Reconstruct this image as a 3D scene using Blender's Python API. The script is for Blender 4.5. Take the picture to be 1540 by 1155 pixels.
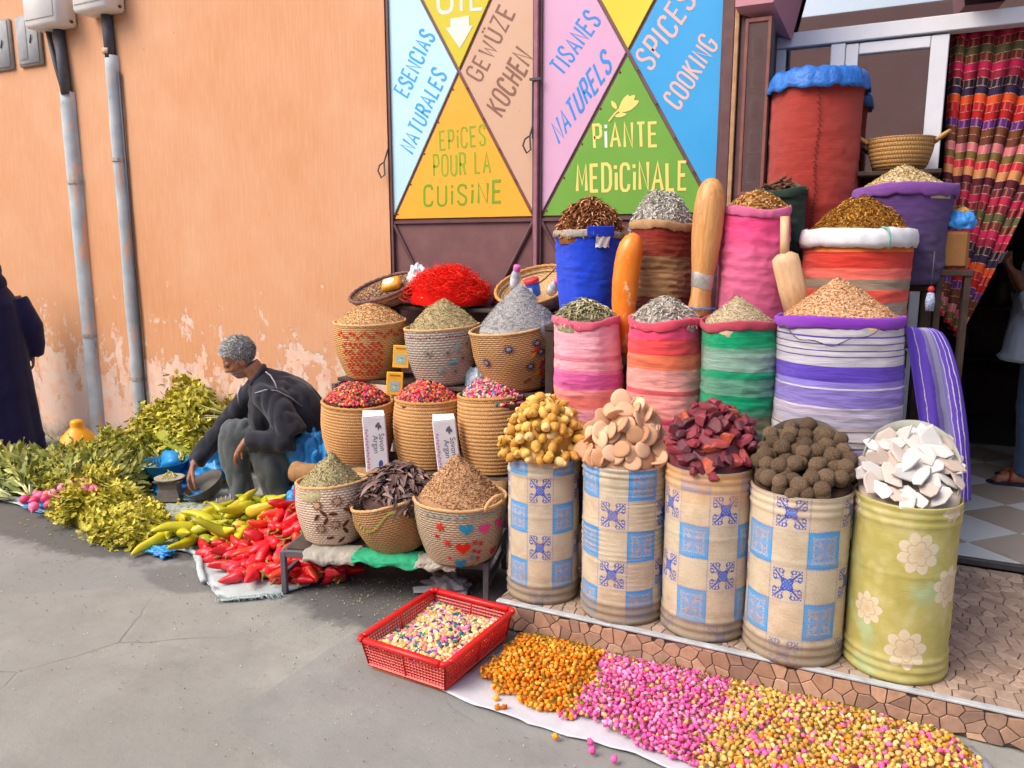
import bpy, math, random
import numpy as np
from mathutils import Vector, Matrix, noise as mnoise, Euler
for o in list(bpy.data.objects): bpy.data.objects.remove(o)
SC = bpy.context.scene
COL = SC.collection
R = math.radians
PI = math.pi
random.seed(7)
RNG = np.random.default_rng(11)

# ------------------------------------------------------------------ camera
cam = bpy.data.cameras.new('camera')
cam.sensor_width = 36.0
cam.lens = 27.19
cam.clip_start = 0.05
cam.clip_end = 400
camo = bpy.data.objects.new('camera', cam)
COL.objects.link(camo)
camo.location = (0, 0, 1.65)
camo.rotation_euler = (R(90 - 9.76), 0, R(26.0))
SC.camera = camo
# ------------------------------------------------------------------ sky, sun, exposure
SUN_ELEV, SUN_FROM = 47.0, (-0.62, -0.78)          # the light comes from the street side, left of the camera
wd = bpy.data.worlds.new('World')
SC.world = wd
wd.use_nodes = True
nt = wd.node_tree
nt.nodes.clear()
sky = nt.nodes.new('ShaderNodeTexSky')
sky.sky_type = 'NISHITA'
sky.sun_disc = False
sky.sun_elevation = R(SUN_ELEV)
sky.sun_rotation = math.atan2(SUN_FROM[0], SUN_FROM[1])
sky.air_density = 1.0
sky.dust_density = 4.0
sky.ozone_density = 1.0
bg = nt.nodes.new('ShaderNodeBackground')
bg.inputs[1].default_value = 0.15
wo = nt.nodes.new('ShaderNodeOutputWorld')
nt.links.new(sky.outputs[0], bg.inputs[0])
nt.links.new(bg.outputs[0], wo.inputs[0])
sl = bpy.data.lights.new('sun', 'SUN')
sl.energy = 1.0
sl.angle = R(40)
sl.color = (1.0, 0.93, 0.82)
so = bpy.data.objects.new('sun', sl)
COL.objects.link(so)
so.location = (-6, -8, 12)
_e = R(SUN_ELEV)
_n = math.hypot(*SUN_FROM)
_d = Vector((-SUN_FROM[0] / _n * math.cos(_e), -SUN_FROM[1] / _n * math.cos(_e), -math.sin(_e)))
so.rotation_euler = _d.to_track_quat('-Z', 'Y').to_euler()
vs = SC.view_settings
SC.display_settings.display_device = 'sRGB'
vs.view_transform = 'Standard'
vs.look = 'None'
vs.gamma = 1
vs.exposure = 0.9

# ------------------------------------------------------------------ helpers: colour, nodes, materials
def lin(h, k=1.0):
    """#rrggbb as seen -> linear base colour"""
    h = h.lstrip('#')
    c = [int(h[i:i + 2], 16) / 255 for i in (0, 2, 4)]
    return tuple(min(1, k * (x / 12.92 if x <= .04045 else ((x + .055) / 1.055) ** 2.4)) for x in c) + (1,)

class NT:
    """terse node-tree writer"""
    def __init__(s, name):
        s.m = bpy.data.materials.new(name)
        s.m.use_nodes = True
        s.t = s.m.node_tree
        s.t.nodes.clear()
        s.out = s.t.nodes.new('ShaderNodeOutputMaterial')
        s.b = s.t.nodes.new('ShaderNodeBsdfPrincipled')
        s.t.links.new(s.b.outputs[0], s.out.inputs[0])
    def n(s, kind, **kw):
        o = s.t.nodes.new('ShaderNode' + kind)
        for k, v in kw.items(): setattr(o, k, v)
        return o
    def set(s, sock, v):
        if hasattr(v, 'is_output') or isinstance(v, bpy.types.NodeSocket): s.t.links.new(v, sock)
        elif v is not None: sock.default_value = v
    def math(s, op, a, b=None, c=None, clamp=False):
        o = s.n('Math', operation=op, use_clamp=clamp)
        for i, v in enumerate((a, b, c)):
            if v is not None: s.set(o.inputs[i], v)
        return o.outputs[0]
    def mix(s, f, a, b, mode='MIX'):
        o = s.n('MixRGB', blend_type=mode)
        s.set(o.inputs[0], f); s.set(o.inputs[1], a); s.set(o.inputs[2], b)
        return o.outputs[0]
    def ramp(s, f, stops, interp='LINEAR'):
        o = s.n('ValToRGB')
        cr = o.color_ramp
        cr.interpolation = interp
        while len(cr.elements) < len(stops): cr.elements.new(1.0)
        for e, (p, c) in zip(cr.elements, stops):
            e.position = p
            e.color = c if not isinstance(c, (int, float)) else (c, c, c, 1)
        s.set(o.inputs[0], f)
        return o.outputs[0]
    def coord(s, w='Object'):
        return s.n('TexCoord').outputs[w]
    def mapping(s, v, scale=(1, 1, 1), loc=(0, 0, 0), rot=(0, 0, 0)):
        o = s.n('Mapping')
        s.set(o.inputs[0], v)
        o.inputs['Scale'].default_value = scale
        o.inputs['Location'].default_value = loc
        o.inputs['Rotation'].default_value = rot
        return o.outputs[0]
    def noise(s, v, scale, detail=3, rough=.55, dist=0.0):
        o = s.n('TexNoise')
        s.set(o.inputs['Vector'], v)
        o.inputs['Scale'].default_value = scale
        o.inputs['Detail'].default_value = detail
        o.inputs['Roughness'].default_value = rough
        o.inputs['Distortion'].default_value = dist
        return o.outputs[0]
    def vor(s, v, scale, feature='F1', out=0):
        o = s.n('TexVoronoi', feature=feature)
        s.set(o.inputs['Vector'], v)
        o.inputs['Scale'].default_value = scale
        return o.outputs[out]
    def wave(s, v, scale, dist=0, direction='X', detail=1):
        o = s.n('TexWave', bands_direction=direction)
        s.set(o.inputs['Vector'], v)
        o.inputs['Scale'].default_value = scale
        o.inputs['Distortion'].default_value = dist
        o.inputs['Detail'].default_value = detail
        return o.outputs[1]
    def sep(s, v):
        o = s.n('SeparateXYZ'); s.set(o.inputs[0], v)
        return o.outputs
    def comb(s, x, y, z=0.0):
        o = s.n('CombineXYZ')
        for i, v in enumerate((x, y, z)): s.set(o.inputs[i], v)
        return o.outputs[0]
    def bump(s, h, strength=.4, dist=.004):
        o = s.n('Bump')
        o.inputs['Strength'].default_value = strength
        o.inputs['Distance'].default_value = dist
        s.set(o.inputs['Height'], h)
        s.t.links.new(o.outputs[0], s.b.inputs['Normal'])
    def fin(s, col, rough=.8, spec=.35, metal=0.0, sss=None, trans=None):
        s.set(s.b.inputs['Base Color'], col)
        s.set(s.b.inputs['Roughness'], rough)
        s.b.inputs['Specular IOR Level'].default_value = spec
        s.b.inputs['Metallic'].default_value = metal
        if trans: s.b.inputs['Transmission Weight'].default_value = trans
        return s.m

def M(name, c1, c2=None, scale=20, rough=.8, spec=.3, bump=.3, bdist=.003, bscale=None, metal=0, stretch=(1, 1, 1)):
    """plain two-tone procedural material with relief"""
    t = NT(name)
    co = t.mapping(t.coord(), stretch)
    nz = t.noise(co, scale, 5, .6)
    c1 = lin(c1) if isinstance(c1, str) else c1
    c2 = c1 if c2 is None else (lin(c2) if isinstance(c2, str) else c2)
    col = t.ramp(nz, [(.3, c1), (.7, c2)])
    if bump: t.bump(t.noise(co, bscale or scale * 4, 4, .6), bump, bdist)
    rg = t.math('MULTIPLY_ADD', nz, .2, rough - .1)
    return t.fin(col, rg, spec, metal)

def Mvar(name, cols, rough=.8, spec=.25, scale=60, bump=.3, bdist=.002, var=.35, sub=0):
    """colour differs from piece to piece (mesh island and object), for buds, flakes and leaves"""
    t = NT(name)
    isl = t.n('NewGeometry').outputs['Random Per Island']
    ob = t.n('ObjectInfo').outputs['Random']
    f = t.math('FRACT', t.math('ADD', isl, ob))
    n = len(cols)
    col = t.ramp(f, [(i / n, lin(c)) for i, c in enumerate(cols)], 'CONSTANT' if n > 2 else 'LINEAR')
    f2 = t.math('FRACT', t.math('MULTIPLY', f, 7.31))
    nz = t.noise(t.coord(), scale, 3)
    br = t.math('ADD', t.math('MULTIPLY_ADD', f2, var, 1.22 - var * .55), t.math('MULTIPLY_ADD', nz, .4, -.2))
    hsv = t.n('HueSaturation')
    t.set(hsv.inputs['Color'], col)
    t.set(hsv.inputs['Value'], br)
    if bump: t.bump(nz, bump, bdist)
    return t.fin(hsv.outputs[0], rough, spec)

# ------------------------------------------------------------------ helpers: geometry
def ns(x, y, z, s=1.0):
    return mnoise.noise(Vector((x * s, y * s, z * s)))

def nsv(P, s=1.0, off=0.0):
    return np.array([mnoise.noise(Vector((p[0] * s + off, p[1] * s + off * .7, p[2] * s - off))) for p in P])

class MB:
    def __init__(s):
        s.V = []; s.F = []; s.MI = []; s.n = 0; s.UV = {}
    def add(s, V, F, mi=0, uv=None):
        V = np.asarray(V, float).reshape(-1, 3)
        b = s.n
        if isinstance(F, np.ndarray): F = (F + b).tolist()
        else: F = [[i + b for i in f] for f in F]
        if uv is not None:
            for k, f in enumerate(F): s.UV[len(s.F) + k] = uv[k]
        s.V.append(V); s.F += F; s.MI += [mi] * len(F); s.n += len(V)
        return s
    def box(s, c, d, rot=None, mi=0, bev=0.0):
        x, y, z = d[0] / 2, d[1] / 2, d[2] / 2
        if bev:
            b = min(bev, x * .9, y * .9, z * .9)
            V = []
            for sx in (-1, 1):
                for sy in (-1, 1):
                    for sz in (-1, 1):
                        V += [(sx * x, sy * (y - b), sz * (z - b)), (sx * (x - b), sy * y, sz * (z - b)), (sx * (x - b), sy * (y - b), sz * z)]
            def I(sx, sy, sz, k): return (((sx > 0) * 2 + (sy > 0)) * 2 + (sz > 0)) * 3 + k
            F = []
            for q in (-1, 1):
                a = [I(q, -1, -1, 0), I(q, 1, -1, 0), I(q, 1, 1, 0), I(q, -1, 1, 0)]; F.append(a if q > 0 else a[::-1])
                a = [I(-1, q, -1, 1), I(-1, q, 1, 1), I(1, q, 1, 1), I(1, q, -1, 1)]; F.append(a if q > 0 else a[::-1])
                a = [I(-1, -1, q, 2), I(1, -1, q, 2), I(1, 1, q, 2), I(-1, 1, q, 2)]; F.append(a if q > 0 else a[::-1])
            for p in (-1, 1):
                for q in (-1, 1):
                    a = [I(p, q, -1, 0), I(p, q, -1, 1), I(p, q, 1, 1), I(p, q, 1, 0)]; F.append(a if p * q > 0 else a[::-1])
                    a = [I(p, -1, q, 0), I(p, 1, q, 0), I(p, 1, q, 2), I(p, -1, q, 2)]; F.append(a if p * q > 0 else a[::-1])
                    a = [I(-1, p, q, 1), I(-1, p, q, 2), I(1, p, q, 2), I(1, p, q, 1)]; F.append(a if p * q > 0 else a[::-1])
            for sx in (-1, 1):
                for sy in (-1, 1):
                    for sz in (-1, 1):
                        a = [I(sx, sy, sz, 0), I(sx, sy, sz, 1), I(sx, sy, sz, 2)]; F.append(a if sx * sy * sz > 0 else a[::-1])
        else:
            V = [(-x, -y, -z), (x, -y, -z), (x, y, -z), (-x, y, -z), (-x, -y, z), (x, -y, z), (x, y, z), (-x, y, z)]
            F = [[0, 3, 2, 1], [4, 5, 6, 7], [0, 1, 5, 4], [1, 2, 6, 5], [2, 3, 7, 6], [3, 0, 4, 7]]
        V = np.array(V)
        if rot is not None: V = V @ np.array(Euler(rot).to_matrix()).T
        return s.add(V + np.array(c), F, mi)
    def tube(s, pts, rad, n=8, mi=0, cap=True, flat=1.0, up=None):
        """sweep along pts with radii; flat squashes the section along its second axis"""
        P = [Vector(p) for p in pts]
        if not hasattr(rad, '__len__'): rad = [rad] * len(P)
        T = []
        for i in range(len(P)):
            t = (P[min(i + 1, len(P) - 1)] - P[max(i - 1, 0)])
            T.append(t.normalized() if t.length > 1e-9 else Vector((0, 0, 1)))
        u = Vector(up) if up else (Vector((0, 0, 1)) if abs(T[0].z) < .9 else Vector((1, 0, 0)))
        V = []
        for i, p in enumerate(P):
            a = T[i].cross(u)
            if a.length < 1e-6: a = T[i].orthogonal()
            a.normalize(); b = a.cross(T[i]).normalized(); u = b
            for k in range(n):
                th = 2 * PI * k / n
                V.append(p + a * (math.cos(th) * rad[i]) + b * (math.sin(th) * rad[i] * flat))
        F = []
        for i in range(len(P) - 1):
            for k in range(n):
                k2 = (k + 1) % n
                F.append([i * n + k, i * n + k2, (i + 1) * n + k2, (i + 1) * n + k])
        if cap:
            F.append(list(range(n))[::-1]); F.append([(len(P) - 1) * n + k for k in range(n)])
        return s.add([tuple(v) for v in V], F, mi)
    def ell(s, c, r, rot=None, n=14, m=10, mi=0):
        V = [(0, 0, -1)]
        for j in range(1, m):
            ph = -PI / 2 + PI * j / m
            for k in range(n):
                th = 2 * PI * k / n
                V.append((math.cos(ph) * math.cos(th), math.cos(ph) * math.sin(th), math.sin(ph)))
        V.append((0, 0, 1))
        F = [[0, 1 + (k + 1) % n, 1 + k] for k in range(n)]
        for j in range(m - 2):
            for k in range(n):
                a = 1 + j * n
                F.append([a + k, a + (k + 1) % n, a + n + (k + 1) % n, a + n + k])
        a = 1 + (m - 2) * n
        F += [[a + k, a + (k + 1) % n, len(V) - 1] for k in range(n)]
        V = np.array(V) * np.array(r)
        if rot is not None: V = V @ np.array(Euler(rot).to_matrix()).T
        return s.add(V + np.array(c), F, mi)
    def lathe(s, prof, n=48, disp=None, mi=0, capb=False, capt=False, uvk=1.0):
        """profile [(r,z)...] swept about z; seam at +y; uv = (turn 0..1, metres along profile)"""
        V = []; ln = [0.0]
        for i in range(1, len(prof)): ln.append(ln[-1] + math.hypot(prof[i][0] - prof[i - 1][0], prof[i][1] - prof[i - 1][1]))
        for (r, z) in prof:
            for k in range(n):
                th = PI / 2 + 2 * PI * k / n
                x, y, zz = r * math.cos(th), r * math.sin(th), z
                if disp: x, y, zz = disp(r, th, z)
                V.append((x, y, zz))
        F = []; uv = []
        for i in range(len(prof) - 1):
            for k in range(n):
                k2 = (k + 1) % n
                F.append([i * n + k, i * n + k2, (i + 1) * n + k2, (i + 1) * n + k])
                u0, u1 = k / n, (k + 1) / n
                uv.append([(u0, ln[i]), (u1, ln[i]), (u1, ln[i + 1]), (u0, ln[i + 1])])
        if capb: F.append(list(range(n))[::-1]); uv.append([(0, 0)] * n)
        if capt: F.append([(len(prof) - 1) * n + k for k in range(n)]); uv.append([(0, 0)] * n)
        return s.add(V, F, mi, uv)
    def mesh(s, name, mats=(), smooth=True):
        me = bpy.data.meshes.new(name)
        V = np.concatenate(s.V) if s.V else np.zeros((0, 3))
        me.vertices.add(len(V)); me.vertices.foreach_set('co', V.astype(np.float32).ravel())
        tot = np.fromiter((len(f) for f in s.F), dtype=np.int32, count=len(s.F))
        loops = np.fromiter((i for f in s.F for i in f), dtype=np.int32, count=int(tot.sum()))
        me.loops.add(len(loops)); me.loops.foreach_set('vertex_index', loops)
        me.polygons.add(len(tot))
        st = np.concatenate(([0], np.cumsum(tot)[:-1])).astype(np.int32) if len(tot) else np.zeros(0, np.int32)
        me.polygons.foreach_set('loop_start', st)
        me.polygons.foreach_set('material_index', np.array(s.MI, dtype=np.int32))
        me.polygons.foreach_set('use_smooth', np.full(len(tot), bool(smooth)))
        if s.UV:
            lay = me.uv_layers.new(name='UVMap')
            arr = np.zeros((len(loops), 2), np.float32)
            for fi, u in s.UV.items(): arr[st[fi]:st[fi] + tot[fi]] = u
            lay.data.foreach_set('uv', arr.ravel())
        for m in mats: me.materials.append(m)
        me.update(calc_edges=True)
        me.validate()
        return me
    def build(s, name, mats, parent=None, smooth=True, loc=(0, 0, 0), rot=(0, 0, 0)):
        if not isinstance(mats, (list, tuple)): mats = [mats]
        return obj(name, s.mesh(name, mats, smooth), parent, loc, rot)

def obj(name, me, parent=None, loc=(0, 0, 0), rot=(0, 0, 0), scale=None):
    o = bpy.data.objects.new(name, me)
    COL.objects.link(o)
    o.location = loc; o.rotation_euler = rot
    if scale is not None: o.scale = scale if hasattr(scale, '__len__') else (scale,) * 3
    if parent: o.parent = parent
    return o
def tag(o, label=None, cat=None, group=None, kind=None):
    if label: o['label'] = label
    if cat: o['category'] = cat
    if group: o['group'] = group
    if kind: o['kind'] = kind
    return o
def thing(name, label, cat, loc=(0, 0, 0), rot=(0, 0, 0), group=None):
    o = bpy.data.objects.new(name, None)
    COL.objects.link(o)
    o.location = loc; o.rotation_euler = rot; o.empty_display_size = .1
    return tag(o, label, cat, group)
def dup(src, loc, rot, label=None, group=None, scale=None):
    c = src.copy(); COL.objects.link(c); c.location = loc; c.rotation_euler = rot
    if scale is not None: c.scale = scale if hasattr(scale, '__len__') else (scale,) * 3
    if label: c['label'] = label
    if group: c['group'] = group
    for ch in list(src.children):
        k = ch.copy(); COL.objects.link(k); k.parent = c
        for g in list(ch.children):
            q = g.copy(); COL.objects.link(q); q.parent = k
    return c

def rotmats(n, tilt=None):
    """random rotations; with tilt (radians) the template's z stays within tilt of up"""
    a = RNG.uniform(0, 2 * PI, n); 
    t = RNG.uniform(0, PI if tilt is None else tilt, n); b = RNG.uniform(0, 2 * PI, n)
    def rz(q): 
        z = np.zeros_like(q); o = np.ones_like(q); c, s_ = np.cos(q), np.sin(q)
        return np.stack([np.stack([c, -s_, z], -1), np.stack([s_, c, z], -1), np.stack([z, z, o], -1)], -2)
    def rx(q):
        z = np.zeros_like(q); o = np.ones_like(q); c, s_ = np.cos(q), np.sin(q)
        return np.stack([np.stack([o, z, z], -1), np.stack([z, c, -s_], -1), np.stack([z, s_, c], -1)], -2)
    return rz(b) @ rx(t) @ rz(a)
def scatter(mb, tv, tf, pos, scale, rots, mi=0):
    tv = np.asarray(tv, float); tf = np.asarray(tf, int); n = len(pos)
    sc = np.asarray(scale, float)
    if sc.ndim == 1: sc = np.repeat(sc[:, None], 3, 1)
    V = np.einsum('nij,nkj->nki', rots, tv[None] * sc[:, None, :]) + np.asarray(pos)[:, None, :]
    F = (tf[None] + (np.arange(n) * len(tv))[:, None, None]).reshape(-1, tf.shape[1])
    mb.add(V.reshape(-1, 3), F, mi)

FLAKE = ([(-.5, -.28, 0), (.5, -.2, .1), (.45, .25, -.05), (-.4, .3, .12)], [[0, 1, 2, 3]])
NEEDLE = ([(-.5, -.06, 0), (.5, -.04, .08), (.5, .05, .05), (-.5, .06, -.04), (0, 0, .1)], [[0, 1, 4], [1, 2, 4], [2, 3, 4], [3, 0, 4]])
GRAIN = ([(1, 0, 0), (-1, 0, 0), (0, 1, 0), (0, -1, 0), (0, 0, 1), (0, 0, -1)], [[0, 2, 4], [2, 1, 4], [1, 3, 4], [3, 0, 4], [2, 0, 5], [1, 2, 5], [3, 1, 5], [0, 3, 5]])
def curl_t(k=5, w=.09, bend=1.9):
    V = []; F = []
    for i in range(k + 1):
        a = -bend / 2 + bend * i / k
        x, z = math.sin(a) / bend * 1.6, -(1 - math.cos(a)) / bend * 1.4 + .15
        ww = w * (1 - abs(2 * i / k - 1) ** 2 * .7)
        V += [(x, -ww, z + ww * .5), (x, 0, z), (x, ww, z + ww * .6)]
    for i in range(k):
        for j in (0, 1): F.append([i * 3 + j, i * 3 + j + 1, i * 3 + 4 + j, i * 3 + 3 + j])
    return V, F
CURL = curl_t()

def heap(name, label, loc, r, h, mats, tpl, size, count, power=1.15, cat='spice', lump=.08, tilt=1.1, sq=1.0, fall=0.0, group=None, rot=(0, 0, 0), under=None):
    """a poured pile: lumpy cone plus loose pieces; one object that nobody could count"""
    sx = ns(loc[0], loc[1], loc[2], 3.1) * 10
    ecc = lambda th: 1 + .05 * math.sin(2 * th + sx) + .04 * math.sin(3 * th - sx)
    apx = (.09 * r * math.sin(sx * 3), .09 * r * math.cos(sx * 2))
    def zz(x, y):
        q = min(1, math.hypot(x - apx[0] * (1 - min(1, math.hypot(x, y) / r)), y - apx[1] * (1 - min(1, math.hypot(x, y) / r))) / r)
        base = h * (1 - q ** power) if power >= 1 else h * (1 - q) ** (1 / power)
        base = h * (1 - math.sqrt(q * q + .012)) / (1 - .11) if power == 0 else base
        return base + lump * h * (ns(x + sx, y, 0, 9 / max(r, .05) * .35) * .9 + .5 * ns(x, y + sx, 3, 30 / max(r, .05) * .3)) * (1 - q * .6) - (.02 if q > .97 else 0)
    mb = MB(); nr, nth = 22, 44
    V = [(apx[0], apx[1], zz(*apx))]; F = []
    for i in range(1, nr + 1):
        for k in range(nth):
            th = 2 * PI * k / nth; q = r * i / nr * ecc(th)
            x, y = q * math.cos(th), q * math.sin(th) * sq
            V.append((x, y, zz(x, y)))
    F = [[0, 1 + k, 1 + (k + 1) % nth] for k in range(nth)]
    for i in range(nr - 1):
        for k in range(nth):
            a, b = 1 + i * nth, 1 + (i + 1) * nth
            F.append([a + k, b + k, b + (k + 1) % nth, a + (k + 1) % nth])
    a = 1 + (nr - 1) * nth
    V += [(v[0] * .97, v[1] * .97, -.05) for v in V[a:a + nth]]
    for k in range(nth): F.append([a + k, a + nth + k, a + nth + (k + 1) % nth, a + (k + 1) % nth])
    mb.add(V, F, 0)
    if count:
        q = r * np.sqrt(RNG.uniform(0, 1, count)) * .985; th = RNG.uniform(0, 2 * PI, count)
        pos = [(a_ * math.cos(t_) * ecc(t_), a_ * math.sin(t_) * ecc(t_) * sq) for a_, t_ in zip(q, th)]
        pos = np.array([(x, y, zz(x, y) + size * .12) for x, y in pos])
        scatter(mb, tpl[0], tpl[1], pos, size * RNG.uniform(.55, 1.25, count), rotmats(count, tilt), 1)
    o = mb.build(name, mats if isinstance(mats, (list, tuple)) else [mats, mats], None, True, loc, rot)
    return tag(o, label, cat, group, 'stuff')

def evalmesh(o):
    dg = bpy.context.evaluated_depsgraph_get(); dg.update()
    me = bpy.data.meshes.new_from_object(o.evaluated_get(dg))
    return me
def remeshed(name, mb, mats, parent=None, voxel=.008, smooth=3, loc=(0, 0, 0), rot=(0, 0, 0), wr=None, fac=.5):
    """weld overlapping closed shells into one continuous surface"""
    o = mb.build(name, mats, None)
    m = o.modifiers.new('r', 'REMESH'); m.mode = 'VOXEL'; m.voxel_size = voxel; m.use_smooth_shade = True
    if smooth:
        m = o.modifiers.new('s', 'SMOOTH'); m.factor = fac; m.iterations = smooth
    me = evalmesh(o)
    nm = o.name
    bpy.data.objects.remove(o)
    if wr:
        n = len(me.vertices); co = np.empty(n * 3, np.float32); me.vertices.foreach_get('co', co); co = co.reshape(-1, 3)
        no = np.empty(n * 3, np.float32); me.vertices.foreach_get('normal', no); no = no.reshape(-1, 3)
        d = np.array([wr(p) for p in co], np.float32)
        me.vertices.foreach_set('co', (co + no * d[:, None]).ravel())
    me.polygons.foreach_set('use_smooth', np.ones(len(me.polygons), bool))
    me.materials.clear()
    for q in (mats if isinstance(mats, (list, tuple)) else [mats]): me.materials.append(q)
    me.update()
    return obj(name, me, parent, loc, rot)

def clip(poly, nx, ny, d):
    out = []
    for i in range(len(poly)):
        a, b = poly[i], poly[(i + 1) % len(poly)]
        da, db = a[0] * nx + a[1] * ny - d, b[0] * nx + b[1] * ny - d
        if da <= 0: out.append(a)
        if da * db < 0:
            t = da / (da - db); out.append((a[0] + (b[0] - a[0]) * t, a[1] + (b[1] - a[1]) * t))
    return out
def voronoi(x0, x1, y0, y1, cell, gap, jit=.46, seed=1):
    rg = random.Random(seed); pts = []
    nx, ny = max(1, round((x1 - x0) / cell)), max(1, round((y1 - y0) / cell))
    for i in range(-1, nx + 1):
        for j in range(-1, ny + 1):
            pts.append((x0 + (i + .5 + rg.uniform(-jit, jit) + (.25 if j % 2 else -.25)) * (x1 - x0) / nx, y0 + (j + .5 + rg.uniform(-jit, jit)) * (y1 - y0) / ny))
    cells = []
    for i, p in enumerate(pts):
        poly = [(x0, y0), (x1, y0), (x1, y1), (x0, y1)]
        for q in pts:
            if q is p or abs(q[0] - p[0]) > 3 * cell or abs(q[1] - p[1]) > 3 * cell: continue
            dx, dy = q[0] - p[0], q[1] - p[1]; L = math.hypot(dx, dy)
            if L < 1e-6: continue
            dx /= L; dy /= L
            poly = clip(poly, dx, dy, (p[0] + q[0]) / 2 * dx + (p[1] + q[1]) / 2 * dy - gap / 2)
            if len(poly) < 3: break
        if len(poly) < 3: continue
        ar = .5 * abs(sum(poly[k][0] * poly[(k + 1) % len(poly)][1] - poly[(k + 1) % len(poly)][0] * poly[k][1] for k in range(len(poly))))
        if ar > cell * cell * .12: cells.append(poly)
    return cells
def slab(poly, h, ch=.002):
    """prism from a 2-D polygon, z from 0 to h, with a small chamfer"""
    n = len(poly); cx = sum(p[0] for p in poly) / n; cy = sum(p[1] for p in poly) / n
    ins = []
    for p in poly:
        L = math.hypot(p[0] - cx, p[1] - cy); k = max(.5, 1 - ch * 1.4 / max(L, 1e-4)); ins.append((cx + (p[0] - cx) * k, cy + (p[1] - cy) * k))
    V = [(p[0], p[1], 0) for p in poly] + [(p[0], p[1], h - ch) for p in poly] + [(p[0], p[1], h) for p in ins]
    F = [list(range(2 * n, 3 * n))]
    for k in range(n):
        k2 = (k + 1) % n
        F += [[k, k2, n + k2, n + k], [n + k, n + k2, 2 * n + k2, 2 * n + k]]
    return V, F

# ================================================================== THE SETTING
WY = 4.30                      # face of the plastered wall
# ---- asphalt
t = NT('asphalt')
co = t.coord()
big = t.noise(co, .55, 4, .6, .4)
mid = t.noise(co, 3.2, 6, .65)
fine = t.noise(co, 170, 3, .7)
col = t.ramp(mid, [(.25, lin('#7c7c76')), (.5, lin('#8f8f88')), (.75, lin('#a0a098'))])
col = t.mix(t.ramp(big, [(.42, 0), (.62, .8)]), col, lin('#888882'))
# old repair patches, hard-edged
pv = t.n('TexVoronoi', feature='F1')
t.set(pv.inputs['Vector'], t.mapping(co, (.8, 1.1, 1)))
pv.inputs['Scale'].default_value = .9
col = t.mix(t.math('MULTIPLY', t.ramp(t.sep(pv.outputs[1])[0], [(.6, 0), (.64, 1)]), .35), col, lin('#7d7d80'))
# damp, dirty ground in front of the vegetables; painted shade under the stand
X, Y, Z = t.sep(co)
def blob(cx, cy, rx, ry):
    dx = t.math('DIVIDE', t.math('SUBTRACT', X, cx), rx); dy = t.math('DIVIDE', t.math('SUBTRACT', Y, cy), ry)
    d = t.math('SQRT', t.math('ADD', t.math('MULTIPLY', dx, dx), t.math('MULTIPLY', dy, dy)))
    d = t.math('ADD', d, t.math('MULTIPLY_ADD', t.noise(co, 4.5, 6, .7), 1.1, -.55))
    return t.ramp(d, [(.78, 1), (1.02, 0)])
wet_shade = t.math('MAXIMUM', blob(-4.45, 2.84, 1.25, .33), blob(-2.0, 3.0, .85, .5))  # first blob is damp ground, second paints the soft shadow below the stand
wet_shade = t.math('MAXIMUM', wet_shade, t.math('MULTIPLY', blob(-3.15, 2.62, .32, .14), .6))
col = t.mix(t.math('MULTIPLY', wet_shade, .74), col, lin('#4c4a49'))
stain = t.ramp(t.noise(co, 1.7, 6, .72), [(.56, 0), (.7, 1)])
col = t.mix(t.math('MULTIPLY', stain, .35), col, lin('#6f6b6a'))
spk = t.ramp(t.vor(co, 420, 'F1'), [(.0, .62), (.5, 1.12)])
col = t.mix(.75, col, spk, 'MULTIPLY')
pale = t.ramp(t.vor(co, 60, 'F1'), [(.03, 1), (.07, 0)])
col = t.mix(t.math('MULTIPLY', pale, .5), col, lin('#cfcac2'))
crk = t.n('TexVoronoi', feature='DISTANCE_TO_EDGE')
t.set(crk.inputs['Vector'], t.mix(.12, co, t.n('TexNoise').outputs[1]))
crk.inputs['Scale'].default_value = .8
cm = t.math('MULTIPLY', t.ramp(crk.outputs[0], [(.0, 1), (.006, 0)]), t.ramp(t.noise(co, .9, 2), [(.52, 0), (.62, 1)]))
col = t.mix(t.math('MULTIPLY', cm, .35), col, lin('#5d5a58'))
hgt = t.math('ADD', t.math('MULTIPLY', fine, .5), t.math('ADD', t.math('MULTIPLY', t.noise(co, 30, 4), .8), t.math('MULTIPLY', cm, -1.2)))
t.bump(hgt, .55, .006)
ASPH = t.fin(col, t.math('MULTIPLY_ADD', wet_shade, -.25, .88), .3)
mb = MB()
nx, ny = 90, 60
gx = np.concatenate(([-60, -30, -14], np.linspace(-9, 3, nx), [10, 30, 60])); gy = np.concatenate(([-60, -25, -8], np.linspace(-1, 4.7, ny), [12, 40]))
V = [(x, y, .006 * ns(x, y, 0, .8) + .003 * ns(x, y, 5, 3) - .006 if -9.1 < x < 3.1 and -1.1 < y < 4.2 else -.006) for y in gy for x in gx]
W_ = len(gx)
mb.add(V, [[j * W_ + i, j * W_ + i + 1, (j + 1) * W_ + i + 1, (j + 1) * W_ + i] for j in range(len(gy) - 1) for i in range(W_ - 1)])
tag(mb.build('ground', ASPH), 'grey worn asphalt street in front of the shop', None, None, 'structure')

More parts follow.
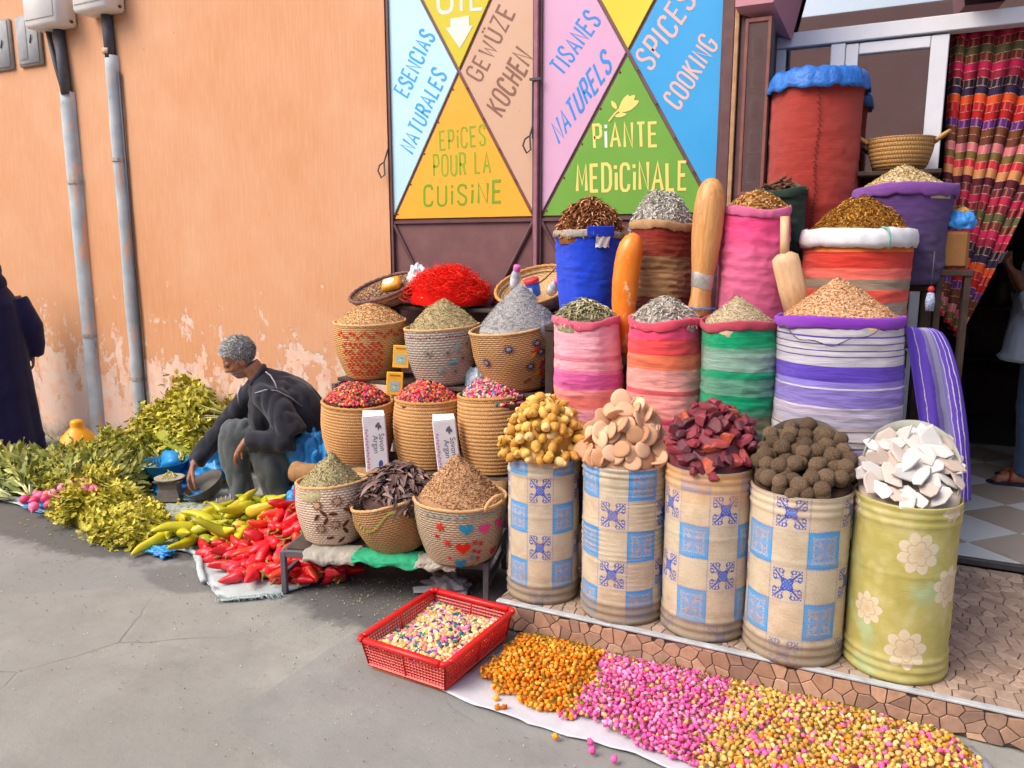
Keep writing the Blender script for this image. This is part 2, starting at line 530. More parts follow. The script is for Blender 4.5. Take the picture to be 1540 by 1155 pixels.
# ---- the orange plaster wall
t = NT('orange_plaster')
co = t.coord()
X, Y, Z = t.sep(co)
str_ = t.noise(t.mapping(co, (26, 8, 1.6)), 3, 4, .6)
cl = t.noise(co, 1.3, 5, .6)
col = t.ramp(cl, [(.3, lin('#cd9268')), (.55, lin('#d39c76')), (.75, lin('#d8a684'))])
col = t.mix(t.math('MULTIPLY', t.ramp(str_, [(.45, 0), (.75, 1)]), .35), col, lin('#e0b594'))
col = t.mix(t.math('MULTIPLY', t.ramp(t.noise(t.mapping(co, (30, 8, 2.2), (3, 1, 7)), 2.4, 4), [(.6, 0), (.72, 1)]), .18), col, lin('#bd7848'))
lowf = t.math('MULTIPLY_ADD', Z, -.22, .345)                       # wear thickens towards the foot of the wall
fl = t.math('ADD', t.noise(t.mapping(co, (1.9, 1, 1.2)), 2.1, 9, .68, .3), lowf)
chip = t.ramp(fl, [(.685, 0), (.70, 1)])
chipc = t.ramp(t.noise(co, 7, 6, .65), [(.3, lin('#d9a58c')), (.5, lin('#e4c0aa')), (.7, lin('#d8cdc6')), (.85, lin('#b9aea8'))])
col = t.mix(chip, col, chipc)
chip2 = t.ramp(t.math('ADD', t.noise(t.mapping(co, (2.2, 1, 1.6), (5, 0, 2)), 3.3, 8, .7), t.math('MULTIPLY', lowf, .8)), [(.69, 0), (.71, 1)])
col = t.mix(t.math('MULTIPLY', chip2, .8), col, lin('#dcc0b2'))
foot = t.math('MULTIPLY', t.ramp(t.math('ADD', Z, t.math('MULTIPLY_ADD', t.noise(co, 6, 6, .7), .34, -.17)), [(.06, 1), (.19, 0)]), .85)
col = t.mix(foot, col, t.ramp(t.noise(co, 14, 5), [(.35, lin('#7c6a60')), (.65, lin('#b3a49a'))]))
pits = t.ramp(t.vor(t.mapping(co, (1, 1, .8)), 5.5, 'F1'), [(.02, 1), (.035, 0)])
col = t.mix(t.math('MULTIPLY', pits, .6), col, lin('#9b6a4a'))
h = t.math('ADD', t.math('MULTIPLY', str_, .5), t.math('ADD', t.math('MULTIPLY', t.noise(co, 40, 4), .35), t.math('MULTIPLY', chip, -.8)))
t.bump(h, .6, .006)
PLAST = t.fin(col, .9, .2)
mb = MB()
def wallgrid(x0, x1, z0, z1, d=.35, st=.22):
    nx = max(1, int((x1 - x0) / st)); nz = max(1, int((z1 - z0) / st))
    V = []; F = []
    for j in range(nz + 1):
        for i in range(nx + 1):
            x, z = x0 + (x1 - x0) * i / nx, z0 + (z1 - z0) * j / nz
            e = 0 if i in (0, nx) else .010 * ns(x, z, 2, .9) + .004 * ns(x, z, 9, 3)
            V.append((x, WY + e, z))
    w = nx + 1
    F = [[j * w + i, j * w + i + 1, (j + 1) * w + i + 1, (j + 1) * w + i] for j in range(nz) for i in range(nx)]
    mb.add(V, F)
    mb.add([(x0, WY, z0), (x1, WY, z0), (x1, WY, z1), (x0, WY, z1), (x0, WY + d, z0), (x1, WY + d, z0), (x1, WY + d, z1), (x0, WY + d, z1)],
           [[4, 7, 6, 5], [1, 5, 6, 2], [0, 3, 7, 4], [3, 2, 6, 7], [0, 4, 5, 1]])
wallgrid(-15, -2.99, -.05, 6.0)
wallgrid(-2.99, -.62, 3.64, 6.0)
wallgrid(-.62, 1.75, 3.45, 6.0)
wallgrid(1.75, 6.5, -.05, 6.0)
tag(mb.build('plaster_wall', PLAST), 'orange plastered house wall with flaking pale patches along its foot', 'wall')

# ---- shared hard materials
BROWN = M('brown_door_paint', '#6b484a', '#7a5656', 9, .5, .4, .15, .002)
BROWN2 = M('brown_bar_paint', '#6a4a4c', '#583b3d', 14, .5, .4, .2, .002)
PINKBAR = M('pinkish_bar_paint', '#a5707f', '#8a5b68', 14, .55, .35, .2, .002)
ALU = M('white_frame_paint', '#dcdfe6', '#cfd3dc', 5, .35, .5, .03, .001)
GREY_PIPE = None
t = NT('grey_pipe_paint'); co = t.coord()
col = t.ramp(t.noise(co, 6, 5), [(.35, lin('#a0a8ae')), (.65, lin('#b9c0c5'))])
X, Y, Z = t.sep(co)
pk = t.ramp(t.math('ADD', t.noise(t.mapping(co, (9, 9, 1.4)), 2.4, 7, .65), t.math('MULTIPLY', X, 2.2)), [(.64, 0), (.67, 1)])
col = t.mix(t.math('MULTIPLY', pk, .85), col, lin('#dda685'))
col = t.mix(t.ramp(t.noise(t.mapping(co, (4, 4, .7), (2, 2, 2)), 5, 6, .7), [(.62, 0), (.72, 1)]), col, lin('#6d726f'))
t.bump(t.noise(co, 50, 4), .3, .003)
GREY_PIPE = t.fin(col, .65, .35)
DARK = M('dark_metal', '#3b3a3f', '#4d4a4d', 25, .55, .45, .25, .002)
CABLE = M('black_cable', '#46464e', '#5a5a62', 20, .6, .35, .2, .002)
WHITEBOX = M('white_box_plastic', '#e9e6e4', '#d9d6d4', 6, .45, .4, .05, .001)
GREYBOX = M('grey_hatch_paint', '#a9aaac', '#8f9194', 9, .6, .3, .2, .002)
RUST = M('rust', '#7a4a30', '#5b3423', 30, .85, .2, .5, .003)

# ---- painted steel double door
def painted(name, c, c2):
    t = NT(name); co = t.coord()
    nz = t.noise(co, 3.5, 5, .6)
    col = t.ramp(nz, [(.3, lin(c)), (.7, lin(c2))])
    col = t.mix(t.math('MULTIPLY', t.ramp(t.noise(t.mapping(co, (7, 1, 1.1)), 5, 5, .7), [(.6, 0), (.78, 1)]), .14), col, lin('#8d7a72'))
    col = t.mix(t.ramp(t.vor(co, 9, 'F1'), [(.022, .5), (.03, 0)]), col, lin('#5a4038'))
    t.bump(t.math('ADD', t.noise(co, 5, 3), t.math('MULTIPLY', t.noise(t.mapping(co, (60, 1, 6)), 6), .06)), .25, .006)
    return t.fin(col, .5, .4)
PAINT = {k: painted('panel_paint_' + k, a, b) for k, a, b in [('pale_blue', '#b4dcea', '#bde2ee'), ('olive', '#c8b91c', '#cdbf2c'), ('tan', '#c9a186', '#cda78e'),
    ('amber', '#f2a528', '#f4ab34'), ('lilac', '#cf9fc0', '#d4a6c6'), ('yellow', '#e2c42c', '#e6ca3c'), ('sky_blue', '#2f9ad8', '#3a9fdc'), ('green', '#669c34', '#6fa43e')]}
INK = {k: M('letter_paint_' + k, c, d, 40, .5, .3, .05) for k, c, d in [('blue', '#2f9be0', '#3fa6e4'), ('pinkwhite', '#ecd6cc', '#f0e0d8'), ('brown', '#80594a', '#8d6656'),
    ('green', '#86a11f', '#90a92e'), ('darkgreen', '#6f9a1e', '#7aa02a'), ('deepblue', '#2f86d6', '#3b90da'), ('cream', '#f0d676', '#ecd27a'), ('white', '#eef0f2', '#f6f6f6'), ('rose', '#d9aea6', '#deb8b0')]}
GL = {
 'A': (.62, [[(0, 0), (.31, 1), (.62, 0)], [(.11, .33), (.51, .33)]]),
 'C': (.56, [[(.56, .76), (.52, .92), (.4, 1), (.16, 1), (.04, .92), (0, .78), (0, .22), (.04, .08), (.16, 0), (.4, 0), (.52, .08), (.56, .24)]]),
 'D': (.58, [[(0, 0), (0, 1), (.32, 1), (.5, .92), (.58, .75), (.58, .25), (.5, .08), (.32, 0), (0, 0)]]),
 'E': (.5, [[(.5, 1), (0, 1), (0, 0), (.5, 0)], [(0, .52), (.42, .52)]]),
 'G': (.58, [[(.58, .76), (.53, .92), (.4, 1), (.18, 1), (.05, .92), (0, .78), (0, .22), (.05, .08), (.18, 0), (.4, 0), (.53, .08), (.58, .22), (.58, .44), (.34, .44)]]),
 'H': (.56, [[(0, 0), (0, 1)], [(.56, 0), (.56, 1)], [(0, .5), (.56, .5)]]),
 'I': (.06, [[(.03, 0), (.03, 1)]]),
 'i': (.06, [[(.03, 0), (.03, .68)], [(.03, .82), (.03, .96)]]),
 'K': (.56, [[(0, 0), (0, 1)], [(.54, 1), (.03, .42)], [(.16, .56), (.56, 0)]]),
 'L': (.46, [[(0, 1), (0, 0), (.46, 0)]]),
 'M': (.7, [[(0, 0), (.04, 1), (.35, .25), (.66, 1), (.7, 0)]]),
 'N': (.58, [[(0, 0), (0, 1), (.58, 0), (.58, 1)]]),
 'O': (.58, [[(.05, .92), (0, .78), (0, .22), (.05, .08), (.18, 0), (.4, 0), (.53, .08), (.58, .22), (.58, .78), (.53, .92), (.4, 1), (.18, 1), (.05, .92)]]),
 'P': (.52, [[(0, 0), (0, 1), (.36, 1), (.48, .93), (.52, .8), (.52, .64), (.48, .52), (.36, .45), (0, .45)]]),
 'R': (.54, [[(0, 0), (0, 1), (.36, 1), (.48, .93), (.52, .8), (.52, .66), (.48, .54), (.36, .48), (0, .48)], [(.3, .48), (.54, 0)]]),
 'S': (.54, [[(.53, .78), (.48, .93), (.36, 1), (.17, 1), (.05, .92), (.01, .78), (.06, .63), (.48, .38), (.54, .22), (.48, .07), (.36, 0), (.17, 0), (.05, .07), (0, .22)]]),
 'T': (.54, [[(0, 1), (.54, 1)], [(.27, 1), (.27, 0)]]),
 'U': (.56, [[(0, 1), (0, .22), (.05, .08), (.18, 0), (.38, 0), (.51, .08), (.56, .22), (.56, 1)]]),
 'W': (.74, [[(0, 1), (.17, 0), (.37, .7), (.57, 0), (.74, 1)]]),
 'Y': (.56, [[(0, 1), (.28, .5), (.56, 1)], [(.28, .5), (.28, 0)]]),
 'Z': (.52, [[(0, 1), (.52, 1), (0, 0), (.52, 0)]]),
 ' ': (.3, []),
}
GL['Ü'] = (.56, GL['U'][1] + [[(.16, 1.1), (.16, 1.22)], [(.4, 1.1), (.4, 1.22)]])
def ribbon(pl, w):
    """flat mitred stroke in 2-D"""
    cl = len(pl) > 2 and pl[0] == pl[-1]
    L = []; Rr = []; n = len(pl)
    for i, p in enumerate(pl):
        a = pl[i - 1] if i > 0 else (pl[-2] if cl else None); b = pl[i + 1] if i < n - 1 else (pl[1] if cl else None)
        def nrm(u, v):
            dx, dy = v[0] - u[0], v[1] - u[1]; l = math.hypot(dx, dy) or 1e-6; return (-dy / l, dx / l)
        if a is None: m = nrm(p, b); k = 1
        elif b is None: m = nrm(a, p); k = 1
        else:
            n1, n2 = nrm(a, p), nrm(p, b); m = (n1[0] + n2[0], n1[1] + n2[1]); l = math.hypot(*m) or 1e-6
            m = (m[0] / l, m[1] / l); k = min(1.35, 1 / max(.3, m[0] * n1[0] + m[1] * n1[1]))
        L.append((p[0] + m[0] * w * k, p[1] + m[1] * w * k)); Rr.append((p[0] - m[0] * w * k, p[1] - m[1] * w * k))
    return L, Rr
def lettering(text, a, b, c, y, ink, parent, stroke=.062, seed=1, special=None, advance_gap=.36):
    """hand-painted line of capitals on a wall plane: a,b = ends of the baseline, c = top of the first letter (all x,z)"""
    rg = random.Random(seed); tot = 0; xs = []
    for ch in text:
        xs.append(tot); tot += GL[ch][0] + advance_gap
    tot -= advance_gap
    bx, bz = b[0] - a[0], b[1] - a[1]; L = math.hypot(bx, bz); ux, uz = bx / L, bz / L
    cx, cz = c[0] - a[0], c[1] - a[1]; Hh = math.hypot(cx, cz)
    sx = L / tot
    out = {}
    k = 0; q_ = 0
    for x0, ch in zip(xs, text):
        dy = rg.uniform(-.025, .025); dh = rg.uniform(.96, 1.04); mi = 1 if special == k else 0
        for pl in GL[ch][1]:
            # strokes are drawn in metric letter space so that their width is even
            pm = [((x0 + p[0]) * sx, (p[1] * dh + dy) * Hh) for p in pl]
            if rg.random() < .8: pm = [(p[0] + rg.uniform(-.004, .004) * Hh * 4, p[1]) if pl[0] != pl[-1] else p for p in pm]
            if pl[0] == pl[-1]: pm[-1] = pm[0]
            q_ += 1
            l, r = ribbon(pm, Hh * stroke * rg.uniform(.9, 1.1))
            vv = []
            for p in l + r:
                vv.append((a[0] + ux * p[0] + cx / Hh * p[1], y - .00012 * q_, a[1] + uz * p[0] + cz / Hh * p[1]))
            n = len(l)
            mb = out.setdefault(mi, MB()); mb.add(vv, [[i, i + 1, n + i + 1, n + i] for i in range(n - 1)])
        k += 1
    for mi, m_ in out.items():
        m_.build('lettering', INK['white'] if mi else ink, parent, False)
door = thing('metal_double_door', 'brown steel double door with painted triangles of spice lettering', 'door', (-1.93, 4.31, 0))
OFF = Vector((1.93, -4.31, 0))
def dpart(name, mb, mat, parent=None, smooth=False):
    o = mb.build(name, mat, None, smooth); o.parent = parent or door
    if parent is None: o.location = OFF
    return o
ZB, ZA, ZT = 1.845, 2.722, 3.60
leaf = [(-2.968, -1.948), (-1.912, -.876)]
names = [dict(left='pale_blue', right='tan', bottom='amber', top='olive'), dict(left='lilac', right='sky_blue', bottom='green', top='yellow')]
PAN = {}
for li, (x0, x1) in enumerate(leaf):
    xc = (x0 + x1) / 2
    mb = MB(); mb.box(((x0 + x1) / 2, 4.325, 1.87), (x1 - x0, .02, 3.58)); dpart('door_sheet', mb, BROWN)
    tri = dict(left=[(x0, ZB), (xc, ZA), (x0, ZT)], right=[(x1, ZT), (xc, ZA), (x1, ZB)], bottom=[(x0, ZB), (x1, ZB), (xc, ZA)], top=[(x0, ZT), (xc, ZA), (x1, ZT)])
    for k, poly in tri.items():
        g = .010
        cx = sum(p[0] for p in poly) / 3; cz = sum(p[1] for p in poly) / 3
        cl_ = [(x0 - 1, -1), (x1 + 1, -1), (x1 + 1, 5), (x0 - 1, 5)]
        for i in range(3):
            p, q = poly[i], poly[(i + 1) % 3]; nx_, nz_ = q[1] - p[1], -(q[0] - p[0]); l = math.hypot(nx_, nz_); nx_ /= l; nz_ /= l
            d = p[0] * nx_ + p[1] * nz_
            if cx * nx_ + cz * nz_ > d: nx_, nz_, d = -nx_, -nz_, -d
            cl_ = clip(cl_, nx_, nz_, d - g)
        V, F = slab(cl_, .010, .003)
        mb = MB(); mb.add([(v[0], 4.314 - v[2], v[1]) for v in V], F)
        PAN[li, k] = dpart('painted_panel', mb, PAINT[names[li][k]]); PAN[li, k]['label'] = names[li][k].replace('_', ' ') + ' painted steel triangle'
    # bracing bars on the lower brown sheet and the rails
    mb = MB()
    mb.tube([(x0 + .01, 4.305, 1.82), (xc, 4.305, .94), (x1 - .01, 4.305, 1.82)], .012, 6); mb.tube([(x0 + .01, 4.305, .06), (xc, 4.305, .92), (x1 - .01, 4.305, .06)], .012, 6)
    dpart('diagonal_brace', mb, BROWN2)
    mb = MB(); mb.box((xc, 4.306, ZB - .012), (x1 - x0, .018, .016)); dpart('rail', mb, BROWN2)
    for xx in (x0 + .004, x1 - .004):
        mb = MB(); mb.box((xx, 4.303, 1.87), (.014, .026, 3.58)); dpart('stile', mb, BROWN2)
    # rivets along the painted seams
    for k in range(9):
        f_ = .08 + .84 * k / 8
        for sgn in (0, 1):
            xx = x0 + (x1 - x0) * (f_ * .5 if sgn == 0 else 1 - f_ * .5) + (.02 if sgn else -.0)
            zz = ZB + (ZA - ZB) * f_
            if k % 2 == 0:
                mb = MB(); mb.ell((xx, 4.303, zz - .03), (.006, .004, .006), n=8, m=6); dpart('rivet', mb, RUST)
mb = MB(); mb.box((-1.93, 4.292, 1.87), (.026, .05, 3.58), bev=.004); dpart('centre_post', mb, PINKBAR)
mb = MB(); mb.box((-.845, 4.30, 1.85), (.05, .06, 3.62), bev=.004); dpart('door_frame', mb, BROWN2)
mb = MB(); mb.box((-.805, 4.29, 1.85), (.022, .07, 3.62), bev=.003); dpart('door_frame', mb, M('raw_wood_strip', '#c09a78', '#a07a5c', 20, .8, .2, .4))
mb = MB(); mb.box((-.765, 4.31, 1.85), (.05, .07, 3.62), bev=.004); dpart('door_frame', mb, BROWN2)
for (x, z) in ((-1.972, 2.264), (-3.005, 2.165)):
    mb = MB(); mb.tube([(x + .02, 4.30, z + .14), (x + .005, 4.27, z + .05), (x - .02, 4.255, z + .03), (x - .03, 4.25, z - .005), (x - .005, 4.25, z - .05), (x + .015, 4.26, z - .03), (x + .005, 4.27, z + .05)], .0055, 6); dpart('latch_handle', mb, DARK, None, True)
mb = MB(); mb.tube([(-1.955, 4.285, 2.62), (-1.955, 4.285, 2.30)], .006, 6); mb.box((-1.93, 4.262, 2.624), (.07, .012, .014)); dpart('latch_rod', mb, DARK)
TXT = [('ESENCIAS', (-2.832, 2.603), (-2.626, 2.941), (-2.926, 2.66), 'blue', (0, 'left')), ('NATURALES', (-2.802, 2.26), (-2.545, 2.706), (-2.892, 2.319), 'blue', (0, 'left')),
 ('GEWÜZE', (-2.306, 2.648), (-2.081, 3.008), (-2.404, 2.707), 'brown', (0, 'right')), ('KOCHEN', (-2.165, 2.439), (-1.965, 2.744), (-2.269, 2.518), 'brown', (0, 'right')),
 ('EPiCES', (-2.596, 2.273), (-2.28, 2.284), (-2.599, 2.386), 'green', (0, 'bottom')), ('POUR LA', (-2.647, 2.115), (-2.248, 2.121), (-2.648, 2.24), 'green', (0, 'bottom')), ('CUiSiNE', (-2.722, 1.931), (-2.173, 1.945), (-2.72, 2.052), 'darkgreen', (0, 'bottom')),
 ('TISANES', (-1.775, 2.637), (-1.555, 2.901), (-1.861, 2.708), 'deepblue', (1, 'left')), ('NATURELS', (-1.793, 2.265), (-1.484, 2.645), (-1.84, 2.375), 'deepblue', (1, 'left')),
 ('PiANTE', (-1.578, 2.227), (-1.215, 2.22), (-1.584, 2.354), 'cream', (1, 'bottom')), ('MEDiCiNALE', (-1.677, 1.992), (-1.043, 1.981), (-1.682, 2.138), 'cream', (1, 'bottom')),
 ('SPICES', (-1.26, 2.614), (-1.031, 2.932), (-1.35, 2.7), 'rose', (1, 'right')), ('COOKING', (-1.1, 2.399), (-0.905, 2.702), (-1.186, 2.468), 'rose', (1, 'right')), ('OIL', (-2.596, 3.075), (-2.294, 3.059), (-2.597, 3.225), 'pinkwhite', (0, 'top'))]
for i, (s_, a, b, c, k, pn) in enumerate(TXT):
    lettering(s_, a, b, c, 4.3034, INK[k], PAN[pn], .068 if s_ in ('CUiSiNE', 'NATURELS', 'OIL') else .060, i, 1 if s_ == 'PiANTE' else None)
mb = MB(); mb.add([(x, 4.3022, z) for x, z in [(-2.512, 3.03), (-2.384, 3.031), (-2.383, 2.974), (-2.357, 2.974), (-2.448, 2.855), (-2.547, 2.983), (-2.513, 2.981)]][::-1], [[0, 1, 2, 3, 4, 5, 6]]); mb.build('painted_arrow', INK['pinkwhite'], PAN[0, 'top'], False)
mb = MB()
def leafpoly(cx, cz, l, w, ang, mb, y=4.3022):
    P = []
    for i in range(12):
        a = 2 * PI * i / 12; x = math.cos(a) * l; z = math.sin(a) * w * (1 - .6 * math.cos(a) ** 2 * (1 if math.cos(a) > 0 else .3))
        P.append((cx + x * math.cos(ang) - z * math.sin(ang), y, cz + x * math.sin(ang) + z * math.cos(ang)))
    mb.add(P, [list(range(12))])
for i, (cx, cz, l, w, a) in enumerate([(-1.392, 2.452, .062, .03, .75), (-1.38, 2.44, .062, .026, .35), (-1.405, 2.455, .05, .022, 1.15), (-1.425, 2.395, .035, .012, .1), (-1.466, 2.452, .028, .012, 2.2)]):
    leafpoly(cx, cz, l, w, a, mb, 4.3022 - .0002 * i)
l, r = ribbon([(-1.495, 2.365), (-1.46, 2.405), (-1.43, 2.43)], .005); mb.add([(p[0], 4.301, p[1]) for p in l + r], [[0, 1, 4, 3], [1, 2, 5, 4]])
mb.build('painted_tulip', INK['cream'], PAN[1, 'bottom'], False)

# ---- pipes and boxes on the wall
def conduit(x, ztop, zbot, w, label, zs):
    c = thing('wall_conduit', label, 'pipe', (x, WY, 0), group='grey conduits on the orange wall')
    mb = MB()
    pr = [(-w / 2 - .004, .0), (-w / 2, -.035), (-w * .3, -.06), (0, -.07), (w * .3, -.06), (w / 2, -.035), (w / 2 + .004, .0)]
    V = []; n = len(pr); nz = 30
    for j in range(nz + 1):
        z = zbot + (ztop - zbot) * j / nz; wob = .008 * ns(x, z, 0, 1.7)
        V += [(p[0] + wob, p[1] + .004 * ns(x, z, 4, 5), z) for p in pr]
    F = [[j * n + i, j * n + i + 1, (j + 1) * n + i + 1, (j + 1) * n + i] for j in range(nz) for i in range(n - 1)] + [[nz * n + i for i in range(n)]]
    mb.add(V, F); mb.build('pipe_cover', GREY_PIPE, c)
    for z in zs:
        mb = MB(); V = []
        for dz in (-.012, .012): V += [(p[0] * 1.06, p[1] * 1.08 - .003, z + dz) for p in pr]
        V = [(-w / 2 - .03, -.004, z - .012)] + V[:n] + [(w / 2 + .03, -.004, z - .012), (-w / 2 - .03, -.004, z + .012)] + V[n:] + [(w / 2 + .03, -.004, z + .012)]
        m_ = n + 2
        mb.add(V, [[i, i + 1, m_ + i + 1, m_ + i] for i in range(m_ - 1)]); mb.build('pipe_clamp', M('clamp_steel', '#b9b4ae', '#8f8a86', 30, .5, .4) if 'clamp_steel' not in bpy.data.materials else bpy.data.materials['clamp_steel'], c, False)
    return c
c1 = conduit(-6.05, 2.9, -.02, .125, 'wide grey wall conduit under the left white meter box, with two cables', (2.2, .95))
for dx, dz in ((-.16, 3.42), (-.02, 3.42)):
    mb = MB(); mb.tube([(dx, -.03, dz), (dx * .6 + .01, -.035, 3.12), (dx * .15 + .02, -.04, 2.88)], .04 if dx > -.1 else .02, 10); mb.build('cable', CABLE, c1)
c2 = conduit(-5.50, 3.12, .0, .10, 'narrow grey wall conduit under the right white meter box', (2.35, .62))
mb = MB(); mb.tube([(.0, -.03, 3.45), (.005, -.03, 3.10)], .04, 10); mb.build('cable', CABLE, c2)
mb = MB(); mb.tube([(-.008, -.035, 3.13), (-.006, -.035, 3.17)], .043, 10); mb.build('collar', M('pale_tape', '#d9b79b', '#c9a78c', 20, .7), c2)
mb = MB(); mb.tube([(.075, -.02, .3), (.068, -.02, 1.6), (.07, -.02, 3.0)], .009, 6); mb.build('cable', CABLE, c2)
mb = MB(); mb.tube([(-.075, -.012, .05), (-.08, -.012, 1.5), (-.078, -.012, 2.8)], .02, 8); mb.build('cable', GREY_PIPE, c1)
for x, zb, w, lb in ((-6.07, 3.37, .40, 'white plastic meter box above the wide grey conduit, left of two'), (-5.50, 3.41, .37, 'white plastic meter box above the narrow grey conduit, right of two')):
    b = thing('meter_box', lb, 'meter box', (x, WY, zb), group='white meter boxes on the wall')
    mb = MB(); mb.box((0, -.09, .3), (w, .18, .6), bev=.02); mb.build('housing', WHITEBOX, b)
    mb = MB(); mb.box((.0, -.184, .3), (w * .86, .01, .5), bev=.004); mb.build('cover', WHITEBOX, b)
    for sx in (-1, 1):
        mb = MB(); mb.tube([(sx * (w / 2 + .01), -.06, .03), (sx * (w / 2 - .01), -.06, .03)], .012, 8); mb.build('screw', RUST, b)
    for k in range(2):
        mb = MB(); mb.tube([(w / 2 - .005, -.1, .2 + k * .09), (w / 2 + .004, -.1, .2 + k * .09)], .012, 8); mb.build('knockout_hole', DARK, b)
for x, lb in ((-6.46, 'grey metal wall hatch beside the white meter box'), (-6.84, 'grey metal wall hatch at the left edge of the photo')):
    b = thing('wall_hatch', lb, 'hatch', (x, WY, 3.15), group='small grey hatches in the wall')
    mb = MB(); mb.box((0, -.015, .19), (.30, .03, .40), bev=.012); mb.build('hatch_frame', M('hatch_edge_' + str(x), '#8b7f78', '#9b958f', 20, .7), b)
    mb = MB(); mb.box((0, -.034, .19), (.265, .014, .365), bev=.006); mb.build('hatch_door', GREYBOX, b)
    mb = MB(); mb.box((-.05, -.043, .19), (.10, .006, .3), bev=.002); mb.build('inner_plate', GREYBOX, b)
    mb = MB(); mb.tube([(.04, -.045, .16), (.07, -.05, .22)], .005, 6); mb.build('hatch_handle', DARK, b)

# ---- shop step with crazy-paving tiles
SZ, SY, SX0, SX1 = .125, 2.86, -1.47, 2.4
MORT = M('dark_mortar', '#5a4a40', '#6a584e', 30, .9, .15, .4)
def stone(name, cols):
    t = NT(name); co = t.coord()
    ob = t.n('ObjectInfo').outputs['Random']; il = t.n('NewGeometry').outputs['Random Per Island']
    f = t.math('FRACT', t.math('ADD', ob, il))
    col = t.ramp(f, [(i / (len(cols) - 1), lin(c)) for i, c in enumerate(cols)])
    nz = t.noise(co, 45, 5, .65)
    col = t.mix(.55, col, t.ramp(nz, [(.25, .55), (.75, 1.25)]), 'MULTIPLY')
    col = t.mix(t.ramp(t.noise(co, 5, 6, .7), [(.52, 0), (.72, .55)]), col, lin('#6a564a'))
    t.bump(nz, .4, .003)
    return t.fin(col, .45, .4)
STONE = stone('paving_stone', ['#a48c7c', '#b9a08f', '#978273', '#c4ac9a', '#ad9483'])
STONE2 = stone('riser_stone', ['#a5826c', '#c09a80', '#927668', '#cfa98e', '#b08c76'])
step = thing('step', 'low shop step faced with brown crazy-paving tiles', None, (SX0, SY, 0)); step['kind'] = 'structure'
def spart(name, mb, mat, smooth=False):
    o = mb.build(name, mat, step, smooth); o.location = (-SX0, -SY, 0); return o
mb = MB(); mb.box(((SX0 + SX1) / 2, (SY + 4.22) / 2 + .005, (SZ - .008) / 2), (SX1 - SX0, 4.22 - SY, SZ - .008)); spart('mortar_bed', mb, MORT)
NOS = M('nosing_strip', '#c6cacc', '#9ea4a8', 14, .45, .5, .25)
mb = MB(); mb.box(((SX0 + SX1) / 2, SY + .006, SZ - .001), (SX1 - SX0, .030, .010), bev=.002); spart('nosing', mb, NOS)
cells = voronoi(SX0, SX1, SY + .025, 4.21, .054, .0038, seed=3)
def vis(c):
    x = sum(p[0] for p in c) / len(c); y = sum(p[1] for p in c) / len(c)
    return x, y
front = []; rest = MB()
for c in cells:
    x, y = vis(c)
    if x > .28 and x < 1.0 and y < 3.75: front.append((math.hypot(x, y), c))
    elif x < 1.2 and (y < 3.35 or x > .2): V, F = slab(c, .010, .0018); rest.add([(v[0], v[1], v[2] + SZ - .011) for v in V], F)
front.sort(key=lambda q: q[0])
for k, (d, c) in enumerate(front):
    V, F = slab(c, .010 + .0015 * random.random(), .0018); V = [(v[0], v[1], v[2] + SZ - .011) for v in V]
    if k < 215: mb = MB(); mb.add(V, F); spart('paving_stone', mb, STONE)
    else: rest.add(V, F)
spart('paving_stones', rest, STONE)['kind'] = 'stuff'
cells = voronoi(SX0, 1.15, .0, SZ - .012, .055, .0035, seed=8)
rr = MB(); k = 0
for c in cells:
    x, y = vis(c); V, F = slab(c, .008 + .002 * random.random(), .0015)
    V = [(v[0], SY + .004 - v[2], v[1]) for v in V]
    if k < 84: mb = MB(); mb.add(V, F); spart('riser_stone', mb, STONE2); k += 1
    else: rr.add(V, F)
if rr.n: spart('riser_stones', rr, STONE2)['kind'] = 'stuff'
cells = voronoi(SY + .01, 4.2, .0, SZ - .012, .06, .0045, seed=9)
rr = MB()
for c in cells: V, F = slab(c, .008, .0015); rr.add([(SX0 - v[2] + .003, v[0], v[1]) for v in V], F)
spart('riser_stones', rr, STONE2)['kind'] = 'stuff'

# ---- shop floor: diagonal cream and grey tiles
FZ = .165
floor = thing('shop_floor', 'shop floor of white and beige diagonal tiles', None, (.4, 4.25, 0)); floor['kind'] = 'structure'
mb = MB(); mb.box((.0, 2.02, FZ / 2 - .004), (5.2, 4.02, FZ - .008)); mb.build('floor_bed', M('floor_joint', '#5d5a58', '#4b4846', 30, .9), floor, False)
TW = M('white_floor_tile', '#c9cdd0', '#d6d9db', 3, .3, .5, .05); TB = M('beige_floor_tile', '#a89b90', '#b5a99e', 3, .3, .5, .05)
ang = R(45.6); s_ = .368
for i in range(-8, 16):
    for j in range(-12, 12):
        cx, cy = .452 + (i * math.cos(ang) - j * math.sin(ang)) * s_, 4.464 + (i * math.sin(ang) + j * math.cos(ang)) * s_
        poly = []
        for a, b in ((.004, .004), (s_ - .004, .004), (s_ - .004, s_ - .004), (.004, s_ - .004)):
            poly.append((cx + a * math.cos(ang) - b * math.sin(ang), cy + a * math.sin(ang) + b * math.cos(ang)))
        for q in ((0, -1, -4.255), (1, 0, 1.6), (-1, 0, .3), (0, 1, 6.9)): poly = clip(poly, *q)
        if len(poly) < 3: continue
        V, F = slab(poly, .010, .001); mb = MB(); mb.add([(v[0] - .4, v[1] - 4.25, v[2] + FZ - .0105) for v in V], F)
        mb.build('floor_tile', TW if (i + j) % 2 == 0 else TB, floor, False)
mb = MB(); mb.box((.0, -.012, .143), (5.2, .03, .034), bev=.004); mb.build('threshold', DARK, floor, False)

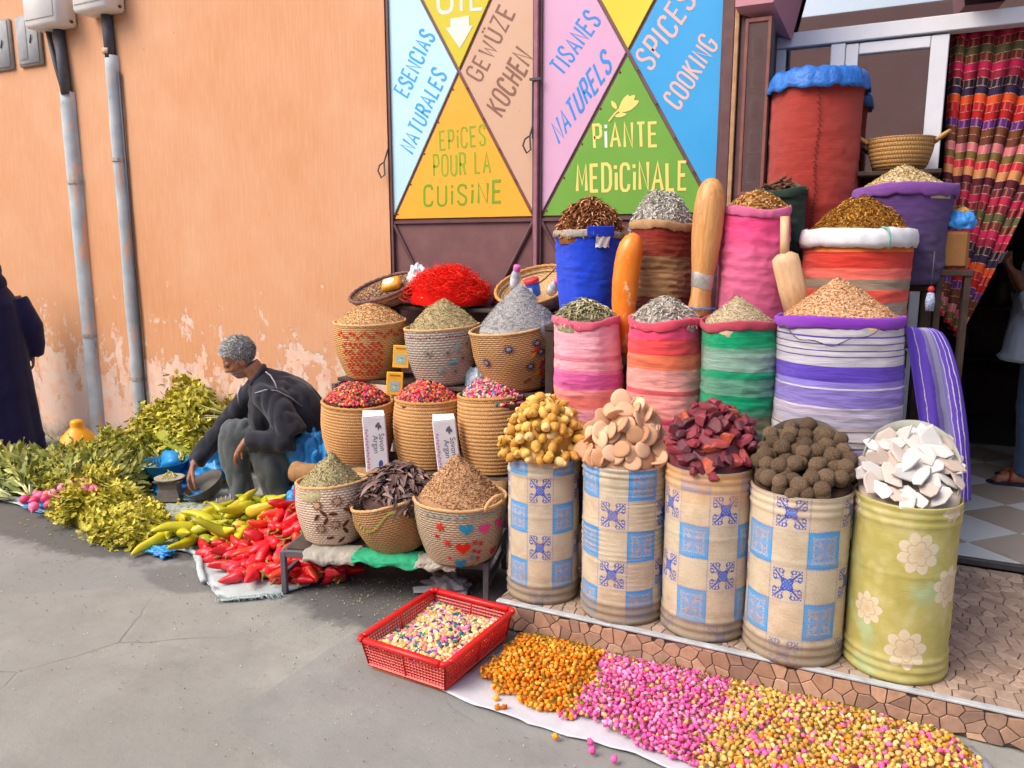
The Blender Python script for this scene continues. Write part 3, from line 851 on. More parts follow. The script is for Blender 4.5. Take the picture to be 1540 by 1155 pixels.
# ---- the dim shop behind
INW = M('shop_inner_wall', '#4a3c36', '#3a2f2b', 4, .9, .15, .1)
room = thing('shop_interior', 'dim shop room behind the curtain with dark shelves', 'room', (.3, 8.2, 0))
def rpart(name, mb, mat): o = mb.build(name, mat, room, False); o.location = (-.3, -8.2, 0); return o
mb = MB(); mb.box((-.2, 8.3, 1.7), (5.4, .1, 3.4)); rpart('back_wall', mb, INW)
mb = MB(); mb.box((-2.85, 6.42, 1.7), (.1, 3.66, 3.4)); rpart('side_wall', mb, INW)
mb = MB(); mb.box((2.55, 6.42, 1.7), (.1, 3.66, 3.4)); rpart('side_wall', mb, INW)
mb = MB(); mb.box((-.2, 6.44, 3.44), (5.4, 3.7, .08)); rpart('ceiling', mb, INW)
for z in (.7, 1.15, 1.6, 2.05):
    mb = MB(); mb.box((.2, 8.08, z), (2.6, .3, .03)); rpart('shelf', mb, M('shelf_wood_%d' % int(z * 100), '#3c2c22', '#2c2019', 10, .8))
for k in range(9):
    mb = MB(); x = -.8 + k * .24; mb.lathe([(0, 0), (.06, 0), (.065, .1), (.05, .2), (.055, .22), (0, .22)], 14); o = mb.build('shelf_jar', M('jar_%d' % k, random.choice(['#3c2f2a', '#4a3a30', '#2c2f35']), None, 10, .4), room); o.location = (x - .3, -.1, [.715, 1.165, 1.615][k % 3])

# ---- white shop front: transom, side light, door leaf, fanlight
t = NT('shop_glass')
lw = t.n('LayerWeight'); lw.inputs[0].default_value = .32
gl = t.n('BsdfGlossy'); gl.inputs['Roughness'].default_value = .015; gl.inputs[0].default_value = (.9, .9, .9, 1)
tr = t.n('BsdfTransparent'); tr.inputs[0].default_value = (.62, .66, .66, 1)
mx = t.n('MixShader'); t.set(mx.inputs[0], t.math('MULTIPLY_ADD', lw.outputs[0], .7, .42)); t.t.links.new(tr.outputs[0], mx.inputs[1]); t.t.links.new(gl.outputs[0], mx.inputs[2])
t.t.links.new(mx.outputs[0], t.out.inputs[0]); GLASS = t.m
FY = 4.55
sf = thing('glazed_facade', 'white framed shop front with glass door leaf and fanlight', 'shop front', (-.1, FY, FZ))
def fpart(name, mb, mat, parent=None): 
    o = mb.build(name, mat, parent or sf, False)
    if parent is None: o.location = (.1, -FY, -FZ)
    return o
def bar(x0, x1, z0, z1, d=.07, y=FY, name='frame_bar'):
    mb = MB(); mb.box(((x0 + x1) / 2, y + d / 2, (z0 + z1) / 2), (x1 - x0, d, z1 - z0), bev=.004); return fpart(name, mb, ALU)
bar(-.655, 1.72, 2.71, 2.785, .09, FY - .01, 'transom')
bar(-.655, -.60, FZ, 2.708)
bar(-.376, -.306, FZ, 2.708)
bar(-.598, -.378, .9, .96)
bar(1.66, 1.72, FZ, 2.708)
for a in ((-.303, -.243, FZ + .02, 2.70), (.085, .165, FZ + .02, 2.70)): bar(*a, .05, FY + .005, 'leaf_stile')
for a in ((-.241, .083, 2.645, 2.70), (-.241, .083, FZ + .02, FZ + .12), (-.241, .083, 1.0, 1.06)): bar(*a, .05, FY + .005, 'leaf_rail')
for a in ((-.598, -.378, FZ, 2.708), (-.241, .083, FZ + .1, 2.65)):
    mb = MB(); mb.box(((a[0] + a[1]) / 2, FY + .03, (a[2] + a[3]) / 2), (a[1] - a[0], .006, a[3] - a[2])); fpart('glass_pane', mb, GLASS)
mb = MB(); mb.box((.53, FY + .03, 3.12), (2.36, .006, .66)); fpart('fanlight_pane', mb, GLASS)
# pink corbels and reveal that frame the fanlight
PINK = M('pink_plaster', '#b8808a', '#c48e96', 5, .85, .2, .3)
mb = MB()
for x0, x1, dz in ((-.80, -.60, 2.84),):
    mb.add([(x0, 4.16, dz), (x1 - .02, 4.16, dz), (x1 + .16, 4.16, 3.6), (x0, 4.16, 3.6), (x0, 4.52, dz - .02), (x1 + .03, 4.52, dz - .1), (x1 + .22, 4.52, 3.6), (x0, 4.52, 3.6)], [[0, 1, 2, 3], [1, 5, 6, 2], [0, 4, 5, 1], [0, 3, 7, 4], [3, 2, 6, 7], [4, 7, 6, 5]])
o = mb.build('pink_corbel', PINK, None, False); tag(o, 'pink plaster corbel above the narrow glass case, left of the fanlight', 'corbel')
mb = MB()
mb.add([(.19, 4.2, 2.86), (.36, 4.2, 2.86), (.46, 4.2, 3.6), (.09, 4.2, 3.6), (.22, 4.52, 2.84), (.39, 4.52, 2.84), (.46, 4.52, 3.6), (.12, 4.52, 3.6)], [[0, 1, 2, 3], [1, 5, 6, 2], [0, 4, 5, 1], [0, 3, 7, 4], [4, 7, 6, 5]])
o = mb.build('pink_corbel', PINK, None, False); tag(o, 'pink plaster corbel hanging over the middle of the white transom', 'corbel')
# narrow glass case on the pier
vc = thing('glass_wall_case', 'narrow glazed wall case with reddish frame between door and red sack', 'display case', (-.70, 4.30, 1.95))
CASEW = M('case_wood', '#8c5a50', '#7a4a42', 18, .6, .3, .3)
for a in ((-.045, 0, 0), (.065, 0, 0)):
    mb = MB(); mb.box((a[0], -.09, .41), (.016, .016, .86), bev=.002); mb.build('case_post', CASEW, vc, False)
for z in (-.01, .83):
    mb = MB(); mb.box((.01, -.09, z), (.10, .016, .02), bev=.002); mb.build('case_rail', CASEW, vc, False)
mb = MB(); mb.box((.01, .0, .41), (.13, .008, .84)); mb.build('case_back', M('case_back', '#b8b4ac', '#8f9a98', 7, .7), vc, False)
mb = MB(); mb.box((.01, -.085, .41), (.095, .003, .82)); mb.build('case_glass', GLASS, vc, False)
mb = MB(); mb.box((.076, -.04, .41), (.004, .085, .84)); mb.build('case_side', DARK, vc, False)
for k, (z, c) in enumerate(((.05, '#c9c4ba'), (.2, '#7f90a8'), (.36, '#c8c0b0'), (.52, '#9aa8a4'), (.66, '#b9b0a4'))):
    mb = MB(); mb.box((.01, -.04, z - .005), (.10, .06, .006)); mb.build('case_shelf', ALU, vc, False)
    mb = MB(); mb.box((.0 + .01 * (k % 2), -.045, z + .05), (.05, .04, .09), bev=.01); mb.build('case_jar', M('case_jar_%d' % k, c, None, 10, .4), vc)
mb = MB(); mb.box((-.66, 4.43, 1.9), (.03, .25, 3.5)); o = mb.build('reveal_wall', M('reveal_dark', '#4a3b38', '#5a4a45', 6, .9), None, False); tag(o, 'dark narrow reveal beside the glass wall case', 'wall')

# ---- house across the street (seen only as a reflection in the glass)
opp = thing('opposite_house', 'pink house across the street, mirrored in the shop glass', 'building', (0, -8.0, 0))
mb = MB(); mb.box((0, -.5, 3.1), (40, 1, 6.2)); mb.build('wall', M('opposite_plaster', '#d8a494', '#e0b2a2', 2, .9), opp, False)
for x in (-9, -5, -1.2, 2.6, 6.4):
    mb = MB(); mb.box((x, .01, 2.9), (1.1, .04, 1.5)); w_ = mb.build('window', M('opposite_window_%d' % int(x * 10), '#3d444c', '#2f353c', 4, .4), opp, False)
    mb = MB(); mb.box((x, .05, 2.1), (1.3, .1, .08)); mb.build('sill', ALU, w_, False)

# ---- striped curtain pulled aside
cols = ['#b02a4a', '#7a2230', '#5f5a3c', '#74362c', '#c22a58', '#9a2840', '#2f2438', '#3a2a44', '#d8542a', '#b01e28', '#b02428', '#5c2a78', '#74422c', '#6b3a2e', '#c8707c', '#7a6038', '#c43040', '#c88a58', '#5a2430', '#6a2a36']
t = NT('curtain_stripes'); uv = t.coord('UV')
U_, V_, _ = t.sep(uv)
vv = t.math('ADD', V_, t.math('MULTIPLY_ADD', t.noise(t.mapping(uv, (40, 2, 1)), 1.5, 2), .006, -.003))
f = t.math('FRACT', t.math('MULTIPLY', vv, 1 / .82))
st = [(i / len(cols), lin(c)) for i, c in enumerate(cols)]
col = t.ramp(f, st, 'CONSTANT')
fr = t.math('FRACT', t.math('MULTIPLY', f, len(cols)))
edge = t.math('LESS_THAN', fr, .07)
dash = t.ramp(t.noise(t.mapping(uv, (70, 3, 1)), 2, 2), [(.45, 0), (.5, 1)])
col = t.mix(t.math('MULTIPLY', t.math('MULTIPLY', edge, dash), .8), col, lin('#d8c8a8'))
vb = t.math('GREATER_THAN', t.math('SINE', t.math('MULTIPLY', U_, 230)), .55)
rowsel = t.math('GREATER_THAN', t.math('SINE', t.math('MULTIPLY', t.math('FLOOR', t.math('MULTIPLY', f, len(cols))), 2.4)), .35)
col = t.mix(t.math('MULTIPLY', t.math('MULTIPLY', vb, rowsel), .2), col, lin('#e8b090'))
t.bump(t.noise(t.mapping(uv, (300, 300, 1)), 2, 2), .2, .001)
CURT = t.fin(col, .85, .2)
mb = MB(); nu, nv = 150, 60; V = []; uvs = []
for j in range(nv + 1):
    f_ = j / nv; z = 2.73 - 1.46 * f_
    xl = .17 + .03 * f_ + .03 * f_ ** 3; xr = .78 - .06 * f_ - .38 * f_ ** 1.35
    for i in range(nu + 1):
        u = i / nu; wd_ = (xr - xl)
        amp = .030 * (.55 + .45 * f_) 
        ph = u * 2 * PI * 9 + 1.6 * math.sin(u * 5) + .9 * f_ * math.sin(u * 9 + 1)
        x = xl + wd_ * u + .010 * math.cos(ph * 1.0) * (.6 + f_)
        y = 4.66 + amp * math.sin(ph) + .012 * math.sin(ph * .37 + 2) + .02 * f_ * math.sin(u * 3)
        V.append((x, y, z - .05 * f_ * (u - .5) * 2 * 1.5 + .008 * math.sin(ph * .5)))
F = []
for j in range(nv):
    for i in range(nu):
        a = j * (nu + 1) + i; F.append([a, a + nu + 1, a + nu + 2, a + 1])
        uvs.append([(i / nu, 1.5 * j / nv), (i / nu, 1.5 * (j + 1) / nv), ((i + 1) / nu, 1.5 * (j + 1) / nv), ((i + 1) / nu, 1.5 * j / nv)])
mb.add(V, F, 0, uvs)
cu = mb.build('curtain', CURT); sm = cu.modifiers.new('thick', 'SOLIDIFY'); sm.thickness = .003
tag(cu, 'colourful striped woven curtain gathered beside the white glass door', 'curtain')
mb = MB(); mb.tube([(.1, 4.68, 2.735), (1.7, 4.68, 2.735)], .012, 10); tag(mb.build('curtain_rod', DARK), 'thin dark curtain rod under the white transom', 'rod')

# ================================================================== TIN DRUMS ON THE STEP
SC.cycles.max_bounces = 5; SC.cycles.diffuse_bounces = 3; SC.cycles.glossy_bounces = 3; SC.cycles.transparent_max_bounces = 8
SC.cycles.caustics_reflective = False; SC.cycles.caustics_refractive = False
def wallpaper(name, nc, cell, ou, ov, warm=0.0):
    t = NT(name); uv = t.coord('UV'); U, V, _ = t.sep(uv)
    wob = t.noise(t.mapping(uv, (6, 4, 1)), 1.5, 2)
    cu = t.math('MULTIPLY_ADD', U, nc, ou); cv = t.math('ADD', t.math('DIVIDE', V, cell), t.math('MULTIPLY_ADD', wob, .1, ov))
    iu, iv = t.math('FLOOR', cu), t.math('FLOOR', cv)
    pu, pv = t.math('ABSOLUTE', t.math('SUBTRACT', t.math('FRACT', cu), .5)), t.math('ABSOLUTE', t.math('SUBTRACT', t.math('FRACT', cv), .5))
    mx, mn = t.math('MAXIMUM', pu, pv), t.math('MINIMUM', pu, pv)
    par = t.math('MODULO', t.math('ADD', t.math('ADD', iu, iv), 40), 2.0)
    odd = t.math('GREATER_THAN', par, .5)
    ueven = t.math('LESS_THAN', t.math('MODULO', t.math('ADD', iu, 40), 2.0), .5)
    q = t.comb(mx, mn, 0)
    orn = t.math('GREATER_THAN', t.noise(t.mapping(q, (1, 1, 1), (3.7, 1.2, .4)), 19, 2, .5), .49)
    dam = t.noise(t.mapping(q, (1, 1, 1), (8.7, 4.2, 2)), 16, 2, .5)
    plain = t.ramp(dam, [(.4, lin('#c4b79c')), (.55, lin('#cfc3aa')), (.7, lin('#bcb098'))])
    # alternating warm and grey-green plain cells
    plain = t.mix(t.math('MULTIPLY', t.math('GREATER_THAN', t.math('SINE', t.math('MULTIPLY', iv, 2.1)), .2), .3), plain, lin('#dcc0a0'))
    pat2 = t.math('GREATER_THAN', t.noise(t.mapping(q, (1, 1, 1), (1.3, 6.1, 5)), 20, 2, .5), .5)
    blue = t.mix(t.math('MULTIPLY', pat2, t.math('LESS_THAN', mx, .38)), lin('#4fa2dc'), t.ramp(dam, [(.45, lin('#d0a58a')), (.6, lin('#8fa6c8'))]))
    blue = t.mix(t.math('MULTIPLY', t.math('LESS_THAN', mn, .05), t.math('LESS_THAN', mx, .3)), blue, lin('#7d9fce'))
    notch = t.math('SUBTRACT', 1.0, t.math('MULTIPLY', t.math('LESS_THAN', mn, .085), t.math('GREATER_THAN', mx, .17)))
    diag = t.math('MULTIPLY', t.math('LESS_THAN', t.math('SUBTRACT', mx, mn), .035), t.math('LESS_THAN', mx, .36))
    orn = t.math('MAXIMUM', t.math('MULTIPLY', orn, notch), diag)
    inside = t.math('MULTIPLY', orn, t.math('LESS_THAN', mx, .42))
    ornc = t.mix(inside, plain, lin('#3f58b4'))
    core = t.math('LESS_THAN', t.math('ADD', t.math('MULTIPLY', mx, .6), mn), .07)
    ornc = t.mix(core, ornc, lin('#4f74cc'))
    pat = t.mix(ueven, ornc, blue)
    col = t.mix(odd, plain, pat)
    along = t.math('SINE', t.math('MULTIPLY', mn, 120))
    bord = t.math('MULTIPLY', t.math('GREATER_THAN', mx, .468), t.math('GREATER_THAN', along, -.1))
    linesel = t.math('GREATER_THAN', t.math('MODULO', t.math('ADD', iu, t.math('ADD', 41, t.math('MULTIPLY', iv, 0))), 2.0), .5)
    col = t.mix(t.math('MULTIPLY', t.math('MULTIPLY', bord, t.math('ADD', t.math('MULTIPLY', linesel, .6), .25)), .9), col, lin('#4a6cc0'))
    dirt = t.noise(t.mapping(uv, (5, 5, 1)), 2.2, 7, .7)
    col = t.mix(t.ramp(dirt, [(.45, 0), (.75, .6)]), col, lin('#a58d70'))
    if warm: col = t.mix(t.math('MULTIPLY', t.ramp(t.math('ADD', V, t.math('MULTIPLY', dirt, .15)), [(.62, 0), (.75, 1)]), warm), col, lin('#d0954f'))
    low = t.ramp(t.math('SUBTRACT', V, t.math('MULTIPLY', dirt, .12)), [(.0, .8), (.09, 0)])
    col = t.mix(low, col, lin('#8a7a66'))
    t.bump(t.math('ADD', t.noise(t.mapping(uv, (14, 60, 1)), 2, 4), t.math('MULTIPLY', dam, .15)), .35, .004)
    return t.fin(col, .62, .35)
def floral(name):
    t = NT(name); uv = t.coord('UV'); U, V, _ = t.sep(uv)
    X = t.math('MULTIPLY', U, 1.21)
    p = t.comb(X, V, 0)
    nz = t.noise(p, 9, 5, .6)
    col = t.ramp(nz, [(.3, lin('#aaa258')), (.5, lin('#b8b06a')), (.7, lin('#c4bd88'))])
    col = t.mix(t.math('MULTIPLY', t.ramp(t.noise(t.mapping(p, (1, 1, 1), (3, 9, 1)), 6.5, 5, .6), [(.53, 0), (.66, 1)]), .55), col, lin('#9fc4a0'))
    vn = t.vor(p, 26, 'SMOOTH_F1')
    col = t.mix(t.ramp(vn, [(.25, .0), (.5, .22)]), col, lin('#968c34'))
    for (fx, fv, rr, ph) in ((.655, .50, .078, .3), (.485, .26, .062, 1.2), (.64, .14, .078, .9), (.80, .37, .078, 2.2), (.36, .62, .055, 1.9), (.78, .66, .05, .2), (.25, .35, .06, .6), (.93, .2, .06, 1.0)):
        dx = t.math('SUBTRACT', X, fx); dy = t.math('SUBTRACT', V, fv)
        d = t.math('SQRT', t.math('ADD', t.math('MULTIPLY', dx, dx), t.math('MULTIPLY', dy, dy)))
        a = t.math('ARCTAN2', dy, dx)
        pet = t.math('ABSOLUTE', t.math('SINE', t.math('MULTIPLY_ADD', a, 4.0, ph)))
        pet2 = t.math('ABSOLUTE', t.math('SINE', t.math('MULTIPLY_ADD', a, 2.5, ph + 1)))
        edge = t.math('MULTIPLY_ADD', pet, rr * .28, rr * .72)
        inside = t.math('LESS_THAN', d, edge)
        fcol = t.ramp(t.math('DIVIDE', d, edge), [(.0, lin('#c9ae86')), (.35, lin('#d0bfa2')), (.9, lin('#d6c8b0'))])
        vein = t.math('LESS_THAN', t.math('ABSOLUTE', t.math('SUBTRACT', d, t.math('MULTIPLY_ADD', pet2, rr * .2, rr * .38))), rr * .04)
        rad = t.math('MULTIPLY', t.math('LESS_THAN', pet, .16), t.math('GREATER_THAN', d, rr * .5))
        fcol = t.mix(t.math('MAXIMUM', t.math('MULTIPLY', vein, .6), t.math('MULTIPLY', rad, .5)), fcol, lin('#b39a72'))
        col = t.mix(t.math('MULTIPLY', inside, .92), col, fcol)
    dirt = t.noise(p, 4, 7, .7)
    col = t.mix(t.ramp(dirt, [(.55, 0), (.8, .45)]), col, lin('#8f7f40'))
    t.bump(t.noise(t.mapping(uv, (14, 60, 1)), 2, 4), .3, .004)
    return t.fin(col, .55, .4)
TIN = M('old_tin', '#8d8878', '#6e6a5e', 16, .5, .45, .3, .003, metal=.3)
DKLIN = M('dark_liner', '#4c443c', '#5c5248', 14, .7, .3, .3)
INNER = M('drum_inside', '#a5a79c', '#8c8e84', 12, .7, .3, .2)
def drum(label, cx, cy, r, zfront, slant, mat, wrink=0.0, seed=0, zb=.125, linmat=None):
    d = thing('tin_drum', label, 'drum', (cx, cy, zb), group='papered tin drums on the step')
    L = math.hypot(cx, cy); dx, dy = cx / L, cy / L
    H = zfront - zb
    prof = []
    nz = 84
    for i in range(nz + 1):
        z = H * i / nz; q = r
        for zc, w, a in ((.018, .010, .007), (.052, .009, .007), (.084, .009, .006), (H - .062, .009, .005), (H - .032, .009, .006), (H - .004, .008, .007), (H * .62, .006, .002)):
            q += a * math.exp(-((z - zc) / w) ** 2)
        prof.append((q, z))
    def disp(rr, th, z):
        w = max(0, (z / H - .62) / .38); w = w * w * (3 - 2 * w)
        k = rr + .0025 * ns(math.cos(th) * 2 + seed, math.sin(th) * 2, z * 7) 
        if wrink:
            g = max(0, ns(math.cos(th) * 1.3, math.sin(th) * 1.3, z * 5 + seed) + .45) * (1 if z > H * .38 else .25)
            k += wrink * g * math.sin(z * 2 * PI / .021 + 2.5 * ns(math.cos(th) * 2, math.sin(th) * 2, z * 4 + 9))
        x, y = k * math.cos(th), k * math.sin(th)
        return x, y, z
    mb = MB(); mb.lathe(prof, 72, disp, 0, True); mb.build('drum_body', mat, d)
    mb = MB(); ip = [(r - .006, H - .001), (r - .008, H * .6), (0.001, H * .59)]
    mb.lathe(ip, 48, disp); mb.build('inner_lining', INNER, d)
    mb = MB(); ring = []
    V = []
    n = 72
    for k in range(n):
        th = 2 * PI * k / n; c_ = disp(r, th, H)
        for m_ in range(8):
            a = 2 * PI * m_ / 8; V.append((c_[0] + .005 * math.cos(a) * math.cos(th), c_[1] + .005 * math.cos(a) * math.sin(th), c_[2] + .004 * math.sin(a)))
    mb.add(V, [[k * 8 + m_, ((k + 1) % n) * 8 + m_, ((k + 1) % n) * 8 + (m_ + 1) % 8, k * 8 + (m_ + 1) % 8] for k in range(n) for m_ in range(8)]); mb.build('rim', mat, d)
    if slant:
        mb = MB(); V = []; n = 40; a0 = math.atan2(dy, dx)
        for j in range(9):
            for k in range(n + 1):
                q = -1.85 + 3.7 * k / n; th = a0 + q; top = (slant + .035) * max(0, math.cos(q * .80)) ** .75; f = j / 8
                rr = r - .010 - .004 * f + .003 * ns(math.cos(th) * 3, math.sin(th) * 3, seed); V.append((rr * math.cos(th), rr * math.sin(th), H - .06 + (top + .06) * f))
        mb.add(V, [[j * (n + 1) + k, j * (n + 1) + k + 1, (j + 1) * (n + 1) + k + 1, (j + 1) * (n + 1) + k] for j in range(8) for k in range(n)])
        o = mb.build('back_liner', linmat or TIN, d); sm = o.modifiers.new('t', 'SOLIDIFY'); sm.thickness = .004
    return dict(c=(cx, cy), r=r, zc=zb + H + slant * .5, slant=slant, d=(dx, dy), o=d)
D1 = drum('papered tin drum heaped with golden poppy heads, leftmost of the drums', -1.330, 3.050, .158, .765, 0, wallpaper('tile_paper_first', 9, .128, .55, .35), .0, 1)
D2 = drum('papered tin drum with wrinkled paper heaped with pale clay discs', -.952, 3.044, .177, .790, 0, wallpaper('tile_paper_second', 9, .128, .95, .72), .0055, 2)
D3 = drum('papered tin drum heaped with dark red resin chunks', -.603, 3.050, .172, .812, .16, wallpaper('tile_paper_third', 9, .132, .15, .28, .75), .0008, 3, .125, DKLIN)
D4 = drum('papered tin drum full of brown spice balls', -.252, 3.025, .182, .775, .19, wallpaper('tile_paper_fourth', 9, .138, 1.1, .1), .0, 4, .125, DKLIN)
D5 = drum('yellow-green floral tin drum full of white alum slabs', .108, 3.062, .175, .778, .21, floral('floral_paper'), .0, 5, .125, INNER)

def pack(n, rad, mind, seed, sq=1.0):
    rg = random.Random(seed); P = []
    tries = 0
    while len(P) < n and tries < n * 400:
        tries += 1
        a = rg.uniform(0, 2 * PI); q = rad * math.sqrt(rg.random()); x, y = q * math.cos(a), q * math.sin(a)
        if all((x - p[0]) ** 2 + (y - p[1]) ** 2 > mind * mind for p in P): P.append((x, y))
    return P
def dome_z(D, x, y, h, power=2.0, rr=None):
    q = min(1, math.hypot(x, y) / (rr or D['r']))
    return D['zc'] + D['slant'] * .5 * (x * D['d'][0] + y * D['d'][1]) / D['r'] + h * (1 - q ** power)
def filling(D, h, mat, power=2.0, drop=.035, rr=None):
    mb = MB(); n = 40; V = [(0, 0, 0)]; F = []
    r0 = min(rr or D['r'], D['r'] - .008)
    for i in range(1, 11):
        for k in range(n):
            a = 2 * PI * k / n; x, y = r0 * i / 10 * math.cos(a), r0 * i / 10 * math.sin(a); V.append((x, y, 0))
    V = [(x, y, dome_z(D, x, y, h, power, rr) - D['o'].location.z - drop + .008 * ns(x * 30, y * 30, 1)) for x, y, _ in V]
    F = [[0, 1 + k, 1 + (k + 1) % n] for k in range(n)] + [[1 + i * n + k, 1 + (i + 1) * n + k, 1 + (i + 1) * n + (k + 1) % n, 1 + i * n + (k + 1) % n] for i in range(9) for k in range(n)]
    V += [(v[0], v[1], D['zc'] - D['o'].location.z - D['slant'] * .5 - .06) for v in V[1 + 9 * n:1 + 10 * n]]; F += [[1 + 9 * n + k, 1 + 10 * n + k, 1 + 10 * n + (k + 1) % n, 1 + 9 * n + (k + 1) % n] for k in range(n)]
    mb.add(V, F); o = mb.build('filling', mat, D['o']); o['kind'] = 'stuff'
def rockmesh(name, mat, seed, sx=1, sy=.7, sz=.6, facets=11, rough=.0):
    """angular chunk: a sphere cut by random planes"""
    rg = random.Random(seed); b = MB(); b.ell((0, 0, 0), (1, 1, 1), n=16, m=10); V = b.V[0].copy()
    for _ in range(facets):
        v = Vector((rg.gauss(0, 1), rg.gauss(0, 1), rg.gauss(0, 1))).normalized(); d = rg.uniform(.42, .75)
        dd = V @ np.array(v); V = V - np.maximum(0, dd - d)[:, None] * np.array(v)
    V = V * np.array([sx, sy, sz])
    if rough: V += np.array([[rough * ns(p[0] * 5 + seed, p[1] * 5, p[2] * 5)] * 3 for p in V])
    m_ = MB(); m_.add(V, b.F); me = m_.mesh(name, [mat], True)
    for p in me.polygons: p.use_smooth = False
    return me
# --- poppy heads
POD = Mvar('poppy_head', ['#c89a48', '#ba883c', '#d2aa5c', '#ac7c36', '#c49244', '#dcbc7c'], .75, .25, 60, .5)
def podmesh(seed):
    rg = random.Random(seed); mb = MB(); n = 14
    def dp(r, th, z): 
        k = 1 + .07 * math.cos(th * 7) * (1 if 0 < z < .9 else 0)
        return r * k * math.cos(th), r * k * math.sin(th), z
    h = rg.uniform(1.1, 1.6)
    mb.lathe([(.09, -1.1), (.08, -.2), (.3, -.08), (.62, .2), (.72, .55 * h), (.5, .95 * h), (.24, 1.08 * h), (.34, 1.14 * h), (.3, 1.18 * h), (.05, 1.2 * h)], n, dp, 0, True, True)
    return mb.mesh('poppy_head', [POD])
PODS = [podmesh(i) for i in range(4)]
filling(D1, .25, M('pod_filling', '#b48840', '#96702e', 40, .9), 2.6, .028, .19)
P = [(x, y, 0) for x, y in pack(190, .183, .0245, 5)] + [(x, y, -.02) for x, y in pack(120, .175, .030, 6)]
for i, (x, y, dz_) in enumerate(P):
    z = dome_z(D1, x, y, .25, 2.6, .19) - .012 + dz_ + random.uniform(-.008, .012)
    q = math.hypot(x, y) / .19
    s_ = random.uniform(.024, .032)
    out = Vector((x, y, 0)).normalized() if q > .05 else Vector((1, 0, 0))
    dirv = (out * (q * .6 + random.uniform(-.8, .8)) + Vector((random.uniform(-1, 1), random.uniform(-1, 1), random.uniform(-.9, .6))))
    o = obj('poppy_head', random.choice(PODS), None, (D1['c'][0] + x, D1['c'][1] + y, z), dirv.to_track_quat('Z', 'Y').to_euler(), s_)
    tag(o, 'dried golden poppy head in the leftmost drum', 'poppy head', 'poppy heads in the leftmost drum')
# --- clay discs
CLAY = Mvar('clay_disc', ['#cba080', '#c09474', '#d4ac8c', '#b98a68', '#cfa686'], .9, .15, 90, .4)
def discmesh(seed):
    rg = random.Random(seed); mb = MB()
    def dp(r, th, z):
        k = 1 + .04 * math.cos(th * 3 + seed) + .025 * math.cos(2 * th)
        return r * k * math.cos(th), r * k * math.sin(th), z + .03 * ns(r * 3 * math.cos(th), r * 3 * math.sin(th), seed)
    p = [(.001, .20), (.5, .19), (.86, .14), (1.0, .03), (.97, -.05), (.7, -.13), (.32, -.2)]
    p += [(.24, -.38), (.27, -.52), (.3, -.62), (.15, -.66), (.001, -.67)] if seed % 3 == 0 else [(.001, -.2)]
    mb.lathe(p, 22, dp)
    return mb.mesh('clay_disc', [CLAY])
DISCS = [discmesh(i) for i in range(6)]
filling(D2, .25, CLAY, 1.9, .05, .19)
P = [(x, y, 0) for x, y in pack(100, .180, .036, 8)] + [(x, y, -.024) for x, y in pack(60, .17, .042, 9)]
for i, (x, y, dz_) in enumerate(P):
    z = dome_z(D2, x, y, .25, 1.9, .19) + dz_ + random.uniform(-.012, .014)
    q = math.hypot(x, y) / .19
    n_ = Vector((x, y, 0)) * (5 * q) + Vector((random.uniform(-1, 1), random.uniform(-1.2, .5), random.uniform(.2, .8)))
    o = obj('clay_disc', random.choice(DISCS), None, (D2['c'][0] + x, D2['c'][1] + y, z), n_.to_track_quat('Z', 'Y').to_euler(), random.uniform(.036, .045))
    tag(o, 'pale round clay disc piled in the second drum from the left', 'clay disc', 'clay discs in the second drum')
# --- dark red resin chunks
RESIN = Mvar('red_resin', ['#742a34', '#82303c', '#602830', '#8e3a38', '#702c38', '#a04c36', '#582c36'], .5, .45, 45, .5)
ROCKS = [rockmesh('resin_chunk', RESIN, i, 1, random.uniform(.62, .8), random.uniform(.5, .7)) for i in range(7)]
filling(D3, .17, RESIN, 2.2, .05)
P = [(x, y, 0) for x, y in pack(110, .162, .034, 12)] + [(x, y, -.026) for x, y in pack(70, .160, .040, 13)]
for i, (x, y, dz_) in enumerate(P):
    z = dome_z(D3, x, y, .12, 2.2) + dz_ + random.uniform(-.012, .014)
    o = obj('resin_chunk', random.choice(ROCKS), None, (D3['c'][0] + x, D3['c'][1] + y, z), (random.uniform(-.7, .7), random.uniform(-.7, .7), random.uniform(0, 6.3)), [random.uniform(.045, .062), random.uniform(.040, .054), random.uniform(.038, .052)])
    tag(o, 'dark red resin chunk piled in the middle drum', 'resin', 'red resin chunks in the middle drum')
# --- brown spice balls
t = NT('brown_ball'); co = t.coord(); ob = t.n('ObjectInfo').outputs['Random']
nz = t.noise(co, 12, 4, .7)
col = t.ramp(nz, [(.3, lin('#5c4636')), (.46, lin('#846a54')), (.58, lin('#ac9276')), (.7, lin('#d4c2a4'))])
hs = t.n('HueSaturation'); t.set(hs.inputs['Color'], col); t.set(hs.inputs['Value'], t.math('MULTIPLY_ADD', ob, .6, .75))
t.bump(nz, .8, .08); BALL = t.fin(hs.outputs[0], .9, .15)
def ballmesh(seed):
    b = MB(); b.ell((0, 0, 0), (1, 1, .95), n=18, m=12); V = b.V[0]
    V = V * (1 + .07 * nsv(V, 1.5, seed) + .05 * nsv(V, 6, seed))[:, None]
    m_ = MB(); m_.add(V, b.F); return m_.mesh('spice_ball', [BALL])
BALLS = [ballmesh(i * 3.3) for i in range(4)]
filling(D4, .02, M('ball_filling', '#4a3628', '#3a2a20', 40, .9), 2, .05)
P = [(x, y, 0.0) for x, y in pack(70, .162, .0475, 21)] + [(x, y, -.026) for x, y in pack(70, .164, .044, 22)]
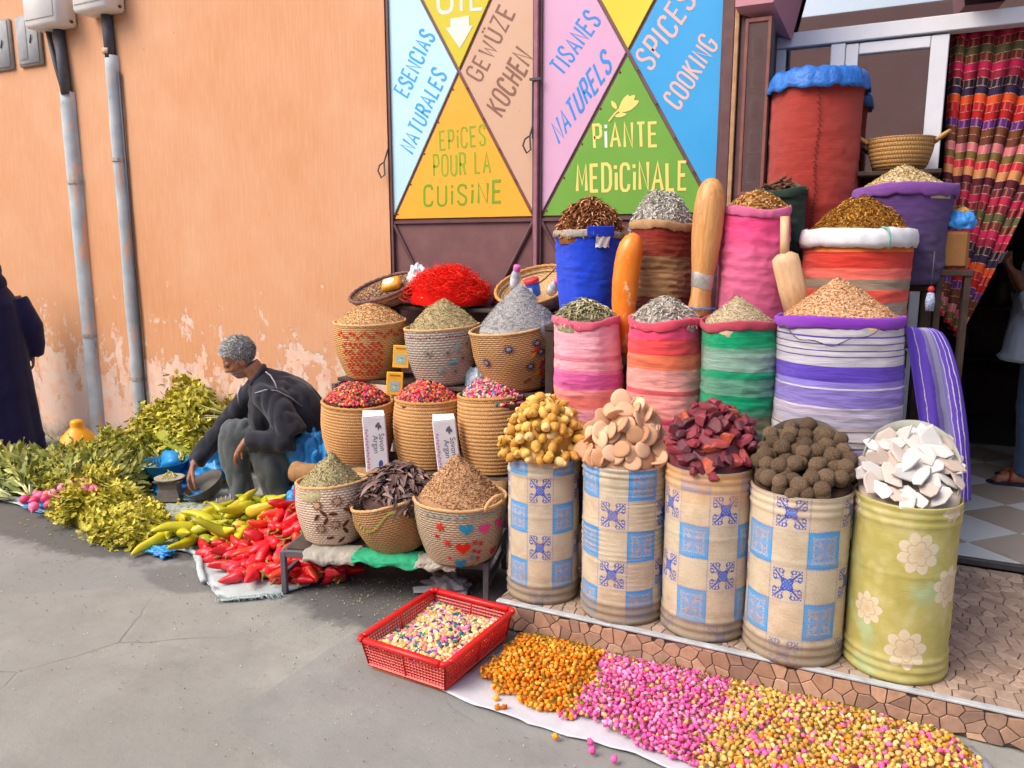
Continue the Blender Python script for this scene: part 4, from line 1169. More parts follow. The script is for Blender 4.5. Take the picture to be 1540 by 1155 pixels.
for i, (x, y, dz_) in enumerate(P):
    z = dome_z(D4, x, y, .03, 2) + .010 + dz_ + random.uniform(-.006, .008)
    o = obj('spice_ball', random.choice(BALLS), None, (D4['c'][0] + x, D4['c'][1] + y, z), (random.uniform(0, 6), random.uniform(0, 6), 0), random.uniform(.0275, .0335))
    tag(o, 'rough brown spice ball in the fourth drum', 'spice ball', 'brown spice balls in the fourth drum')
# --- white alum slabs
ALUM = Mvar('alum', ['#bdbab6', '#b4a89e', '#c4c2be', '#aa9a8e', '#b8b4b0'], .7, .35, 30, .4)
def slabmesh(seed):
    rg = random.Random(seed); n = rg.randint(7, 10); poly = []
    for i in range(n):
        a = 2 * PI * (i + rg.uniform(-.3, .3)) / n; q = rg.uniform(.65, 1.0); poly.append((q * math.cos(a), q * .68 * math.sin(a)))
    V, F = slab(poly, .3, .09); V = [(v[0], v[1] , v[2] - .15 + .10 * ns(v[0] * 2, v[1] * 2, seed) + .1 * v[0] * v[0]) for v in V]
    F.append(list(range(n))[::-1])
    mb = MB(); mb.add(V, F); return mb.mesh('alum_slab', [ALUM], False)
SLABS = [slabmesh(i) for i in range(8)]
filling(D5, .01, ALUM, 2, .055)
P = pack(80, .156, .034, 33)
for i, (x, y) in enumerate(P):
    f_ = (x * D5['d'][0] + y * D5['d'][1]) / D5['r']
    z = dome_z(D5, x, y, .03, 2) + random.uniform(-.008, .02)
    big = f_ > .15 and random.random() < .6
    s_ = random.uniform(.070, .090) if big else random.uniform(.055, .075)
    if math.hypot(x, y) > .115: s_ = min(s_, random.uniform(.046, .060)); z -= .012
    n_ = Vector((-D5['d'][0] * (1.0 if big else .55), -D5['d'][1] * (1.0 if big else .55), .62)) + Vector((random.uniform(-.55, .55), random.uniform(-.45, .45), random.uniform(-.3, .4)))
    e_ = (n_.to_track_quat('Z', 'Y').to_matrix() @ Matrix.Rotation(random.uniform(0, 6.3), 3, 'Z')).to_euler()
    o = obj('alum_slab', random.choice(SLABS), None, (D5['c'][0] + x, D5['c'][1] + y, z), e_, (s_, s_ * .85, s_ * .42))
    tag(o, 'white jagged alum slab in the floral drum', 'alum slab', 'white alum slabs in the floral drum')

# ================================================================== STEPPED BENCH AND SACKS
WOODD = M('dark_bench_wood', '#4a3a34', '#382c28', 12, .8, .25, .4)
bench = thing('stepped_bench', 'dark wooden stepped bench under the sacks, mostly hidden behind the drums', 'bench', (-.7, 3.4, .125))
def bpart(name, c, d):
    mb = MB(); mb.box(c, d, bev=.005); o = mb.build(name, WOODD, bench, False); o.location = (.7, -3.4, -.125); return o
bpart('plank', (-.68, 3.46, .765), (1.68, .50, .03)); bpart('plank', (-.72, 3.86, 1.255), (1.78, .36, .03)); bpart('plank', (-.28, 4.22, 1.48), (.94, .32, .03))
for x, y, z in ((-1.48, 3.26, .75), (.1, 3.26, .75), (-1.48, 3.66, .75), (.1, 3.66, .75), (-1.58, 3.71, 1.24), (.13, 3.71, 1.24), (-1.58, 4.0, 1.24), (.13, 4.0, 1.24), (.15, 4.09, 1.465), (.15, 4.24, 1.465), (-.70, 4.1, 1.465)):
    bpart('leg', (x, y, (z + .125) / 2), (.05, .05, z - .125))
for a in (((-.68, 3.245, .70), (1.5, .02, .08)), ((-.72, 3.70, 1.19), (1.6, .02, .08))): bpart('apron', *a)
def fabric(name, stops, H, wob=.012, weave=900, dirt='#6a5648', dk=.3, grad=None, interp='CONSTANT', rel=1.0):
    """horizontal bands by height, dyed unevenly"""
    t = NT(name); co = t.coord(); X, Y, Z = t.sep(co)
    z = t.math('ADD', Z, t.math('MULTIPLY_ADD', t.noise(co, 4, 3), wob * 2, -wob))
    col = t.ramp(t.math('DIVIDE', z, H), [(p, lin(c)) for p, c in stops], interp)
    f = t.noise(t.mapping(co, (2.5, 2.5, 9)), 2.2, 4, .6, .6)
    col = t.mix(.6, col, t.ramp(f, [(.2, .95), (.55, 1.15), (.85, 1.3)]), 'MULTIPLY')
    col = t.mix(t.ramp(t.noise(co, 7, 6, .7), [(.55, 0), (.8, dk)]), col, lin(dirt))
    wv = t.noise(t.mapping(co, (1, 1, 1)), weave, 1)
    t.bump(t.math('ADD', t.math('MULTIPLY', wv, .35), t.math('MULTIPLY', t.noise(t.mapping(co, (2.5, 2.5, 20)), 2, 4, .55, .8), 1.6 * rel)), .7, .012)
    m = t.fin(col, .92, .12)
    t.b.inputs['Sheen Weight'].default_value = .15
    return m
def cloth(name, c, c2=None, dk=.2): return fabric(name, [(0, c), (.5, c2 or c)], .3, .02, 900, '#7a6a60', dk, None, 'LINEAR', .3)
def sack(name, label, cx, cy, zb, zt, rb, rt, mat, rim=None, lean=(0, 0), wr=.006, seed=0, rimr=.014, belly=1.04, group='open spice sacks on the bench', droop=.008, fold=.042, sqy=1.0):
    s = thing(name, label, 'sack', (cx, cy, zb), group=group)
    H = zt - zb; prof = []; n = 84
    for i in range(n + 1):
        f = i / n; z = H * f
        r = rb + (rt - rb) * f
        r *= 1 + (belly - 1) * math.sin(PI * min(1, f * 1.05))
        if z < .05: r *= .86 + .14 * math.sqrt(max(0, 1 - (1 - z / .05) ** 2))
        prof.append((r, z))
    def disp(r, th, z):
        f = z / H; c_, s_ = math.cos(th), math.sin(th)
        g = .5 + .9 * ns(c_ * 1.2 + seed * 3, s_ * 1.2, f * 3)
        ph = z * 2 * PI / fold + 3.2 * ns(c_ * 1.1 + seed, s_ * 1.1, f * 4) + 1.0 * c_
        rdg = 1 - 2 * abs(ns(c_ * 1.5 + seed * 5, s_ * 1.5, z / fold * .55 + .5 * c_)); rd2 = 1 - 2 * abs(ns(c_ * 2.6 + seed, s_ * 2.6, z / fold * 1.25 - .4 * s_))
        q = r + 1.5 * wr * max(.2, g) * (.30 * math.sin(ph) + 1.0 * rdg ** 3 + .6 * rd2 ** 3) * (1 - .45 * f) + .013 * ns(c_ * 1.5 + seed * 7, s_ * 1.5, f * 2.0)
        q += .003 * ns(c_ * 6, s_ * 6, z * 34 + seed)
        zz = z + (droop * math.sin(2 * th + seed) + droop * .7 * math.sin(3 * th + seed * 2)) * max(0, f - .6) * 2.5
        return q * c_ + lean[0] * f * f, q * s_ * sqy + lean[1] * f * f, zz
    mb = MB(); mb.lathe(prof, 96, disp, 0, True); mb.build('sack_body', mat, s)
    V = []; N = 96; m_ = 10; rng2 = random.Random(seed)
    for k in range(N):
        th = 2 * PI * k / N; c_ = disp(rt + .002, th, H); tr = rimr * (1 + .28 * ns(math.cos(th) * 2, math.sin(th) * 2, seed + 5) + .15 * ns(math.cos(th) * 9, math.sin(th) * 9, seed))
        for j in range(m_):
            a = 2 * PI * j / m_; sq_ = math.copysign(abs(math.sin(a)) ** .7, math.sin(a)); hh_ = tr * (1.45 + .5 * ns(math.cos(th) * 3, math.sin(th) * 3, seed + 9)); V.append((c_[0] + tr * .5 * math.cos(a) * math.cos(th), c_[1] + tr * .5 * math.cos(a) * math.sin(th), c_[2] - hh_ * .6 + hh_ * sq_ + .003 * ns(math.cos(th) * 12, math.sin(th) * 12, a + seed)))
    mb = MB(); mb.add(V, [[k * m_ + j, ((k + 1) % N) * m_ + j, ((k + 1) % N) * m_ + (j + 1) % m_, k * m_ + (j + 1) % m_] for k in range(N) for j in range(m_)])
    mb.build('rolled_rim', rim or mat, s)
    return (cx + lean[0], cy + lean[1], zt - .006, rt)
S = {}
H2 = .57
S['A'] = sack('pink_sack', 'pink and coral banded sack of grey-green dried stems, beside the embroidered basket', -1.272, 3.45, .782, 1.335, .158, .148, fabric('pink_bands', [(0, '#c8a0b8'), (.12, '#e89aa4'), (.26, '#e87c72'), (.36, '#f0908c'), (.42, '#d860a0'), (.55, '#e47aa8'), (.58, '#f0a8b4'), (.66, '#e888a0'), (.70, '#f0aab8')], .553), cloth('rim_pink', '#ee7a90', '#e86a86'), (-.022, 0), .005, 1)
S['B'] = sack('red_sack', 'red and salmon banded sack of silvery herb, right of the orange gourd', -.905, 3.45, .782, 1.345, .165, .157, fabric('red_bands', [(0, '#c03a58'), (.14, '#d85a70'), (.25, '#ee9a94'), (.42, '#e06068'), (.46, '#f0a49c'), (.62, '#ee7a58'), (.74, '#e84c50'), (.86, '#e84a74')], .563), cloth('rim_crimson', '#dc3c58', '#e05068'), (-.006, 0), .005, 2)
S['C'] = sack('green_sack', 'green banded sack with red rim holding ground beige spice', -.578, 3.45, .782, 1.35, .163, .155, fabric('green_bands', [(0, '#5a6a58'), (.14, '#6f8a78'), (.2, '#7a7a5a'), (.3, '#4a8a6c'), (.36, '#0f9a6a'), (.46, '#5f9a80'), (.58, '#1a9a6c'), (.64, '#8aac9c'), (.78, '#6a9c86'), (.82, '#0c9a68')], .568, .016), cloth('rim_rose', '#c84e60', '#b8485a'), (-.006, 0), .006, 3)
strD = [(0, '#8a86bc'), (.10, '#a8a0cc'), (.16, '#5a5668'), (.168, '#ccc4c8'), (.2, '#5a5468'), (.208, '#c8bfc4'), (.27, '#6a6478'), (.278, '#c4b8b4'), (.30, '#b0a8bc'), (.38, '#bcb0c8'), (.42, '#d8d2d8'), (.43, '#8878c4'), (.55, '#d8d4dc'), (.56, '#8a7cd0'), (.6, '#5f44b8'), (.70, '#c2bec8'), (.76, '#5844a0'), (.768, '#c6c2c8'), (.80, '#4a3a8c'), (.808, '#c4c0c6'), (.84, '#6048ac'), (.85, '#c6c2c8'), (.885, '#5a44a8'), (.895, '#c4c1c8')]
S['D'] = sack('purple_striped_sack', 'large white and purple striped sack of ground tan spice', -.177, 3.465, .782, 1.385, .243, .236, fabric('purple_stripes', strD, .603, .005), cloth('rim_violet', '#7a2eae', '#8a3cbc'), (-.008, 0), .005, 4, .017, 1.03)
S['E'] = sack('blue_sack', 'bright blue sack of brown fibrous root', -1.42, 3.85, 1.272, 1.745, .15, .172, cloth('royal_blue', '#1c40cc', '#2048d8', .1), M('webbing', '#b8b0a4', '#8c847c', 90, .9, .1, .5), (-.01, 0), .004, 5, .013, 1.02)
S['F'] = sack('wine_red_sack', 'wine red to tan pleated sack of silvery grey herb', -1.05, 3.85, 1.272, 1.785, .140, .152, fabric('wine_bands', [(0, '#5a2a28'), (.15, '#7a3a30'), (.3, '#a07a54'), (.42, '#b08860'), (.55, '#9a7650'), (.68, '#8a3828'), (.85, '#8a2c24')], .51, .02), M('tan_hem', '#b8926c', '#a07c58', 30, .9, .1, .5), (0, 0), .010, 6, .015, 1.0, fold=.03)
S['G'] = sack('hot_pink_sack', 'hot pink creased sack of golden chopped peel behind the wooden scoop', -.584, 3.75, 1.272, 1.835, .158, .150, fabric('hot_pink', [(0, '#c85a84'), (.3, '#d86a90'), (.6, '#dc6890'), (.78, '#e8548c'), (.88, '#ee4c88')], .563, .03, dk=.25, interp='LINEAR', rel=.5), cloth('rim_hot_pink', '#ec5890', '#d86c98'), (0, 0), .009, 7, fold=.06)
S['H'] = sack('dark_green_sack', 'dark green sack of brown bark sticks beside the tall red sack', -.515, 4.02, 1.272, 1.935, .118, .118, cloth('bottle_green', '#1c3026', '#24382c'), cloth('rim_bottle_green', '#203428', '#2c4034'), (0, 0), .005, 8)
S['I'] = sack('orange_striped_sack', 'orange, red and tan striped sack with white plastic liner', -.155, 3.86, 1.272, 1.715, .222, .222, fabric('orange_bands', [(0, '#e0705c'), (.13, '#d86a3c'), (.24, '#a89484'), (.36, '#e85a48'), (.48, '#9c8a74'), (.58, '#e86e60'), (.68, '#d03c30'), (.84, '#ea8238'), (.93, '#e85c34')], .443, .008), None, (0, 0), .004, 9, .012, 1.02)
# turned-out white plastic liner
def liner(parent_name, cx, cy, z, r, mat, h=.055, seed=0, spill=.02):
    mb = MB(); N = 120; prof = [(r - .012, .012), (r - .002, .03), (r + spill * .6, .026), (r + spill, .0), (r + spill * 1.1, -.025), (r + spill * .8, -h)]
    def dp(rr, th, zz):
        c_, s_ = math.cos(th), math.sin(th); k = rr + .006 * ns(c_ * 7 + seed, s_ * 7, zz * 20) + .003 * ns(c_ * 22, s_ * 22, zz * 60)
        return k * c_, k * s_, zz + (.010 * ns(c_ * 3, s_ * 3, seed) + (.008 * ns(c_ * 9, s_ * 9, seed) if zz < -.03 else 0))
    mb.lathe(prof, N, dp); par = parent_name; o = mb.build('plastic_liner', mat, par); o.location = (0, 0, z)
    sm = o.modifiers.new('t', 'SOLIDIFY'); sm.thickness = .002
WPL = M('white_plastic', '#dfe0e4', '#cfd2d8', 18, .4, .45, .3, .004)
liner([o for o in bpy.data.objects if o.name == 'orange_striped_sack'][0], 0, 0, .443, .222, WPL, .05, 3)
S['J'] = sack('purple_sack', 'dark purple sack of pale ground spice below the wicker basket', .02, 4.12, 1.497, 1.935, .185, .205, fabric('dark_purple', [(0, '#463a5c'), (.4, '#4c3e62'), (.7, '#563c70'), (1, '#5e3e7a')], .438, .02, dk=.2, interp='LINEAR', rel=.4), cloth('rim_purple', '#70408e', '#7c4a98'), (0, 0), .006, 10, .02, 1.0, fold=.07)
S['K'] = sack('tall_red_sack', 'tall brick red stitched sack covered with blue plastic', -.408, 4.31, 1.497, 2.45, .212, .212, fabric('brick_red', [(0, '#8e3028'), (.4, '#a23a32'), (1, '#aa4038')], .95, .03, dk=.25, interp='LINEAR', rel=.3), None, (-.005, 0), .0035, 11, .010, 1.03, fold=.09)
tall = [o for o in bpy.data.objects if o.name == 'tall_red_sack'][0]
mb = MB()
for k in range(60):
    z = .03 + k * .0152; a = -1.42 + .02 * math.sin(k * .3); rr = .2205
    mb.box((rr * math.cos(a) * 1.0 + .006 * (k % 2), rr * math.sin(a), z), (.009, .004, .005))
mb.build('stitching', M('dark_thread', '#5a2420', '#6a302a', 40, .9), tall, False)
BLUEP = M('blue_plastic', '#2a74c8', '#225fb0', 12, .45, .4, .7, .014, 30)
mb = MB()
def dp(rr, th, zz):
    c_, s_ = math.cos(th), math.sin(th)
    return (rr + .008 * ns(c_ * 3, s_ * 3, 2) + .012 * abs(ns(c_ * 9, s_ * 9, zz * 6)) + .004 * math.sin(34 * th + 5 * ns(c_ * 3, s_ * 3, 8)) - .006) * c_, (rr + .008 * ns(c_ * 3, s_ * 3, 2) + .012 * abs(ns(c_ * 9, s_ * 9, zz * 6)) + .004 * math.sin(34 * th + 5 * ns(c_ * 3, s_ * 3, 8)) - .006) * s_, zz + .030 * abs(ns(rr * c_ * 14, rr * s_ * 14, 4)) + .012 * abs(ns(rr * c_ * 40, rr * s_ * 40, 7)) + (.006 * ns(c_ * 3.5, s_ * 3.5, 1) if zz < .01 else 0)
mb.lathe([(.250, -.042), (.246, -.02), (.242, .0), (.238, .018), (.230, .036), (.214, .052), (.17, .062), (.1, .066), (.001, .068)], 90, dp); o = mb.build('blue_plastic_cover', BLUEP, tall); o.location = (0, 0, .953)
sm = o.modifiers.new('t', 'SOLIDIFY'); sm.thickness = .003
# ---- contents of the sacks
def mats2(n, base, cols, **k): return [M(n + '_base', base, cols[0], 60, .95, .1, .5), Mvar(n + '_bits', cols, .9, .12, 80, .2, **k)]
def on(k, dz=0): return (S[k][0], S[k][1], S[k][2] + dz)
heap('dried_stem_heap', 'grey-green curled dried stems in the pink banded sack', on('A'), .145, .085, mats2('stem', '#6a6448', ['#b0a888', '#8c8868', '#c8c0a0', '#7a7858', '#a09c78']), CURL, .042, 620, 1.8, 'herb', .12, .7)
heap('silver_herb_heap', 'silvery grey dried herb in the red sack', on('B'), .152, .10, mats2('silver', '#8a847c', ['#c4bcb0', '#a8a098', '#d8d0c4', '#948c84', '#b4aca0']), CURL, .030, 1100, 1.6, 'herb', .14, .7)
heap('ground_beige_heap', 'cone of ground beige spice in the green sack', on('C'), .150, .115, mats2('beige', '#b0a088', ['#c0b090', '#a89878', '#8a8060', '#cabb9c']), FLAKE, .0065, 4200, 1.1, 'spice', .05)
heap('ground_tan_heap', 'tall cone of ground tan spice in the purple striped sack', on('D'), .228, .165, mats2('tan', '#c89c76', ['#d4ac84', '#c09470', '#b0885e', '#dcb894', '#8f7048']), FLAKE, .008, 6500, 1.05, 'spice', .06)
heap('brown_fibre_heap', 'brown matted fibrous root in the blue sack', (S['E'][0], S['E'][1], S['E'][2] - .005), .168, .155, mats2('fibre', '#6a4228', ['#94603e', '#a8724c', '#744a30', '#c89a74', '#9c6642']), CURL, .045, 1700, 3.0, 'root', .34, .55)
heap('grey_sage_heap', 'silvery grey dried flower herb in the wine red sack', on('F'), .15, .150, mats2('sage', '#8f8c86', ['#c8c4ba', '#b0aca2', '#d8d4ca', '#9c988e', '#bcb8ae']), CURL, .026, 2200, 2.6, 'herb', .22, .8)
heap('golden_peel_heap', 'golden chopped dried peel in the hot pink sack', on('G'), .142, .085, mats2('peel', '#a07c4c', ['#c89c60', '#b08450', '#d8b47c', '#94703c', '#e0c498', '#a86c38']), FLAKE, .016, 1900, 2.0, 'spice', .1)
heap('brown_flower_heap', 'mound of golden brown dried flower heads in the white lined sack', on('I', .02), .205, .15, mats2('brownflower', '#7a5424', ['#a8742c', '#8c5c22', '#bc8a40', '#74481a', '#c89c54', '#94662a']), CURL, .024, 3400, 1.7, 'dried flower', .24, .7)
heap('pale_ground_heap', 'mound of pale ground spice in the dark purple sack', on('J'), .195, .115, mats2('pale', '#bca680', ['#c8b48c', '#b09a70', '#d4c29c', '#948058']), FLAKE, .009, 3000, 1.2, 'spice', .06)
mb = MB(); rg = random.Random(4)
BARK = M('bark', '#5a4034', '#7a5c4c', 30, .95, .1, .6)
for k in range(26):
    a = rg.uniform(0, 6.3); q = rg.uniform(0, .09); L = rg.uniform(.06, .13); e = rg.uniform(-.1, .6); b_ = rg.uniform(0, 6.3)
    p = Vector((q * math.cos(a), q * math.sin(a), .0 + rg.uniform(.0, .05) * (1 - q / .12)))
    d = Vector((math.cos(b_) * math.cos(e), math.sin(b_) * math.cos(e), math.sin(e))) * L
    o_ = MB(); o_.tube([p - d * .5, p + Vector((0, 0, .006)), p + d * .5], [rg.uniform(.004, .009) for _ in range(3)], 6)
    tag(o_.build('bark_stick', BARK, None, True, (S['H'][0], S['H'][1], S['H'][2] + .01)), 'brown bark stick lying in the dark green sack', 'bark stick', 'bark sticks in the dark green sack')
heap('bark_heap', 'brown bark fragments filling the dark green sack', on('H', -.01), .11, .03, [BARK, BARK], FLAKE, .02, 260, 2, 'bark', .1)
# trims on the sacks
bl = [o for o in bpy.data.objects if o.name == 'blue_sack'][0]
mb = MB()
for k in range(14):
    a = -1.25 + k * .055
    mb.box((.184 * math.cos(a) - .01, .184 * math.sin(a), .462 + .012), (.014, .012, .052), (0, 0, a), bev=.003)
mb.build('blue_tape', M('blue_tape', '#1838b8', '#1c40cc', 30, .6), bl, False)
mb = MB(); V = []
for j in range(6):
    for i in range(9):
        a = -1.05 + i * .05; rr = .186 + .006 * math.sin(i * 1.7 + j); V.append((rr * math.cos(a) - .01, rr * math.sin(a), .455 - .012 * j + .004 * math.sin(i * 2)))
mb.add(V, [[j * 9 + i, j * 9 + i + 1, (j + 1) * 9 + i + 1, (j + 1) * 9 + i] for j in range(5) for i in range(8)]); mb.build('plastic_flap', WPL, bl)
ds = [o for o in bpy.data.objects if o.name == 'purple_striped_sack'][0]
mb = MB(); pts = []
for k in range(20):
    a = -2.55 + 1.65 * k / 19; rr = .252; pts.append((rr * math.cos(a) - .008, rr * math.sin(a), .575 - .062 * math.sin(PI * k / 19) + .008 * math.sin(k)))
mb.tube(pts, .0022, 5); mb.build('black_cord', CABLE, ds)
os_ = [o for o in bpy.data.objects if o.name == 'orange_striped_sack'][0]
mb = MB(); mb.tube([(.10, -.20, .478), (.125, -.225, .47), (.135, -.238, .43), (.13, -.236, .385)], .004, 6); mb.build('green_string', M('green_string', '#7ab8a0', '#5c9c84', 60, .8), os_)

# ---- tools standing among the sacks
def wood(name, a, b, ring=9):
    t = NT(name); co = t.coord()
    w = t.noise(t.mapping(co, (5, 5, .5)), ring, 5, .6, 1.2)
    col = t.ramp(w, [(.3, lin(a)), (.7, lin(b))])
    col = t.mix(t.ramp(t.noise(t.mapping(co, (1, 1, .3)), 14, 5, .65), [(.48, 0), (.75, .55)]), col, lin('#94603a'))
    col = t.mix(t.ramp(t.noise(co, 38, 5, .7), [(.6, 0), (.72, .5)]), col, lin('#6e4a2c'))
    t.bump(t.math('ADD', t.noise(t.mapping(co, (30, 30, 3)), 4, 4), t.math('MULTIPLY', t.noise(co, 18, 3), 1.5)), .5, .004)
    return t.fin(col, .42, .4)
mal = thing('wooden_mallet', 'large pale wooden pestle club with silver tape standing between sacks', 'mallet', (-.792, 3.595, 1.345), (R(-3), R(2.5), 0))
mb = MB(); pr = [(.001, 0), (.048, .0), (.056, .012), (.055, .04), (.046, .10), (.047, .16), (.053, .22), (.062, .30), (.0685, .38), (.070, .46), (.068, .52), (.060, .57), (.046, .605), (.025, .625), (.001, .632)]
def dp(r, th, z): return r * math.cos(th) * (1 + .03 * ns(z * 5, 1, 1)), r * math.sin(th), z
mb.lathe(pr, 40, dp); mb.build('club', wood('pale_wood', '#dca468', '#b87c44'), mal)
mb = MB(); mb.lathe([(.0475, .135), (.0495, .14), (.0505, .17), (.0535, .20), (.053, .203)], 40, lambda r, th, z: ((r + .0015 * ns(math.cos(th) * 9, math.sin(th) * 9, z * 60)) * math.cos(th), (r + .0015 * ns(math.cos(th) * 9, math.sin(th) * 9, z * 60)) * math.sin(th), z + .006 * math.sin(th * 2))); mb.build('silver_tape', M('silver_tape', '#b0aca4', '#d0ccc4', 60, .35, .5, .3, metal=.6), mal)
mb = MB(); mb.tube([(.066 * math.cos(k * .4), .066 * math.sin(k * .4), .045 + .005 * math.sin(k * 3)) for k in range(34)] + [(.08, -.07, .02), (.1, -.085, -.01)], .0024, 5); mb.build('blue_string', M('blue_string', '#3878c0', '#5090d0', 40, .7), mal)
mb = MB(); pr = [(.02, 0), (.034, .02), (.046, .08), (.055, .16), (.060, .26), (.063, .36), (.064, .44), (.062, .50), (.054, .545), (.036, .575), (.015, .588), (.001, .592)]
mb.lathe(pr, 32, lambda r, th, z: (r * math.cos(th) + .028 * math.sin(PI * z / .59) * -1 + .02, r * math.sin(th), z), 0, True)
t = NT('orange_gourd_skin'); co = t.coord()
col = t.ramp(t.noise(co, 9, 4), [(.3, lin('#e8741c')), (.6, lin('#f08a2c')), (.8, lin('#f2a458'))])
col = t.mix(t.ramp(t.noise(t.mapping(co, (1, 1, .6), (3, 3, 3)), 13, 6, .7), [(.58, 0), (.62, .85)]), col, lin('#f4cc9c'))
col = t.mix(t.ramp(t.noise(t.mapping(co, (1.5, 1.5, .5), (7, 1, 2)), 11, 6, .7), [(.58, 0), (.7, .7)]), col, lin('#c8541c'))
t.bump(t.noise(co, 30, 4), .3, .004)
X, Y, Z = t.sep(co); col = t.mix(t.ramp(Z, [(.0, 1), (.10, 0)]), col, lin('#b87838'))
GOURD = t.fin(col, .3, .5)
tag(mb.build('orange_gourd', GOURD, None, True, (-1.155, 3.60, 1.145), (R(-2), R(1), 0)), 'long glossy orange gourd standing between the pink and red sacks', 'gourd')
sc_ = thing('wooden_scoop', 'pale wooden scoop with long handle leaning on the hot pink sack', 'scoop', (-.36, 3.53, 1.40), (R(-4), R(-15), R(8)))
WPALE = wood('scoop_wood', '#d8b48c', '#c8a078', 14)
mb = MB(); mb.tube([(0, 0, -.04), (0, 0, .10), (0, 0, .20), (0, 0, .232), (0, 0, .25)], [.052, .056, .057, .054, .030], 20, flat=.55, up=(0, 1, 0)); mb.build('blade', WPALE, sc_); mb = MB()
mb = MB(); mb.tube([(0, 0, .24), (.012, 0, .30), (.035, 0, .40)], [.02, .018, .019], 12); mb.build('handle', WPALE, sc_)

# ---- wicker basket with ears on the back ledge
WICK = None
def wicker(name, a, b, dark, su=60, sv=60):
    t = NT(name); uv = t.coord('UV'); U, V, _ = t.sep(uv)
    row = t.math('FLOOR', t.math('MULTIPLY', V, sv))
    uu = t.math('ADD', t.math('MULTIPLY', U, su), t.math('MULTIPLY', row, .5))
    w1 = t.math('SINE', t.math('MULTIPLY', uu, 2 * PI)); w2 = t.math('ABSOLUTE', t.math('SINE', t.math('MULTIPLY', V, PI * sv)))
    h = t.math('MULTIPLY_ADD', w1, .35, w2)
    nz = t.noise(t.mapping(uv, (30, 40, 1)), 2, 5, .7)
    col = t.ramp(nz, [(.3, lin(a)), (.7, lin(b))])
    col = t.mix(t.ramp(w2, [(.0, .75), (.35, 0)]), col, lin(dark))
    col = t.mix(t.ramp(w1, [(.0, .35), (.4, 0)]), col, lin(dark))
    t.bump(t.math('ADD', h, t.math('MULTIPLY', nz, .5)), .8, .004)
    return t.fin(col, .85, .2)
wb = thing('wicker_basket', 'round tan wicker basket with two rope ears above the purple sack', 'basket', (-.012, 4.36, 2.03))
mb = MB(); mb.lathe([(.001, .0), (.10, .002), (.125, .03), (.142, .09), (.152, .15), (.156, .158), (.148, .158), (.138, .09), (.11, .03), (.001, .02)], 60, lambda r, th, z: ((r + .003 * math.sin(z * 2 * PI / .02)) * math.cos(th), (r + .003 * math.sin(z * 2 * PI / .02)) * math.sin(th), z)); mb.build('basket_body', wicker('tan_wicker', '#b88a54', '#d0a468', '#7a5630', 70, 50), wb)
for sgn in (-1, 1):
    mb = MB(); mb.tube([(sgn * .145, -.05, .14), (sgn * .185, -.03, .17), (sgn * .205, 0, .185), (sgn * .185, .03, .17), (sgn * .145, .05, .14)], .009, 8); mb.build('ear', M('rope_ear_%d' % sgn, '#b08450', '#c89c64', 60, .9), wb)
mb = MB(); mb.box((-.01, 4.36, 2.018), (.36, .30, .022), bev=.004); o = mb.build('ledge_board', WOODD, None, False); tag(o, 'small dark ledge board holding the wicker basket', 'shelf')
for sx in (-1, 1):
    mb = MB(); mb.box((-.01 + sx * .15, 4.40, 1.75), (.03, .03, .51)); q = mb.build('ledge_post', WOODD, o, False)
# ---- odds and ends at the right of the bench
heap('golden_grain_heap', 'golden grains on top of the small blue bag', (.26, 4.12, 1.825), .035, .02, mats2('grain', '#b8903c', ['#d0a850', '#b08838', '#e0c070']), GRAIN, .004, 120, 1.6, 'spice')
mb = MB(); mb.box((.245, 4.12, 1.655), (.11, .10, .165), bev=.012); tag(mb.build('brown_box', M('brown_carton', '#7a5430', '#8c6238', 8, .8), None, False), 'brown carton under the small blue plastic bag', 'box')
mb = MB(); mb.box((.25, 4.12, 1.552), (.15, .16, .03), bev=.004); st_ = mb.build('stool_top', WOODD, None, False); st_.name = 'small_stand'; tag(st_, 'small dark stand at the right end of the bench under the carton', 'stand')
for dx, dy in ((-.055, -.06), (.055, -.06), (-.055, .06), (.055, .06)):
    mb = MB(); mb.box((.25 + dx, 4.12 + dy, .83), (.025, .025, 1.41)); mb.build('leg', WOODD, st_, False)
# small figurine hanging beside the striped sack
fg = thing('hanging_figurine', 'tiny red and blue hanging figurine beside the orange striped sack', 'figurine', (.150, 3.72, 1.40))
mb = MB(); mb.lathe([(.001, 0), (.016, .0), (.019, .04), (.014, .075), (.001, .08)], 14); mb.build('figure_body', M('figure_blue', '#385c9c', '#c8ccd8', 120, .6), fg)
mb = MB(); mb.ell((0, 0, .09), (.013, .013, .015)); mb.build('head', M('figure_red', '#b83030', '#a02828', 40, .6), fg)
mb = MB(); mb.tube([(0, 0, .10), (0, .0, .25)], .0015, 5); mb.build('string', CABLE, fg)
# ---- purple cloth hanging over the bench end
t = NT('purple_drape'); uv = t.coord('UV'); U, V, _ = t.sep(uv)
nz = t.noise(t.mapping(uv, (3, 5, 1)), 2, 5, .6)
col = t.ramp(t.math('ADD', U, t.math('MULTIPLY_ADD', nz, .1, -.05)), [(0, lin('#5a40a8')), (.18, lin('#b8b0c4')), (.2, lin('#5c44ac')), (.4, lin('#8478b4')), (.5, lin('#a8a4c0')), (.62, lin('#8f84c8')), (.68, lin('#d0ccd8')), (.7, lin('#6a50bc')), (.8, lin('#c8c4d4')), (.82, lin('#5a40ac')), (.9, lin('#d0ccd4')), (.92, lin('#5c44b0'))], 'CONSTANT')
col = t.mix(.5, col, t.ramp(nz, [(.25, .7), (.8, 1.2)]), 'MULTIPLY')
t.bump(t.noise(t.mapping(uv, (500, 500, 1)), 2, 1), .2, .002); DRAPE = t.fin(col, .9, .15)
mb = MB(); nu, nv = 50, 50; V = []; uvs = []; F = []
